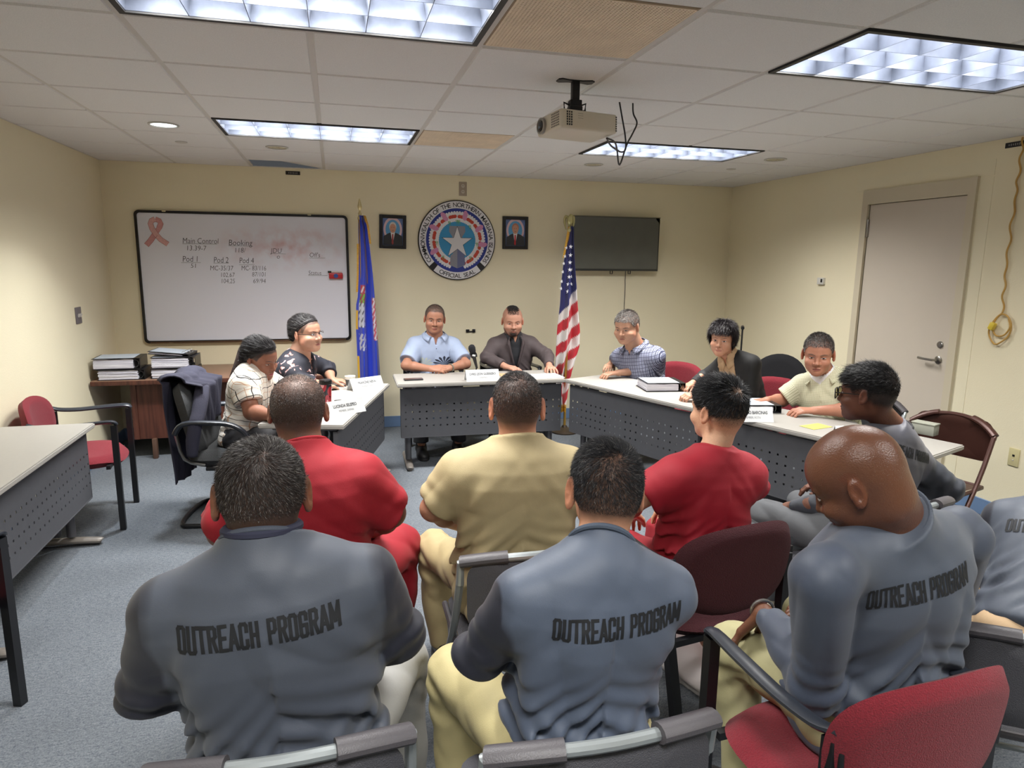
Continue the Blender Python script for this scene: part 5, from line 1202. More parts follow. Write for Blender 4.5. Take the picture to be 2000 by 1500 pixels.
# ================================================================== the person builder
def build_person(label, base, rz, o):
    t = thing('person', label, 'person', (base[0], base[1], 0), math.radians(rz))
    Rw = np.array(Matrix.Rotation(math.radians(rz), 3, 'Z')); bs = np.array([base[0], base[1], 0.0])
    def loc(p): return (np.asarray(p, float)-bs)@Rw
    pel = np.array([0, 0, 0.50]); hs = o.get('hs', 1.0)
    WJ = {k: loc(v) for k, v in o.get('W', {}).items()}; WJ.update({k: np.array(v, float) for k, v in o.get('J', {}).items()})
    hc = WJ['hc']; nb = WJ.get('nb', hc+np.array([0, -.020, -.142])*hs)
    av = nb-pel; sc_ = float(np.clip(np.linalg.norm(av)/.56, .85, 1.15)); av = av/np.linalg.norm(av)
    Rt = np.array(Vector((0, 0, 1)).rotation_difference(Vector(av)).to_matrix() @ Matrix.Rotation(math.radians(o.get('twist', 0)), 3, 'Z')); o['s'] = sc_
    def tp(p): p = np.array(p, float); return pel+Rt@((p-pel)*np.array([sc_, sc_, sc_]))    # torso -> person
    def itp(P): return ((P-pel)@Rt)/sc_+pel
    T = o.get('torso', DEFT); T = [(z, a*o.get('wide', 1), b*o.get('deep', 1), c) for z, a, b, c in T]
    shw = o.get('shw', .185)-.008; shz = o.get('shz2', .945)
    J = {}
    for s, n in ((-1, 'L'), (1, 'R')):
        J['sh'+n] = tp((s*shw, -.005, shz)); J['el'+n] = tp((s*(shw+.065), .0, .775)); J['wr'+n] = np.array([s*.13, .27, .70])
        J['hip'+n] = np.array([s*.095, .03, .53]); J['kn'+n] = np.array([s*.16, .43, .50]); J['an'+n] = np.array([s*.16, .42, .10])
    J['nb'] = nb
    J.update(WJ)
    hy, hp, hr = o.get('head', (0, 0, 0)); Rh = rotm(hy, hp, hr); 
    def toh(P): return ((P-hc)@Rh)/hs
    def fromh(Q): return hc+(Q*hs)@Rh.T
    skin = np.array(srgb(o['skin'])); stub = o.get('stubble')          # (colour, function of head coords -> 0..1)
    nbr = o.get('neck', .056); ntop = fromh(np.array([0, -.028, -.055]))
    parts = []
    def fneck(P): return smin(rc(P, J['nb'], ntop, nbr+.003, nbr), rc(P, tp((0, .005, .98)), J['nb'], nbr-.004, nbr-.002), .02)
    def fhead(P): return smin(head_sdf(toh(P), o)*hs, fneck(P), .022)
    hb = fromh(np.array([[x, y, z] for x in (-.105, .105) for y in (-.13, .13) for z in (-.13, .14)])); lo = np.minimum(hb.min(0), J['nb']-.08); hi = np.maximum(hb.max(0), J['nb']+.08)
    V, Fc = polygonize(fhead, lo, hi, o.get('hres', .0034))
    C = np.tile(skin, (len(V), 1)); Q = toh(V)
    if stub is not None:
        w = np.clip(stub[1](Q), 0, 1)[:, None]; C = C*(1-w)+np.array(srgb(stub[0]))*w
    if o.get('face', True):
        # soft local colour of the face: redder cheeks, nose, ears; beard zone; painted-in shade of mouth folds; darker under eyes
        ch = np.exp(-(((np.abs(Q[:, 0])-.036)/.02)**2+((Q[:, 1]-.07)/.03)**2+((Q[:, 2]+.03)/.02)**2))[:, None]; C = C*(1-.15*ch)+C*np.array([1.05, .80, .78])*.15*ch; fd = np.exp(-(((np.abs(Q[:, 0])-.017-.42*np.clip(-.036-Q[:, 2], 0, .04))/.0028)**2))*((Q[:, 2] < -.036) & (Q[:, 2] > -.070) & (Q[:, 1] > .05)); C = C*(1-.15*fd[:, None]); sk_ = np.exp(-(((np.abs(Q[:, 0])-.031)/.018)**2+((Q[:, 2]+.012)/.004)**2))*(Q[:, 1] > .05); C = C*(1-.16*sk_[:, None])
    ear = ((np.abs(Q[:, 0]) > .079))[:, None]; C = np.where(ear, C*.4+skin*np.array([1.05, .82, .78])*.6, C)
    if 'beard' in o:
        w = np.clip(o['beard'][1](Q), 0, 1)[:, None]; C = C*(1-w)+np.array(srgb(o['beard'][0]))*w
    parts.append((V, Fc, C))
    if o.get('face', True):
        for pv_, pf, pc in face_details(o, o['skin']): parts.append((fromh(pv_), pf, pc))
    # arms + hands
    armr = o.get('armr', 1.0); hands = o.get('hands', {})
    hp_ = {}
    for s, n in ((-1, 'L'), (1, 'R')):
        h = hands.get(n, {}); dv = h.get('dir'); 
        if dv is None: dv = (J['wr'+n]-J['el'+n])
        hp_[n] = hand_prims(J['wr'+n], dv, h.get('nrm', (0, 0, 1)), h.get('side', 1 if s < 0 else -1), h.get('curl', .45), h.get('spread', .14), h.get('thumb', .5), o.get('hands_s', 1.0), h.get('curls'))
        el_, wr_ = J['el'+n], J['wr'+n]
        def fa(P, n=n, el_=el_, wr_=wr_):
            d = smin(rc(P, J['sh'+n], el_, .048*armr, .041*armr), rc(P, el_, el_+(wr_-el_)*.35, .041*armr, .041*armr), .02); d = smin(d, rc(P, el_+(wr_-el_)*.35, wr_, .041*armr, .026), .015)
            return smin(d, hand_sdf(P, hp_[n]), .015)
        pts = [el_, wr_]+[b for _, a, b, _, _ in hp_[n]]+[J['sh'+n]]; pts = np.array(pts); 
        if o.get('fine_arms', True):
            V, Fc = polygonize(fa, pts.min(0)-.06, pts.max(0)+.06, .0042)
            parts.append((V, Fc, np.tile(skin*(0.95 if True else 1), (len(V), 1))))
    # hidden body core so the figure is one whole surface
    def fcore(P):
        q = itp(P); d = torso_sdf(q, T, -.012, 1.06, .45)*sc_
        d = smin(d, rc(P, J['shL'], J['shR'], .045, .045), .05); d = smin(d, fneck(P), .03)
        for n in 'LR': d = smin(d, rc(P, J['hip'+n], J['kn'+n], .075, .052), .03); d = smin(d, rc(P, J['kn'+n], J['an'+n], .05, .036), .02)
        return d
    pts = np.array([J['shL'], J['shR'], J['nb'], J['knL'], J['knR'], J['anL'], J['anR'], tp((0, 0, .45))])
    V, Fc = polygonize(fcore, pts.min(0)-.13, pts.max(0)+.13, .012 if not o.get('chest') else .007)
    parts.append((V, Fc, np.tile(skin, (len(V), 1))))
    V, Fc, C = join(parts)
    body = mesh_obj('body', V, Fc, o.get('skinmat', SKIN), t, True, cols=C)
    # ---------------- shirt
    nax = (ntop-nb)/np.linalg.norm(ntop-nb); G = o['shirt']; th = G.get('th', .012); slv = G.get('sleeve', 1.0)     # fraction: 0.5 short, 2.0 to the wrist
    ar = G.get('armr', .062); fold = G.get('fold', .005)
    ztp = G.get('ztop', 1.065); zbt = G.get('zbot', .47); lo_el = {}
    if slv <= 1: ends = {n: J['sh'+n]+(J['el'+n]-J['sh'+n])*slv for n in 'LR'}
    else: ends = {n: J['el'+n]+(J['wr'+n]-J['el'+n])*(slv-1) for n in 'LR'}
    def slsdf(P, n):
        sh, e_ = J['sh'+n], J['el'+n]; r0 = ar*1.12
        if slv <= 1:
            E_ = ends[n]; ax = E_-sh; L_ = np.linalg.norm(ax); ax = ax/L_
            d = rc(P, sh, E_+ax*.02, r0, G.get('cuffr', ar*1.12)); d = smax(d, (P-E_)@ax, .006)
        else:
            E_ = ends[n]; d = rc(P, sh, e_, r0, ar*.93); ax = E_-e_; ax = ax/np.linalg.norm(ax)
            d2 = rc(P, e_, E_+ax*.01, ar*.90, G.get('cuffr', ar*.62)); d2 = smax(d2, (P-E_)@ax, .006); d = smin(d, d2, .02)
        return d
    def shirt_parts(P):
        q = itp(P); d = torso_sdf(q, T, th, ztp, zbt)*sc_
        for s, n in ((-1, 'L'), (1, 'R')):
            d = smin(d, rc(P, tp((s*.040, -.014, 1.020)), J['sh'+n]+Rt@np.array([0, 0, .006]), G.get('trap', .060), .060), .05)
        if 'belly' in G: bc, br = G['belly']; d = smin(d, el(q, bc, br), .08)
        if 'collar' not in G or G['collar'] == 'crew':
            nax = (ntop-nb)/np.linalg.norm(ntop-nb); dcl = smax(rc(P, tp((0, -.006, 1.02)), nb+nax*.10, nbr+.031, nbr+.019), (P-nb)@nax-(.020+.55*((P-nb)@(Rt@np.array([0, -1., 0])))*.35), .005)
            d = smin(d, dcl, .020)
        return d, q
    def fold_disp(P, q):
        f = 0
        if fold:
            drop = np.clip((1.0-q[:, 2])/.45, 0, 1)
            f = f+fold*.85*np.sin((q[:, 2]+np.abs(q[:, 0])*1.3+.15*wob(q, 9, 3, 2))*62+G.get('seed', 0))*np.exp(-((q[:, 2]-.66)/.10)**2); qs_ = q*np.array([1, 1, .45]); f = f+ridge(qs_+q[:, [2]]*np.array([[.5, 0, 0]])*np.sign(q[:, [0]]), 34, G.get('seed', 0))*fold*(.25+1.2*drop)
            # gathers that run down and inward from each armpit
            f = f*np.clip((1.0-q[:, 2])/.10, 0, 1)
            for s in (-1, 1):
                a = q[:, 0]*s; u = (a-.17)*.75+(q[:, 2]-.90)*.66; v = (.17-a)*.66+(.90-q[:, 2])*.75
                f = f+fold*.7*np.sin(u*110+9*v+s)*np.exp(-((v-.10)/.07)**2-(u/.05)**2)
            f = f+fold*1.0*np.sin(q[:, 2]*85+6*np.sin(q[:, 0]*14+G.get('seed', 0)))*np.exp(-((q[:, 2]-.62)/.07)**2)
        return f
    def sl_fold(P, n):
        e_ = J['el'+n]; dd = np.linalg.norm(P-e_, axis=1); ax = J['el'+n]-J['sh'+n]; ax = ax/np.linalg.norm(ax)
        return fold*(.8*np.sin((P@ax)*110+2*wob(P, 30, 2, 2))*np.exp(-(dd/.09)**2)+.8*ridge(P, 30, G.get('seed', 0)+2))
    def open_cut(q):
        if 'vee' not in G: return None
        zb, zt_, w0, w1 = G['vee']; x0 = G.get('veex', 0); hw = np.interp(q[:, 2], [zb, zt_, 1.2], [w0, w1, w1]); return np.maximum(np.maximum(np.abs(q[:, 0]-x0)-hw, zb-q[:, 2]), -.02-q[:, 1])
    def fshirt(P):
        d, q = shirt_parts(P); d = d+fold_disp(P, q)
        for n in 'LR': d = smin(d, slsdf(P, n)+sl_fold(P, n), G.get('armk', .035))
        d = smax(d, -(rc(P, nb-(ntop-nb)*.25, ntop, nbr-.006, nbr-.008)), .004)
        c = open_cut(q)
        if c is not None: d = smax(d, -c, .005)
        return d
    pts = np.array([J['shL'], J['shR'], J['elL'], J['elR'], ends['L'], ends['R'], tp((-.2, 0, .5)), tp((.2, .0, .5)), J['nb']]); lo = pts.min(0)-.16; hi = pts.max(0)+.16; lo[2] = max(lo[2], .40)
    V, Fc = polygonize(fshirt, lo, hi, G.get('res', .0065)); q = itp(V)
    dt = shirt_parts(V)[0]; da = {n: slsdf(V, n) for n in 'LR'}; dm = np.minimum(da['L'], da['R'])
    arm = dm < dt-.002; armw = np.clip((dt-dm)/.008+.4, 0, 1)
    vec = np.stack([q[:, 0]*sc_, q[:, 1], q[:, 2]], 1)
    for n in 'LR':
        m = arm & (da[n] <= dm+1e-9); ax = J['el'+n]-J['sh'+n]; ax = ax/np.linalg.norm(ax); r = V[m]-J['sh'+n]; t1 = r@ax; mm = np.flatnonzero(m)[t1 > .035]; r = r[t1 > .035]; t1 = r@ax; pr = r-t1[:, None]*ax
        vec[mm] = np.stack([np.arctan2(pr[:, 1], pr[:, 0])*.065, pr[:, 1]*0, -t1+J['sh'+n][2]], 1)
    C = G['col'](V, q, armw, vec) if callable(G['col']) else np.tile(np.array(srgb(G['col'])), (len(V), 1))
    so = mesh_obj(G.get('name', 'shirt'), V, Fc, G.get('mat', CLOTH), t, True, cols=C, vecs=vec)
    # neckline rib
    if G.get('ribc'):
        bk = Rt@np.array([0, -1., 0]); rx = np.cross(nax, bk); rx /= np.linalg.norm(rx); by = np.cross(rx, nax)*-1
        by = by if by@bk > 0 else -by
        MB().tube([nb+(rx*math.cos(a)+by*math.sin(a))*(nbr+.0145)+nax*(.015+.1925*(nbr+.0145)*math.sin(a)) for a in np.linspace(0, 2*PI, 41)[:-1]], .0068, n=8, closed=True).obj('collar_rib', mat('rib %s' % (G['ribc'],), G['ribc'], .8, bump=(500, .2)), t)
    if G.get('rib'):
        c0 = J['nb']+(ntop-J['nb'])*.20; ax = (ntop-J['nb']); ax /= np.linalg.norm(ax); u = np.cross(ax, [0, 1, 0]); u /= np.linalg.norm(u); v = np.cross(u, ax)
        MB().tube([c0+(u*math.cos(a)+v*math.sin(a))*(nbr+.012)-ax*(.010*math.sin(a)) for a in np.linspace(0, 2*PI, 33)[:-1]], .0065, n=8, closed=True).obj('collar_rib', mat('rib %s' % (G['rib'],), G['rib'], .8), t)
    # pointed collar for button shirts
    if G.get('collar') == 'point':
        cm_ = G.get('collarmat', G.get('mat', CLOTH)); ax = tp((0, 0, 1.1))-tp((0, 0, 1.0)); ax /= np.linalg.norm(ax)
        fr = Rt@np.array([0, 1, 0]); rt_ = Rt@np.array([1, 0, 0]); c0 = J['nb']+ax*.0
        for s in (-1, 1):
            V = []; n_ = 14; sp = G.get('vopen', .35)
            for k in range(n_+1):
                a = -PI/2+s*(PI-sp)*k/n_ if True else 0
                dr = rt_*math.cos(a)+fr*math.sin(a); k_ = k/n_; rr = nbr+.016+.008*k_
                top = c0+ax*(.044-.034*k_)+dr*rr; bot = c0+ax*(.012-.042*k_**2)+dr*(nbr+.047+.020*k_**3)+rt_*s*.008*k_**4; V += [top, bot]
            if len(V): 
                oo = MB().add([tuple(v) for v in V], [(2*k, 2*k+1, 2*k+3, 2*k+2) for k in range(n_)]).obj('collar', cm_, t, angle=None)
                if cm_ in (CLOTH, CLOTHS) or G.get('collarcol'):
                    pass
                cc = G.get('collarcol', (128, 128, 128)); a = oo.data.color_attributes.new('Col', 'FLOAT_COLOR', 'POINT'); a.data.foreach_set('color', np.tile(np.array([*srgb(cc), 1.0], np.float32), (len(V), 1)).ravel())
                a2 = oo.data.attributes.new('pat', 'FLOAT_VECTOR', 'POINT'); a2.data.foreach_set('vector', np.array(V, np.float32).ravel())
                md = oo.modifiers.new('thickness', 'SOLIDIFY'); md.thickness = .003
    # ---------------- trousers
    K = o['trousers']; lr = K.get('r', (.092, .072, .066)); kf = K.get('fold', .005)
    def ftr(P):
        q = P; d = el(P, (0, .0, .515), (.178*o.get('wide', 1), .135, .085)); d = smin(d, torso_sdf(itp(P), T, .006, .62, .46)*sc_, .04)
        for n in 'LR':
            d = smin(d, rc(P, J['hip'+n], J['kn'+n], lr[0], lr[1]), .045); e_ = J['an'+n]; ax = e_-J['kn'+n]; ax = ax/np.linalg.norm(ax)
            d2 = smax(rc(P, J['kn'+n], e_, lr[1], lr[2]), (P-e_)@ax+.01, .01); d = smin(d, d2, .02)
            kd = np.linalg.norm(P-J['kn'+n]-[0, -.02, -.03], axis=1); d = d+kf*1.2*np.sin(P[:, 2]*100+9*np.sin(P[:, 0]*18))*np.exp(-(kd/.10)**2)
        return d+kf*ridge(P, 26, 1)
    pts = np.array([J['knL'], J['knR'], J['anL'], J['anR'], [-.2, -.16, .45], [.2, .1, .6]]); lo = pts.min(0)-.10; hi = pts.max(0)+.10; lo[2] = .06; hi[2] = max(.66, hi[2]-.0)
    V, Fc = polygonize(ftr, lo, hi, .008)
    mesh_obj('trousers', V, Fc, K.get('mat', CLOTH), t, True, cols=np.tile(np.array(srgb(K['col'])), (len(V), 1)), vecs=V)
    # ---------------- shoes
    for n in 'LR':
        a = J['an'+n]; fd = o.get('foot'+n, (a-J['kn'+n])*0+np.array([0, 1, 0])); fd = np.array(fd, float); fd /= np.linalg.norm(fd)
        up = np.array([0, 0, 1.0]); shc = o.get('shoe', (30, 30, 32)); g = np.array([a[0], a[1], 0])
        if 'zshoe'+n in o: g[2] = o['zshoe'+n]
        def fsh(P, g=g, fd=fd):
            q = P-g; x = q@np.cross(fd, up); y = q@fd; z = q[:, 2]; Qs = np.stack([x, y, z], 1)
            d = smin(rc(Qs, (0, -.05, .045), (0, .12, .038), .042, .042), rc(Qs, (0, -.03, .06), (0, -.03, .12), .045, .044), .03); d = smin(d, el(Qs, (0, .15, .032), (.045, .06, .034)), .03)
            sole = np.maximum(np.maximum(np.abs(z-.010)-.010, (np.abs(x/(.046+.006*np.sin(y*14)))**3+np.abs((y-.06)/.150)**3)**(1/3)*.05-.05), -1); return smin(smax(d, .004-z, .004), sole, .004)
        V, Fc = polygonize(fsh, g-[.26, .26, .0+.01], g+[.26, .26, .17], .007)
        zc_ = V[:, 2]-g[2]; C = np.where((zc_ < .02)[:, None], np.array(srgb(o.get('sole', (40, 40, 42)))), np.array(srgb(shc)))
        mesh_obj('shoe', V, Fc, SHOE, t, True, cols=C)
    return dict(t=t, J=J, toh=toh, fromh=fromh, tp=tp, itp=itp, Rh=Rh, Rt=Rt, hs=hs, shirt=so, o=o, body=body, loc=loc)
# ================================================================== hair
def scalp_points(p, dens_fn, n, seed=1):
    """random points on the head surface: returns pos, normal in head space"""
    rg = np.random.default_rng(seed); o = p['o']
    u = rg.normal(size=(n, 3)); u /= np.linalg.norm(u, axis=1)[:, None]; u[:, 2] = np.where(u[:, 2] < -.75, -u[:, 2], u[:, 2])
    c = np.array([0, -.012, .02]); tt = np.full(n, .17)
    for _ in range(26):
        d = head_sdf(c+u*tt[:, None], o); tt = tt-d*.8
    P = c+u*tt[:, None]; e = .0015; g = np.stack([head_sdf(P+np.eye(3)[k]*e, o)-head_sdf(P-np.eye(3)[k]*e, o) for k in range(3)], 1); g /= np.linalg.norm(g, axis=1)[:, None]+1e-9
    w = dens_fn(P); k = (rg.uniform(size=n) < w) & (np.abs(head_sdf(P, o)) < .002) & ~((np.abs(P[:, 0])/o.get('hw', 1) > .0785) & (P[:, 2] < .034)) & (P[:, 2] > -.085) & (np.linalg.norm(P, axis=1) < .17); return P[k], g[k], w[k]
def strands(p, dens_fn, n, length, width, comb, col, off=0.0, lift=.5, jit=.25, seed=1, cvar=.35, name='hair', grey=0.0, curl=0.0):
    """real hair blades rooted on the scalp, bent along a combing direction"""
    P, N_, w = scalp_points(p, dens_fn, n, seed); rg = np.random.default_rng(seed+5); m = len(P)
    cd_ = comb(P); cd_ = cd_-N_*(np.sum(cd_*N_, 1))[:, None]; cd_ /= np.linalg.norm(cd_, axis=1)[:, None]+1e-9
    cd_ = cd_+rg.normal(size=(m, 3))*jit
    L_ = (length(P) if callable(length) else length)*rg.uniform(.7, 1.15, m)*(.35+.65*w)
    d0 = N_*lift+cd_*(1-lift); d0 /= np.linalg.norm(d0, axis=1)[:, None]; d1 = N_*lift*.35+cd_*(1-lift*.35); d1 /= np.linalg.norm(d1, axis=1)[:, None]
    sd = np.cross(d0, N_+rg.normal(size=(m, 3))*.6); sd /= np.linalg.norm(sd, axis=1)[:, None]+1e-9
    A = P+N_*(off-.001); B_ = A+d0*(L_*.5)[:, None]; E_ = B_+d1*(L_*.5)[:, None]; W = width/2
    V = np.stack([A-sd*W, A+sd*W, B_-sd*W*.8, B_+sd*W*.8, E_-sd*W*.15, E_+sd*W*.15], 1).reshape(-1, 3)
    k = np.arange(m)[:, None]*6; Fc = np.concatenate([k+np.array([[0, 1, 3, 2]]), k+np.array([[2, 3, 5, 4]])])
    c0 = np.array(srgb(col)); cc = c0*(1+rg.uniform(-cvar, cvar*1.5, m))[:, None]
    if grey: gm = rg.uniform(size=m) < grey; cc[gm] = np.array(srgb((150, 146, 142)))*rg.uniform(.6, 1, (gm.sum(), 1))
    return mesh_obj(name, p['fromh'](V), Fc, HAIR, p['t'], True, cols=np.repeat(cc, 6, 0))
def hair_cap(p, mask, thick, col, name='hair', res=.004, extra=None, disp=None, cols=None):
    """a solid hair volume offset from the skull where mask(q)<0"""
    o = p['o']; mk = mask; mask = lambda q: mk(q)-(0.0)
    def f(Pp):
        q = p['toh'](Pp); tk = (thick(q) if callable(thick) else thick)*np.clip(-mk(q)/.022, .15, 1); d = skull(q, o)-tk; d = smax(d, mask(q), .006)
        if extra is not None: d = smin(d, extra(q), .015)
        if disp is not None: d = d+disp(q)
        return d*p['hs']
    b = p['fromh'](np.array([[x, y, z] for x in (-.13, .13) for y in (-.20, .13) for z in (-.17, .17)]))
    V, Fc = polygonize(f, b.min(0), b.max(0), res); q = p['toh'](V)
    C = cols(q) if cols is not None else np.tile(np.array(srgb(col)), (len(V), 1))
    return mesh_obj(name, V, Fc, HAIR, p['t'], True, cols=C)
def skull(q, o):
    w = o.get('hw', 1.0); q = q.copy(); q[:, 0] /= w
    d = el(q, (0, -0.018, 0.033), (0.0780, 0.097, 0.088)); d = smin(d, el(q, (0, 0.022, 0.032), (0.0695, 0.070, 0.072)), 0.02); return smin(d, el(q, (0, -0.045, -0.012), (0.066, 0.055, 0.062)), 0.03)
def hairline(q, front=.058, side=.012, nape=-.060, temple=.045, soft=.012):
    """1 inside the haired scalp, 0 outside. boundary height depends on y (front to back)"""
    x, y, z = q[:, 0], q[:, 1], q[:, 2]
    zb = np.interp(y, [-.11, -.05, -.030, -.010, .012, .030, .045, .062, .09], [nape, nape+.006, -.018, side+.012, side+.004, side-.004, temple*.7, front-.004, front+.012])
    front_curve = np.where(y > .03, zb+.30*np.clip(np.abs(x)-.030, 0, .03)-.12*np.clip(np.abs(x)-.052, 0, .03)*4, zb)+.0035*wob(q, 150, 2, 3)
    return np.clip((z-front_curve)/soft+.5, 0, 1)
# ================================================================== back lettering
GL = {'O': [[(.14, 0), (.36, 0), (.43, .08), (.43, .92), (.36, 1), (.14, 1), (.07, .92), (.07, .08), (.14, 0)]], 'U': [[(.07, 1), (.07, .08), (.14, 0), (.36, 0), (.43, .08), (.43, 1)]],
      'T': [[(0, 1), (.5, 1)], [(.25, 1), (.25, 0)]], 'R': [[(.07, 0), (.07, 1), (.34, 1), (.43, .92), (.43, .62), (.34, .52), (.07, .52)], [(.27, .52), (.45, 0)]],
      'E': [[(.45, 1), (.07, 1), (.07, 0), (.45, 0)], [(.07, .5), (.38, .5)]], 'A': [[(.02, 0), (.25, 1), (.48, 0)], [(.11, .3), (.39, .3)]],
      'C': [[(.43, .70), (.43, .92), (.36, 1), (.14, 1), (.07, .92), (.07, .08), (.14, 0), (.36, 0), (.43, .08), (.43, .30)]], 'H': [[(.07, 0), (.07, 1)], [(.43, 0), (.43, 1)], [(.07, .5), (.43, .5)]],
      'P': [[(.07, 0), (.07, 1), (.34, 1), (.43, .92), (.43, .58), (.34, .48), (.07, .48)]], 'G': [[(.43, .72), (.43, .92), (.36, 1), (.14, 1), (.07, .92), (.07, .08), (.14, 0), (.36, 0), (.43, .08), (.43, .48), (.26, .48)]],
      'M': [[(.05, 0), (.05, 1), (.30, .25), (.55, 1), (.55, 0)]], ' ': []}
def back_print(p, s, zc, width, height, x0=0.0, slope=0.0, sw=.225):
    ws = {'M': .60, ' ': .30}; tot = sum(ws.get(c, .5)+.13 for c in s)-.13; k = width/tot; x = -width/2
    Vs = []; Fs = []
    for c in s:
        for pl in GL[c]:
            for (ax_, az), (bx_, bz) in zip(pl[:-1], pl[1:]):
                a = np.array([x+ax_*k, az*height]); b = np.array([x+bx_*k, bz*height]); d = b-a; L_ = np.linalg.norm(d); d = d/L_; nn = np.array([-d[1], d[0]]); hw = sw*k/2*(1.0)
                a = a-d*hw*.8; b = b+d*hw*.8; m = max(1, int(np.linalg.norm(b-a)/.004))
                kk = len(Vs)
                for i in range(m+1):
                    c_ = a+(b-a)*i/m; Vs += [c_+nn*hw, c_, c_-nn*hw]
                for i in range(m): Fs += [(kk+3*i, kk+3*i+1, kk+3*i+4, kk+3*i+3), (kk+3*i+1, kk+3*i+2, kk+3*i+5, kk+3*i+4)]
        x += (ws.get(c, .5)+.13)*k
    me = p['shirt'].data; V = np.empty(len(me.vertices)*3, np.float32); me.vertices.foreach_get('co', V); V = V.reshape(-1, 3)
    Pq = np.empty(len(me.loops), np.int32); me.loops.foreach_get('vertex_index', Pq)
    bvh = BVHTree.FromPolygons([tuple(v) for v in V.tolist()], Pq.reshape(-1, 4).tolist())
    dr = Vector(p['Rt']@np.array([0, 1, 0])); out = []; ok = []
    for vx, vz in Vs:
        q = p['tp']((vx/p['o'].get('s', 1)+x0, -.5, zc+vz+slope*vx)); h = bvh.ray_cast(Vector(q), dr)
        if h[0] is None: out.append(tuple(q)); ok.append(False)
        else:
            nn = h[1]; nn = nn if nn.dot(dr) < 0 else -nn; out.append(tuple(h[0]+nn*.0016)); ok.append(True)
    Fs = [f for f in Fs if all(ok[i] for i in f)]
    return mesh_obj('back_lettering', out, Fs, PRINT, p['t'], True)
def glasses(p, col, lens_col, lens_alpha=.25, wlens=.027, hlens=.019, half=False, yf_=.104):
    fh = p['fromh']; o = p['o']; mb = MB(); lb = MB(); yf = .103
    for s in (-1, 1):
        cx = s*.033; yf = yf_; pl = rrect(wlens*2, hlens*2, .010, 5); rim = [fh(np.array([[cx+x, yf-abs(cx+x)**2*3.0, z-.004]]))[0] for x, z in pl]
        if half: rim2 = [r for r, (x, z) in zip(rim, pl) if z > -.004]; rim2.sort(key=lambda v: float((np.array(v)-p['J']['hc'])@p['Rh'][:, 0])); mb.tube(rim2, .0014, n=6)
        else: mb.tube(rim, .0022, n=6, closed=True)
        lb.add([tuple(r) for r in rim], [tuple(range(len(rim)))])
        e = cx+s*wlens; mb.tube([fh(np.array([[e, yf-e*e*3, .002]]))[0], fh(np.array([[s*.073*o.get('hw', 1)+s*.002, .07, .004]]))[0], fh(np.array([[s*.082*o.get('hw', 1), .0, .004]]))[0], fh(np.array([[s*.084*o.get('hw', 1), -.012, .0]]))[0]], .0022, n=6)
    mb.tube([fh(np.array([[x, yf+.001, .002+.002*(1-(x/.008)**2)]]))[0] for x in (-.008, 0, .008)], .0018, n=6)
    g = mb.obj('glasses', mat('glasses frame %d' % col[0], col, .3), p['t'])
    lb.obj('lens', mat('lens tint %d' % lens_col[2], lens_col, .05, alpha=lens_alpha), g, smooth=False)
# ================================================================== the cast
GREY = (72, 78, 90); DARKS = (31, 33, 45)
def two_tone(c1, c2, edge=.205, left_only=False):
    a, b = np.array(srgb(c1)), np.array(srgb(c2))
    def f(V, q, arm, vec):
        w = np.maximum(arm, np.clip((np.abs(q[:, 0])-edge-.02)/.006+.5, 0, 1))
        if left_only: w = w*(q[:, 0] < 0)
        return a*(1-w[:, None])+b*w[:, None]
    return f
WHORL = np.array([.012, -.075, .095])
def comb_whorl(P): d = P-WHORL; return d+np.cross(np.tile([0, -.4, .9], (len(P), 1)), d)*.6
def comb_fwd(P): return np.tile([0., 1., -.25], (len(P), 1))+np.stack([P[:, 0]*6, P[:, 1]*0, P[:, 2]*0], 1)
def stub(col, k=.9, **kw): return (col, lambda q: hairline(q, **kw)*k)
AUD = dict(face=False)
SHORTHAIR = dict(front=.062)
# ---- A1
p = build_person('person in a grey OUTREACH PROGRAM shirt at the bottom left, with greying short hair', (-.115, 1.40), 0, dict(
    skin=(128, 86, 64), stubble=((44, 36, 33), lambda q: hairline(q, nape=-.062, soft=.030)*.85), face=False, hs=1.0, hw=1.06, ear=1.3, neck=.064, head=(4, 6, 0), wide=1.10, deep=1.08, shw=.198, shz=1.005, lean=0,
    W=dict(hc=PY(512, 966, 1.43), nb=PY(514, 1065, 1.38)),
    J=dict(elL=(-.285, .00, .77), elR=(.225, .03, .80), wrL=(-.16, .22, .66), wrR=(.15, .26, .68), knR=(.27, .42, .50), anR=(.27, .40, .1), knL=(-.20, .42, .50), anL=(-.2, .42, .1)),
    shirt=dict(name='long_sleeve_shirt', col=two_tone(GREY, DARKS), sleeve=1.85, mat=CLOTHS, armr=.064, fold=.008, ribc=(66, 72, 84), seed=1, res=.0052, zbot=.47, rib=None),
    trousers=dict(col=(168, 168, 166))))
A1 = p
strands(p, lambda q: hairline(q, nape=-.058, soft=.026), 52000, lambda P: np.clip(.006+.010*(P[:, 2]+.02)/.1, .003, .015), .00062, comb_whorl, (38, 32, 30), lift=.42, grey=.09, seed=11)
back_print(p, 'OUTREACH PROGRAM', .925, .295, .043, x0=-.01)
# undershirt collar
c = p['J']['nb']; MB().tube([c+np.array([.071*math.cos(a), .068*math.sin(a)+.004, .036-.012*math.sin(a)]) for a in np.linspace(0, 2*PI, 33)[:-1]], .010, n=8, closed=True).obj('undershirt_collar', mat('navy undershirt', (40, 42, 62), .8), p['t'])
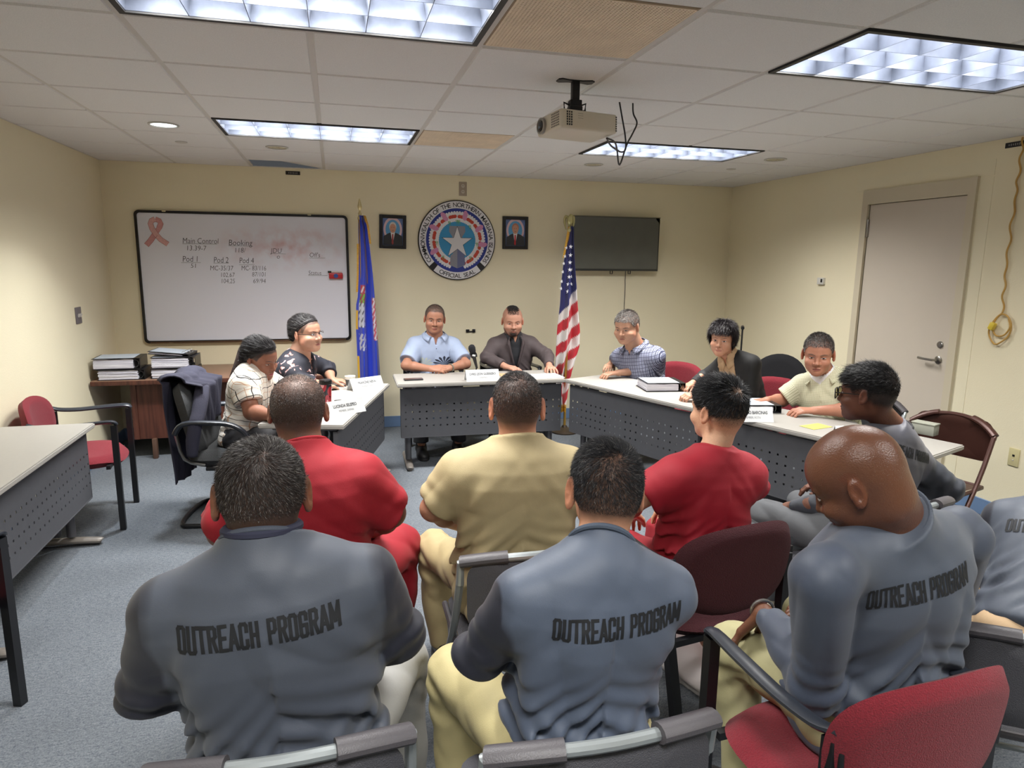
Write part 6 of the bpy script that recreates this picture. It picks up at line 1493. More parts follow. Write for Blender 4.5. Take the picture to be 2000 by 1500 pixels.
# ---- A2
p = build_person('person in a grey OUTREACH PROGRAM shirt at the bottom centre, with spiky black hair', (.505, 1.31), 0, dict(
    skin=(196, 144, 114), stubble=((52, 42, 38), lambda q: hairline(q, nape=-.050, soft=.034)*.75), face=False, hs=.97, hw=.98, ear=1.35, neck=.054, head=(-12, 4, 2), wide=1.0, shw=.185, shz=.995,
    W=dict(hc=PY(1182, 958, 1.36), nb=PY(1172, 1075, 1.28)),
    J=dict(elL=(-.22, .02, .79), elR=(.205, .06, .80), wrL=(-.05, .20, .72), wrR=(.10, .30, .70), knL=(-.22, .40, .50), anL=(-.20, .30, .1), knR=(.12, .43, .5)),
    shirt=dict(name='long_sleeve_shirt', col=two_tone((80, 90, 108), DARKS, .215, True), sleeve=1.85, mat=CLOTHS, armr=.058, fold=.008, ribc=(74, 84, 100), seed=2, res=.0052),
    trousers=dict(col=(184, 172, 126))))
A2 = p
strands(p, lambda q: hairline(q, nape=-.050, soft=.030), 52000, lambda P: np.clip(.005+.013*(P[:, 2]+.02)/.1, .003, .018), .00062, comb_whorl, (24, 24, 28), lift=.60, jit=.3, grey=.03, seed=12)
back_print(p, 'OUTREACH PROGRAM', .920, .285, .044, x0=.018, slope=.06)
# ---- A3 bald
b3 = (1.31, 1.30)
p = build_person('bald person in a grey shirt leaning to the left, at the bottom right', b3, 6, dict(
    skin=(108, 70, 52), skinmat=SKIN_SHINY, face=True, hs=1.05, hw=1.02, neck=.073, head=(31, 34, -8), twist=-8, wide=1.18, deep=1.15, shw=.19, shz=1.0, lean=6, side=-3,
    W=dict(hc=PY(1672, 938, 1.27), nb=PY(1736, 1012, 1.26), shL=PY(1612, 1130, 1.16), shR=PY(1872, 1048, 1.32), elL=PY(1592, 1345, 1.22), wrL=PY(1492, 1196, 1.52), elR=PY(1845, 1210, 1.5), wrR=(1.46, 1.60, .60)),
    J=dict(knL=(-.14, .36, .50), anL=(-.16, .22, .1), knR=(.2, .42, .5), anR=(.2, .40, .1)), hands=dict(L=dict(dir=(-.35, .45, -.80), nrm=(-.3, .7, .5), curl=.35, spread=.5)),
    shirt=dict(name='long_sleeve_shirt', col=two_tone((74, 82, 96), (66, 74, 90)), sleeve=1.92, mat=CLOTHS, armr=.064, fold=.008, ribc=(68, 76, 90), seed=3, res=.0055),
    trousers=dict(col=(170, 164, 124))))
A3 = p
strands(p, lambda q: hairline(q, nape=-.055, soft=.03)*np.clip(.05+1.1*np.clip(-q[:, 1]-.01, 0, .08)/.08*(q[:, 2] < .045), 0, 1), 9000, .0024, .0006, comb_whorl, (150, 146, 142), lift=.7, cvar=.3, seed=13, name='stubble')
back_print(p, 'OUTREACH PROGRAM', .925, .262, .044, x0=-.012, slope=.10)
c0 = p['loc'](PY(1752, 1040, 1.20))
# watch on the left wrist
J = p['J']; ax = J['wrL']-J['elL']; ax /= np.linalg.norm(ax); u = np.cross(ax, [0, 0, 1]); u /= np.linalg.norm(u); v = np.cross(u, ax)
MB().tube([J['wrL']+ax*.012+(u*math.cos(a)+v*math.sin(a))*.031 for a in np.linspace(0, 2*PI, 21)[:-1]], .005, n=8, closed=True).obj('watch', mat('steel watch', (170, 170, 168), .25, .9), p['t'])
# ---- A4 cropped at the right edge
p = build_person('person in a grey shirt bent forward at the right edge, mostly cut off', (2.07, 1.42), -58, dict(
    skin=(140, 98, 76), stubble=((30, 26, 26), lambda q: hairline(q)*.9), face=False, hres=.006, lean=32, wide=1.08, shw=.19,
    J=dict(nb=(0, .41, .82), hc=(.02, .54, .87), knL=(-.24, .40, .5), anL=(-.24, .38, .1), elL=(-.24, .40, .62), wrL=(-.14, .50, .60)),
    shirt=dict(name='long_sleeve_shirt', col=two_tone((66, 73, 86), DARKS), sleeve=1.9, mat=CLOTHS, th=.035, fold=.004, seed=4, res=.009), trousers=dict(col=(200, 170, 134))))
back_print(p, 'OUTREACH PROGRAM', .83, .31, .048)
# ---- A5
p = build_person('large person in red with a closely shaved head, seen from behind on the left', (-.09, 2.20), -2, dict(
    skin=(128, 90, 72), stubble=((58, 48, 45), lambda q: hairline(q, nape=-.060, soft=.03)*(.80-.35*np.clip((q[:, 2]-.055)/.05, 0, 1))), face=False, hw=1.08, hs=1.0, neck=.064, head=(0, 8, 0), wide=1.12, deep=1.2, shw=.182, shz=.995, lean=10, armr=1.15,
    W=dict(hc=PY(583, 803, 2.26), nb=PY(592, 880, 2.20)),
    J=dict(elL=(-.285, .02, .77), elR=(.250, .03, .79), wrL=(-.20, .22, .62), wrR=(.19, .25, .64), knR=(.29, .36, .52), anR=(.25, .24, .1), knL=(-.2, .4, .5)),
    shirt=dict(col=(150, 9, 30), sleeve=.96, armr=.080, th=.02, fold=.007, seed=5, zbot=.46, ribc=(150, 10, 28)), trousers=dict(col=(146, 9, 30), r=(.10, .085, .07))))
strands(p, lambda q: hairline(q, nape=-.058, soft=.03), 40000, .0045, .0007, comb_whorl, (36, 30, 30), lift=.6, grey=.12, seed=15)
# ---- A6
p = build_person('person in a tan short sleeved shirt with cropped black hair, seen from behind', (.57, 2.12), -3, dict(
    skin=(184, 132, 106), stubble=((50, 42, 40), lambda q: hairline(q, nape=-.055, soft=.034)*.85), face=False, hw=1.02, hs=1.0, ear=1.3, neck=.060, head=(-11, 4, 0), wide=1.12, deep=1.12, shw=.195, shz=1.02, lean=2,
    W=dict(hc=PY(1010, 795, 2.16), nb=PY(1011, 862, 2.12)),
    J=dict(elL=(-.275, .02, .82), elR=(.27, .02, .82), wrL=(-.14, .24, .66), wrR=(.14, .26, .68), knL=(-.24, .42, .5), anL=(-.20, .36, .1), knR=(.2, .42, .5)),
    shirt=dict(col=(172, 156, 118), sleeve=.92, armr=.080, cuffr=.072, th=.022, ribc=(176, 158, 118), fold=.007, seed=6, zbot=.45), trousers=dict(col=(170, 154, 114))))
strands(p, lambda q: hairline(q, nape=-.052, soft=.03), 26000, lambda P: np.clip(.005+.007*(P[:, 2])/.1, .003, .011), .0008, comb_whorl, (24, 22, 24), lift=.5, grey=.05, seed=16)
# ---- A7
p = build_person('slim person in red with thick black hair, seen from behind on the right', (1.27, 2.09), 8, dict(
    skin=(212, 166, 136), stubble=((46, 38, 36), lambda q: hairline(q, nape=-.035, soft=.035)*.6), face=True, hs=1.0, hw=.97, ear=1.05, neck=.050, head=(10, 0, -3), wide=1.10, shw=.19, shz=.99, lean=4, side=2,
    W=dict(hc=PY(1401, 800, 2.13), nb=PY(1392, 888, 2.10)),
    J=dict(elL=(-.265, .06, .80), elR=(.24, .04, .80), wrL=(-.12, .28, .66), wrR=(.12, .26, .68), knR=(.12, .40, .5), anR=(.14, .08, .16), knL=(-.18, .42, .5)), footR=(0, .35, -.94),
    shirt=dict(col=(150, 9, 33), sleeve=.70, armr=.074, th=.016, fold=.007, seed=7, zbot=.45, ribc=(150, 10, 30)), trousers=dict(col=(146, 9, 30)), shoe=(214, 206, 206), sole=(178, 176, 176)))
strands(p, lambda q: hairline(q, nape=-.012, soft=.03, front=.052), 34000, lambda P: np.clip(.010+.026*(P[:, 2]-.0)/.1, .006, .038), .0011, lambda P: (P-np.array([.0, -.085, .09]))+np.array([0, .02, 0]), (18, 18, 22), lift=.36, jit=.25, seed=17)
strands(p, lambda q: hairline(q, nape=-.050, soft=.03), 16000, .005, .0008, lambda P: np.tile([0., 0, -1], (len(P), 1)), (34, 30, 30), lift=.3, seed=27, name='side_hair')
# ---- A8
p = build_person('person in a grey shirt with yellow tinted glasses, turned sideways at the right', (2.06, 2.20), 10, dict(
    skin=(104, 66, 50), stubble=((24, 20, 20), lambda q: hairline(q, nape=-.045, soft=.03)*.9), face=True, hs=1.0, hw=.97, neck=.050, head=(20, 3, 0), wide=1.12, shw=.208, shz=.985, lean=2,
    W=dict(hc=PY(1693, 768, 2.24), nb=PY(1745, 838, 2.22), wrL=PY(1540, 992, 2.42), elL=PY(1618, 985, 2.26), elR=PY(1858, 955, 2.16)),
    J=dict(wrR=(.16, .24, .66), knL=(-.16, .36, .52), anL=(-.05, .34, .12), knR=(.16, .42, .5)),
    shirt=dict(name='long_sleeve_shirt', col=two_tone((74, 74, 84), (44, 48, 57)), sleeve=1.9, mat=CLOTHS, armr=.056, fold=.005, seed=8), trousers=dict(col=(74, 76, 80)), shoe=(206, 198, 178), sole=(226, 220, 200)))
strands(p, lambda q: hairline(q, nape=-.0, soft=.03, front=.050), 26000, lambda P: np.clip(.008+.022*(P[:, 2])/.1+.02*(P[:, 1] > .04), .006, .045), .0011, comb_fwd, (18, 17, 19), lift=.30, seed=18)
strands(p, lambda q: hairline(q, nape=-.048, soft=.03), 15000, .006, .0008, lambda P: np.tile([0., 0, -1], (len(P), 1)), (26, 22, 22), lift=.3, seed=28, name='side_hair')
glasses(p, (18, 18, 20), (226, 214, 90), .85, wlens=.029, hlens=.020, yf_=.112)
c = p['J']['nb']; MB().tube([c+np.array([.062*math.cos(a), .060*math.sin(a)-.004, .026+.016*math.sin(a)]) for a in np.linspace(0, 2*PI, 33)[:-1]], .009, n=8, closed=True).obj('collar_band', mat('black collar band', (22, 22, 26), .8), p['t'])
back_print(p, 'OUTREACH PROGRAM', .955, .28, .040, x0=.01)
# ================================================================== panel
def patmat(name, fn, rough=.75):
    m = mat(name, (128, 128, 128), rough, bump=(500, .12)); nt = m.node_tree; N = nt.nodes; L = nt.links; a = N.new('ShaderNodeAttribute'); a.attribute_name = 'pat'
    sp = N.new('ShaderNodeSeparateXYZ'); L.new(a.outputs['Vector'], sp.inputs[0]); out = fn(N, L, a, sp); L.new(out, N['Principled BSDF'].inputs['Base Color']); return m
def mth(N, L, op, a, b=None, c=None):
    n = N.new('ShaderNodeMath'); n.operation = op
    for i, v in enumerate((a, b, c)):
        if v is None: continue
        if isinstance(v, (int, float)): n.inputs[i].default_value = v
        else: L.new(v, n.inputs[i])
    return n.outputs[0]
def mixc(N, L, f, a, b):
    n = N.new('ShaderNodeMix'); n.data_type = 'RGBA'; L.new(f, n.inputs['Factor'])
    for k, v in (('A', a), ('B', b)):
        if isinstance(v, tuple): n.inputs[k].default_value = (*srgb(v), 1)
        else: L.new(v, n.inputs[k])
    return n.outputs['Result']
def lines(N, L, v, period, width, off=0.0):
    t = mth(N, L, 'FRACT', mth(N, L, 'MULTIPLY_ADD', v, 1/period, off+100.0)); return mth(N, L, 'LESS_THAN', t, width/period)
def navy_check(N, L, a, sp):
    c = (86, 92, 122)
    c = mixc(N, L, lines(N, L, sp.outputs['X'], .011, .0024), c, (176, 180, 198)); c = mixc(N, L, lines(N, L, sp.outputs['Z'], .011, .0024), c, (176, 180, 198))
    c = mixc(N, L, lines(N, L, sp.outputs['X'], .022, .0035, .3), c, (44, 46, 70)); c = mixc(N, L, lines(N, L, sp.outputs['Z'], .033, .0035, .3), c, (46, 46, 70)); return c
def cream_check(N, L, a, sp):
    c = (212, 208, 182)
    c = mixc(N, L, lines(N, L, sp.outputs['X'], .0085, .0018), c, (150, 152, 120)); return mixc(N, L, lines(N, L, sp.outputs['Z'], .0085, .0018), c, (150, 152, 120))
def windowpane(N, L, a, sp):
    n = N.new('ShaderNodeTexNoise'); n.inputs['Scale'].default_value = 7; L.new(a.outputs['Vector'], n.inputs['Vector']); w = mth(N, L, 'MULTIPLY', n.outputs['Fac'], .06)
    x = mth(N, L, 'ADD', sp.outputs['X'], w); z = mth(N, L, 'ADD', sp.outputs['Z'], w); c = (226, 220, 210)
    c = mixc(N, L, lines(N, L, x, .072, .0035, .45), c, (196, 160, 130)); c = mixc(N, L, lines(N, L, z, .080, .0035, .45), c, (196, 160, 130))
    c = mixc(N, L, lines(N, L, x, .072, .0050), c, (26, 24, 26)); return mixc(N, L, lines(N, L, z, .080, .0050), c, (26, 24, 26))
def floral(N, L, a, sp):
    v = N.new('ShaderNodeTexVoronoi'); v.inputs['Scale'].default_value = 14; mp = N.new('ShaderNodeMapping'); n = N.new('ShaderNodeTexNoise'); n.inputs['Scale'].default_value = 14; L.new(a.outputs['Vector'], n.inputs['Vector'])
    vm = N.new('ShaderNodeVectorMath'); vm.operation = 'MULTIPLY_ADD'; L.new(n.outputs['Color'], vm.inputs[0]); vm.inputs[1].default_value = (.16, .16, .16); L.new(a.outputs['Vector'], vm.inputs[2]); L.new(vm.outputs[0], v.inputs['Vector'])
    r = N.new('ShaderNodeValToRGB'); r.color_ramp.interpolation = 'CONSTANT'; e = r.color_ramp.elements; e[0].color = (*srgb((206, 190, 196)), 1); e[1].position = .27; e[1].color = (*srgb((176, 120, 110)), 1)
    q = e.new(.33); q.color = (*srgb((30, 32, 44)), 1); q = e.new(.40); q.color = (*srgb((28, 30, 42)), 1); L.new(v.outputs['Distance'], r.inputs['Fac']); return r.outputs[0]
def leafshirt(N, L, a, sp):
    c = (158, 172, 200)
    def leaf(cx, cz, sx, sz, k, base, col):
        dx = mth(N, L, 'DIVIDE', mth(N, L, 'SUBTRACT', sp.outputs['X'], cx), sx); dz = mth(N, L, 'DIVIDE', mth(N, L, 'SUBTRACT', sp.outputs['Z'], cz), sz)
        r = mth(N, L, 'SQRT', mth(N, L, 'ADD', mth(N, L, 'MULTIPLY', dx, dx), mth(N, L, 'MULTIPLY', dz, dz))); an = mth(N, L, 'ARCTAN2', dz, dx)
        s = mth(N, L, 'SINE', mth(N, L, 'MULTIPLY', an, k)); inside = mth(N, L, 'LESS_THAN', r, mth(N, L, 'MULTIPLY_ADD', s, .14, .86)); vein = mth(N, L, 'GREATER_THAN', s, -.45)
        front = mth(N, L, 'GREATER_THAN', sp.outputs['Y'], 0.0)
        return mixc(N, L, mth(N, L, 'MULTIPLY', mth(N, L, 'MULTIPLY', inside, vein), front), base, col)
    c = leaf(-.075, .800, .100, .075, 13, c, (40, 46, 64)); c = leaf(.10, .80, .075, .06, 11, c, (178, 184, 176)); return leaf(.03, .745, .06, .035, 9, c, (196, 204, 214))
table_y = TH+.028
def clasp(c, ax, fw, s=1.0):
    """clasped hands: c centre, ax towards the person's right, fw away from the person"""
    return dict(R=dict(dir=tuple(-np.array(ax)*.75+np.array(fw)*.62), nrm=(fw[0]*.5, fw[1]*.5, .85), curl=.75, spread=.12, thumb=.45), L=dict(dir=tuple(np.array(ax)*.75+np.array(fw)*.62), nrm=(fw[0]*.5, fw[1]*.5, .85), curl=.80, spread=.12, thumb=.45))
HALF = dict(hres=.0030)
# ---- M1
b = (.835, 6.02)
p = build_person('person in a pale blue leaf print shirt, hands clasped on the front table', b, 180, dict(
    skin=(170, 120, 97), stubble=((70, 62, 58), lambda q: hairline(q, front=.070)*.75), hw=1.04, fat=.009, hs=1.03, neck=.068, head=(-6, 6, -4), gaze=(0, 0), lids=.32, wide=1.14, deep=1.15, lean=10, shw=.20, shz=.955, brow=(60, 50, 46), browt=1.1,
    W=dict(hc=PY(849, 623, 5.93), nb=PY(849, 655, 5.97), elR=(.575, 5.80, .745), elL=(1.10, 5.80, .745), wrR=(.76, 5.63, .738), wrL=(.93, 5.64, .738)),
    hands=dict(R=dict(dir=(-.92, .30, .05), nrm=(0, .6, .75), curl=.62, thumb=.4), L=dict(dir=(.92, .34, .02), nrm=(0, .6, .75), curl=.66, thumb=.4)),
    shirt=dict(col=(150, 166, 198), mat=patmat('pale blue leaf print', leafshirt), sleeve=.80, armr=.074, cuffr=.078, th=.018, collar='point', collarcol=(158, 172, 200), collarmat=mat('pale blue cotton', (158, 172, 200), .75), vopen=.5, fold=.004, seed=9, vee=(.98, 1.10, .003, .028)),
    trousers=dict(col=(34, 34, 38)), shoe=(24, 24, 26)))
strands(p, lambda q: hairline(q, front=.070), 14000, .008, .0016, comb_fwd, (84, 76, 72), lift=.4, grey=.25, seed=21)
MB().lathe([(.004, 0), (.003, .003)], c=p['tp']((0, .150, .955)), axis='y', n=10).obj('button', bp_, p['t'])
J = p['J']; ax = J['wrL']-J['elL']; ax /= np.linalg.norm(ax); u = np.cross(ax, [0, 0, 1]); u /= np.linalg.norm(u); v = np.cross(u, ax)
MB().tube([J['wrL']-ax*.01+(u*math.cos(a)+v*math.sin(a))*.032 for a in np.linspace(0, 2*PI, 21)[:-1]], .006, n=8, closed=True).obj('watch', mat('two tone watch', (150, 150, 140), .3, .8), p['t'])
# ---- M2
BLZ = (74, 64, 66)
def goatee(q): return (np.exp(-((q[:, 2]+.094)/.027)**4-(q[:, 0]/.040)**4)*(q[:, 1] > .02)*1.05+np.exp(-((q[:, 2]+.0545)/.0065)**2-(q[:, 0]/.027)**4)*(q[:, 1] > .06)*.75)*(1-np.exp(-((q[:, 2]+.068)/.008)**2-(q[:, 0]/.022)**4))+.6*((q[:, 2] < -.045)&(np.abs(q[:, 0]) > .038)&(q[:, 1] > -.01)&(q[:, 1]<.065)&(q[:, 2]>-.13))
p = build_person('person in a brown blazer and black shirt with a goatee at the front table', (1.585, 6.06), 180, dict(
    skin=(192, 142, 120), stubble=((150, 106, 88), lambda q: hairline(q, front=.070)*.5), beard=((40, 30, 28), goatee), hw=1.06, fat=.010, hs=1.08, neck=.072, head=(-8, 10, 0), lids=.25, mouth=.0022, wide=1.16, deep=1.12, lean=9, shw=.205, shz=.965, browt=.8, brow=(96, 66, 58),
    W=dict(hc=PY(1001, 627, 5.95), nb=PY(1002, 661, 6.0), elR=(1.30, 5.86, .79), elL=(1.86, 5.84, .79), wrR=(1.42, 5.66, .735), wrL=(1.80, 5.58, .735)),
    hands=dict(R=dict(dir=(-.6, .8, -.05), nrm=(0, .1, 1), curl=.30), L=dict(dir=(.10, 1, -.03), nrm=(0, .1, 1), curl=.35, spread=.35)),
    shirt=dict(name='blazer', col=BLZ, sleeve=1.86, armr=.066, cuffr=.046, th=.022, collar='none', fold=.004, seed=10, vee=(.70, 1.06, .004, .085), zbot=.50), trousers=dict(col=(30, 30, 34)), shoe=(22, 22, 24)))
T2 = p
def inner(p, name, col, m, vee=None, infl=.010, zt_=1.08, collar=None):
    o = p['o']; T = [(z, a*o.get('wide', 1), b_*o.get('deep', 1), c) for z, a, b_, c in o.get('torso', DEFT)]; sc_ = o.get('s', 1)
    def f(P):
        q = p['itp'](P); d = torso_sdf(q, T, infl, zt_, .60)*sc_
        for s in (-1, 1): d = smin(d, rc(P, p['tp']((s*.035, -.012, 1.01)), p['tp']((s*.12, -.01, .965)), .046, .046), .05)
        nb = p['J']['nb']; ntop = p['fromh'](np.array([0, -.028, -.055])); r = o.get('neck', .056)
        d = smin(d, rc(P, nb-[0, 0, .02], nb+(ntop-nb)*.28, r+.02, r+.012), .02); d = smax(d, -(rc(P, nb, ntop, r+.003, r+.001)), .004)
        if vee: hw = np.interp(q[:, 2], [vee[0], vee[1]], [vee[2], vee[3]]); d = smax(d, -np.maximum(np.maximum(np.abs(q[:, 0])-hw, vee[0]-q[:, 2]), -q[:, 1]), .004)
        return d
    lo = p['tp']((-.26, -.22, .6)); hi = p['tp']((.26, .24, 1.2)); lo, hi = np.minimum(lo, hi)-.08, np.maximum(lo, hi)+.08
    V, Fc = polygonize(f, lo, hi, .0065); return mesh_obj(name, V, Fc, m, p['t'], True, cols=np.tile(np.array(srgb(col)), (len(V), 1)), vecs=p['itp'](V))
inner(p, 'dress_shirt', (28, 30, 36), CLOTH, vee=(1.0, 1.12, .002, .04))
strands(p, lambda q: hairline(q, front=.064)*np.clip((.056-np.abs(q[:, 0]))/.02, 0, 1)*(q[:, 2] > .06), 16000, .013, .0016, lambda P: np.tile([0., -.5, .6], (len(P), 1))+np.stack([-P[:, 0]*14, P[:, 1]*0, P[:, 2]*0], 1), (22, 18, 18), lift=.55, seed=22)
# lapels
for s in (-1, 1):
    tp = p['tp']; V = []
    rows = [(1.075, .055, .040), (1.04, .070, .062), (1.00, .066, .100), (.965, .060, .085), (.90, .045, .070), (.80, .020, .040), (.72, .006, .012)]
    me = p['shirt'].data; 
    for z, x0, x1 in rows:
        for xx in (x0, x0+(x1-x0)*.5+.0, max(x1, x0+.012)):
            V.append(tp((s*xx, np.interp(z, [.70, .85, 1.0, 1.08], [.165, .166, .150, .105])-(xx**2)*1.5, z)))
    n_ = len(rows); mb = MB().add([tuple(v) for v in V], [(3*i+k, 3*i+k+1, 3*i+k+4, 3*i+k+3) for i in range(n_-1) for k in (0, 1)]); oo = mb.obj('lapel', mat('blazer lapel', (70, 60, 62), .75), p['t'], angle=None); md = oo.modifiers.new('thickness', 'SOLIDIFY'); md.thickness = .005
# ---- M3
b3_ = (2.55, 5.15)
p = build_person('person in a blue checked shirt, hands clasped at the far right table', b3_, 118, dict(
    skin=(184, 138, 113), stubble=((120, 108, 102), lambda q: hairline(q, front=.060)*.6), hw=1.08, fat=.015, hs=1.07, neck=.072, head=(12, 14, 0), lids=.25, wide=1.2, deep=1.25, lean=13, shw=.205, shz=.945, browt=1.0, brow=(74, 60, 52),
    W=dict(hc=PY(1224, 638, 5.08), nb=PY(1240, 676, 5.14), elL=PZ(1280, 722, .755), wrL=PZ(1208, 728, .745), elR=PZ(1205, 700, .76), wrR=PZ(1192, 712, .75)),
    shirt=dict(col=(90, 90, 110), mat=patmat('blue and white woven check', navy_check), sleeve=.86, armr=.078, cuffr=.078, th=.018, collar='point', collarcol=(90, 90, 110), vopen=.45, fold=.004, seed=11, collarmat=patmat('blue and white woven check', navy_check), vee=(1.0, 1.10, .003, .026)),
    trousers=dict(col=(50, 52, 60)), shoe=(30, 28, 28)))
strands(p, lambda q: hairline(q, front=.058), 16000, lambda P: np.clip(.008+.012*P[:, 2]/.1, .006, .02), .0016, comb_fwd, (70, 62, 60), lift=.35, grey=.45, seed=23)
# ---- W3
p = build_person('person in a black cardigan over a tan blouse, at the right table', (3.0, 4.36), 122, dict(
    skin=(192, 142, 116), stubble=((60, 44, 44), lambda q: hairline(q, front=.058)*.7), hw=1.0, fat=.007, hs=1.02, neck=.058, head=(14, 4, -3), lids=.6, wide=1.02, deep=1.15, lean=8, shw=.172, shz=.95, brow=(90, 70, 64), browt=.7, lip=(160, 96, 88),
    W=dict(hc=PY(1411, 662, 4.40), nb=PY(1424, 694, 4.44), elR=PY(1375, 735, 4.60), wrR=PZ(1352, 750, .745), elL=PY(1462, 775, 4.25), wrL=PZ(1362, 772, .74)),
    hands_s=.9, hands=dict(R=dict(dir=(.1, 1, -.1), nrm=(0, .4, .9), curl=1.0), L=dict(dir=(.5, .9, 0), nrm=(0, .4, .9), curl=.9)),
    shirt=dict(name='cardigan', col=(13, 13, 15), sleeve=1.9, armr=.052, cuffr=.036, th=.018, collar='none', fold=.003, seed=12, vee=(.62, 1.04, .05, .075)), trousers=dict(col=(40, 40, 46)), shoe=(30, 28, 28)))
inner(p, 'blouse', (176, 146, 112), CLOTH, vee=(.99, 1.12, .002, .04))
def bobmask(q): return np.where(q[:, 1] > .02, (.050-q[:, 2])-.0+.0*q[:, 0], np.where(q[:, 1] > -.02, (.02-q[:, 2])-.9*np.clip(-q[:, 1]+.02, 0, .04), (-.075-q[:, 2])))
hair_cap(p, lambda q: np.interp(q[:, 1], [-.09, -.03, 0, .03, .06, .10], [-.085, -.08, -.020, .028, .046, .050])-q[:, 2], .016, (22, 16, 20), disp=lambda q: .0025*np.sin(q[:, 0]*260+np.sin(q[:, 2]*60)*2)+.003*wob(q, 60, 1))
strands(p, lambda q: (np.interp(q[:, 1], [-.09, -.03, 0, .03, .06, .10], [-.085, -.08, -.020, .028, .046, .050]) < q[:, 2])*1., 20000, lambda P: np.where(P[:, 1] > .03, .026, .045), .0016, lambda P: P-np.array([0, -.03, .13]), (28, 20, 26), off=.014, lift=.22, jit=.22, grey=.04, seed=24, name='loose_hair')
MB().lathe([(.004, 0), (.004, .003)], c=p['fromh'](np.array([-.082, -.006, -.036])), axis='x', n=8).obj('earring', mat('gold earring', (210, 180, 110), .3, .9), p['t'])
tp = p['tp']
for s in (-1, 1):
    V = [tp((s*.012, .085, 1.055)), tp((s*.05, .055, 1.075)), tp((s*.075, .098, 1.00)), tp((s*.028, .125, .965)), tp((s*.010, .112, 1.00))]
    oo = MB().add([tuple(v) for v in V], [(0, 1, 2, 3, 4) if s < 0 else (4, 3, 2, 1, 0)]).obj('blouse_collar', mat('tan blouse cloth', (182, 152, 118), .8), p['t'], angle=None); md = oo.modifiers.new('thickness', 'SOLIDIFY'); md.thickness = .004
# ---- M4
p = build_person('older person in a cream checked shirt, forearms on the right table near the door', (3.13, 3.60), 118, dict(
    skin=(170, 116, 93), stubble=((112, 94, 88), lambda q: hairline(q, front=.064)*.6), hw=1.03, fat=.004, hs=1.07, neck=.066, head=(22, 8, 0), lids=.42, wide=1.12, deep=1.1, lean=9, shw=.20, shz=.945, brow=(110, 84, 70), browt=1.1, ear=1.1,
    W=dict(hc=PY(1598, 692, 3.62), nb=PY(1612, 736, 3.66), elR=PY(1528, 782, 3.85), wrR=PZ(1500, 782, .75), elL=PY(1672, 800, 3.35), wrL=PZ(1592, 802, .74)),
    hands=dict(R=dict(dir=(.5, 1, -.05), nrm=(0, 0, 1), curl=.4), L=dict(dir=(.75, .75, 0), nrm=(0, .2, 1), curl=.45)),
    shirt=dict(col=(200, 196, 170), mat=patmat('cream and olive small check', cream_check), sleeve=.84, armr=.074, cuffr=.076, th=.018, collar='point', collarcol=(200, 196, 170), collarmat=patmat('cream and olive small check', cream_check), vopen=.6, fold=.004, seed=13, vee=(.98, 1.10, .004, .036)),
    trousers=dict(col=(60, 60, 64)), shoe=(30, 28, 28)))
inner(p, 'undershirt', (224, 224, 226), CLOTH, infl=.012, zt_=1.06)
strands(p, lambda q: hairline(q, front=.062), 16000, lambda P: np.clip(.007+.012*P[:, 2]/.1, .005, .02), .0016, comb_fwd, (66, 58, 56), lift=.4, grey=.40, seed=25)
# ---- W1
p = build_person('person in a white black gridded blouse with a ponytail, at the left table', (-.60, 4.52), -100, dict(
    skin=(140, 92, 72), stubble=((26, 20, 22), lambda q: hairline(q, front=.058)*.9), hw=1.02, fat=.008, hs=1.06, neck=.060, head=(-24, 17, 6), lids=.12, wide=1.10, deep=1.15, lean=12, shw=.185, shz=.955, browt=.7, lip=(168, 84, 92), armr=1.15,
    W=dict(hc=PY(509, 700, 4.50), nb=PY(492, 748, 4.50), elR=PY(492, 805, 4.28), wrR=PZ(533, 812, .745), elL=PY(565, 770, 4.75), wrL=PZ(560, 790, .745)),
    hands_s=.9, hands=dict(R=dict(dir=(.1, 1, -.05), nrm=(0, 0, 1), curl=.6)),
    shirt=dict(name='blouse', col=(226, 222, 214), mat=patmat('white blouse with black grid', windowpane), sleeve=.62, armr=.078, cuffr=.082, th=.02, collar='none', fold=.004, seed=14, vee=(.93, 1.10, .004, .06), zbot=.44), chest=True,
    trousers=dict(col=(34, 34, 40)), shoe=(30, 28, 28)))
def strandtex(q): return .0016*np.sin(np.arctan2(q[:, 0], q[:, 2]-.02)*70+q[:, 1]*40)
hair_cap(p, lambda q: np.interp(q[:, 1], [-.11, -.05, -.02, .01, .04, .065, .09], [-.05, -.045, -.008, .026, .056, .074, .082])-q[:, 2], .010, (16, 12, 14), disp=strandtex)
strands(p, lambda q: (np.interp(q[:, 1], [-.11, -.05, -.02, .01, .04, .065, .09], [-.05, -.045, -.005, .034, .064, .082, .090]) < q[:, 2])*1., 16000, .045, .0014, lambda P: np.array([0, -.125, .02])-P, (20, 15, 18), off=.0085, lift=.10, jit=.08, seed=31, name='combed_hair')
fh = p['fromh']
pts = [fh(np.array(v)) for v in ((.0, -.105, .015),)]; wc = p['loc'](PY(470, 712, 4.56)); wd = p['loc'](PY(457, 738, 4.56))
for k, (dx, r_) in enumerate(((0, .030), (.018, .022), (-.018, .022), (.006, .024))):
    MB().tube([pts[0]+[dx*.4, .015, 0], pts[0]+[dx*.5, -.02, .0], wc+[dx, 0, .02], (wc+wd)/2+[dx+.008*(-1)**k, .0, .0], wd+[dx, 0, 0], wd+[dx*.6+.006, -.004, -.028]], [.018, r_*1.0, r_*1.15, r_*1.1, r_*.95, .006], n=14, sub=6).obj('ponytail', mat('dark brown wavy hair', (48, 28, 28), .4, bump=(150, .9)), p['t'])
MB().tube([fh(np.array([.081, -.005, z])) for z in (-.036, -.055, -.075)], .0045, n=8).obj('earring', mat('gold earring', (210, 180, 110), .3, .9), p['t'])
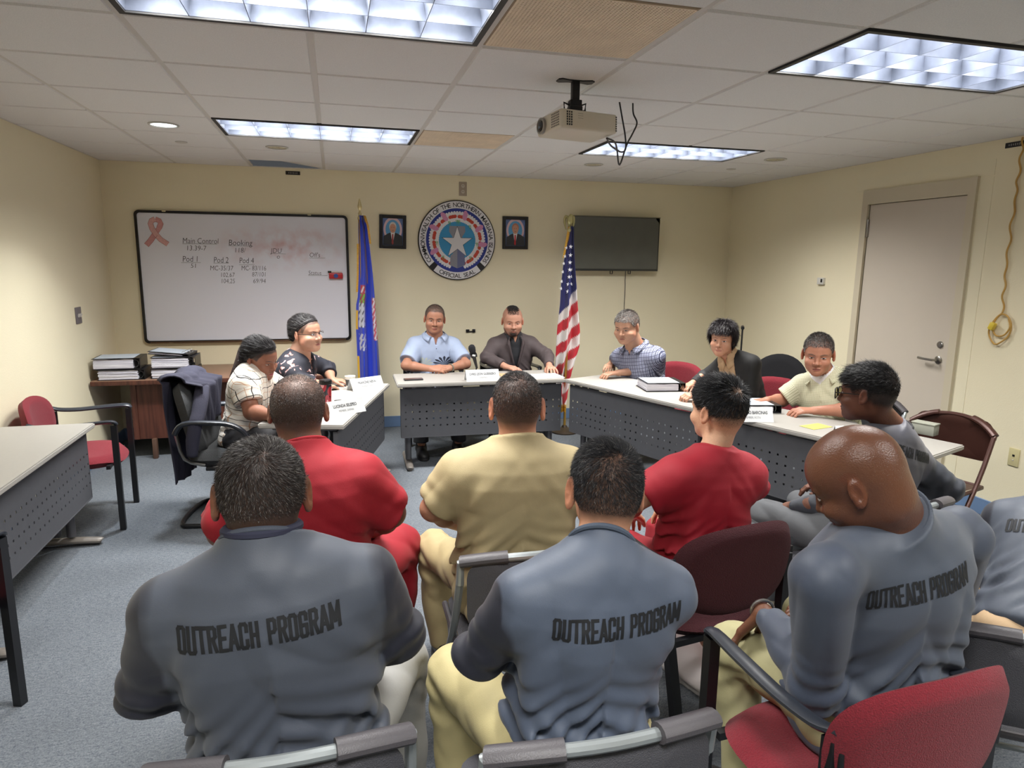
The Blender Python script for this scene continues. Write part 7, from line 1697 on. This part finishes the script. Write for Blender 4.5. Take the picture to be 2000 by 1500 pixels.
# ---- W2
p = build_person('person in a dark floral blouse with glasses and a hair bun', (-.37, 5.16), -105, dict(
    skin=(186, 140, 117), stubble=((60, 50, 48), lambda q: hairline(q, front=.060)*.8), hw=1.05, fat=.016, hs=1.08, neck=.068, head=(-22, 0, 2), lids=.75, wide=1.16, deep=1.25, lean=10, shw=.19, shz=.95, browt=.6, lip=(170, 104, 100),
    W=dict(hc=PY(598, 651, 5.06), nb=PY(586, 688, 5.08), elR=PY(585, 745, 4.88), wrR=PZ(632, 752, .745), elL=PY(640, 720, 5.35), wrL=PZ(648, 742, .745)),
    hands_s=.92, hands=dict(L=dict(dir=(-.1, 1, -.1), nrm=(0, 0, 1), curl=.7)),
    shirt=dict(name='blouse', col=(40, 40, 50), mat=patmat('black floral blouse print', floral), sleeve=1.5, armr=.066, cuffr=.058, th=.018, collar='none', fold=.004, seed=15, vee=(.86, 1.10, .004, .07)), chest=True,
    trousers=dict(col=(34, 34, 40)), shoe=(30, 28, 28)))
hair_cap(p, lambda q: np.interp(q[:, 1], [-.11, -.05, -.02, .01, .04, .065, .09], [-.06, -.055, -.008, .028, .056, .076, .082])-q[:, 2], .007, (26, 22, 24), disp=strandtex, extra=lambda q: el(q, (0, -.110, .065), (.034, .030, .034)), cols=lambda q: np.array(srgb((28, 24, 26)))*(1+.5*np.sin(np.arctan2(q[:, 0], q[:, 2]-.02)*60))[:, None])
strands(p, lambda q: (np.interp(q[:, 1], [-.11, -.05, -.02, .01, .04, .065, .09], [-.06, -.055, -.005, .036, .064, .084, .090]) < q[:, 2])*1., 16000, .045, .0014, lambda P: np.array([0, -.120, .07])-P, (26, 22, 24), off=.0055, lift=.06, jit=.06, grey=.02, seed=32, name='combed_hair')
glasses(p, (40, 30, 30), (230, 235, 240), .10, half=True)
MB().box(p['tp']((0, .150, .955)), (.012, .006, .018), bev=.002).obj('pendant', mat('dark pendant', (60, 30, 30), .3), p['t'])
# ================================================================== world & view
w = bpy.data.worlds.new('World'); scene.world = w; w.use_nodes = True
w.node_tree.nodes['Background'].inputs[0].default_value = (0.9, 0.95, 1, 1); w.node_tree.nodes['Background'].inputs[1].default_value = 0.05
scene.view_settings.view_transform = 'Standard'; scene.view_settings.look = 'None'; scene.view_settings.gamma = 1; scene.view_settings.use_curve_mapping = False
scene.view_settings.exposure = EXPOSURE
scene.cycles.use_denoising = True; scene.cycles.max_bounces = 8; scene.cycles.diffuse_bounces = 5; scene.cycles.glossy_bounces = 3; scene.cycles.sample_clamp_indirect = 6
scene.cycles.caustics_reflective = False; scene.cycles.caustics_refractive = False
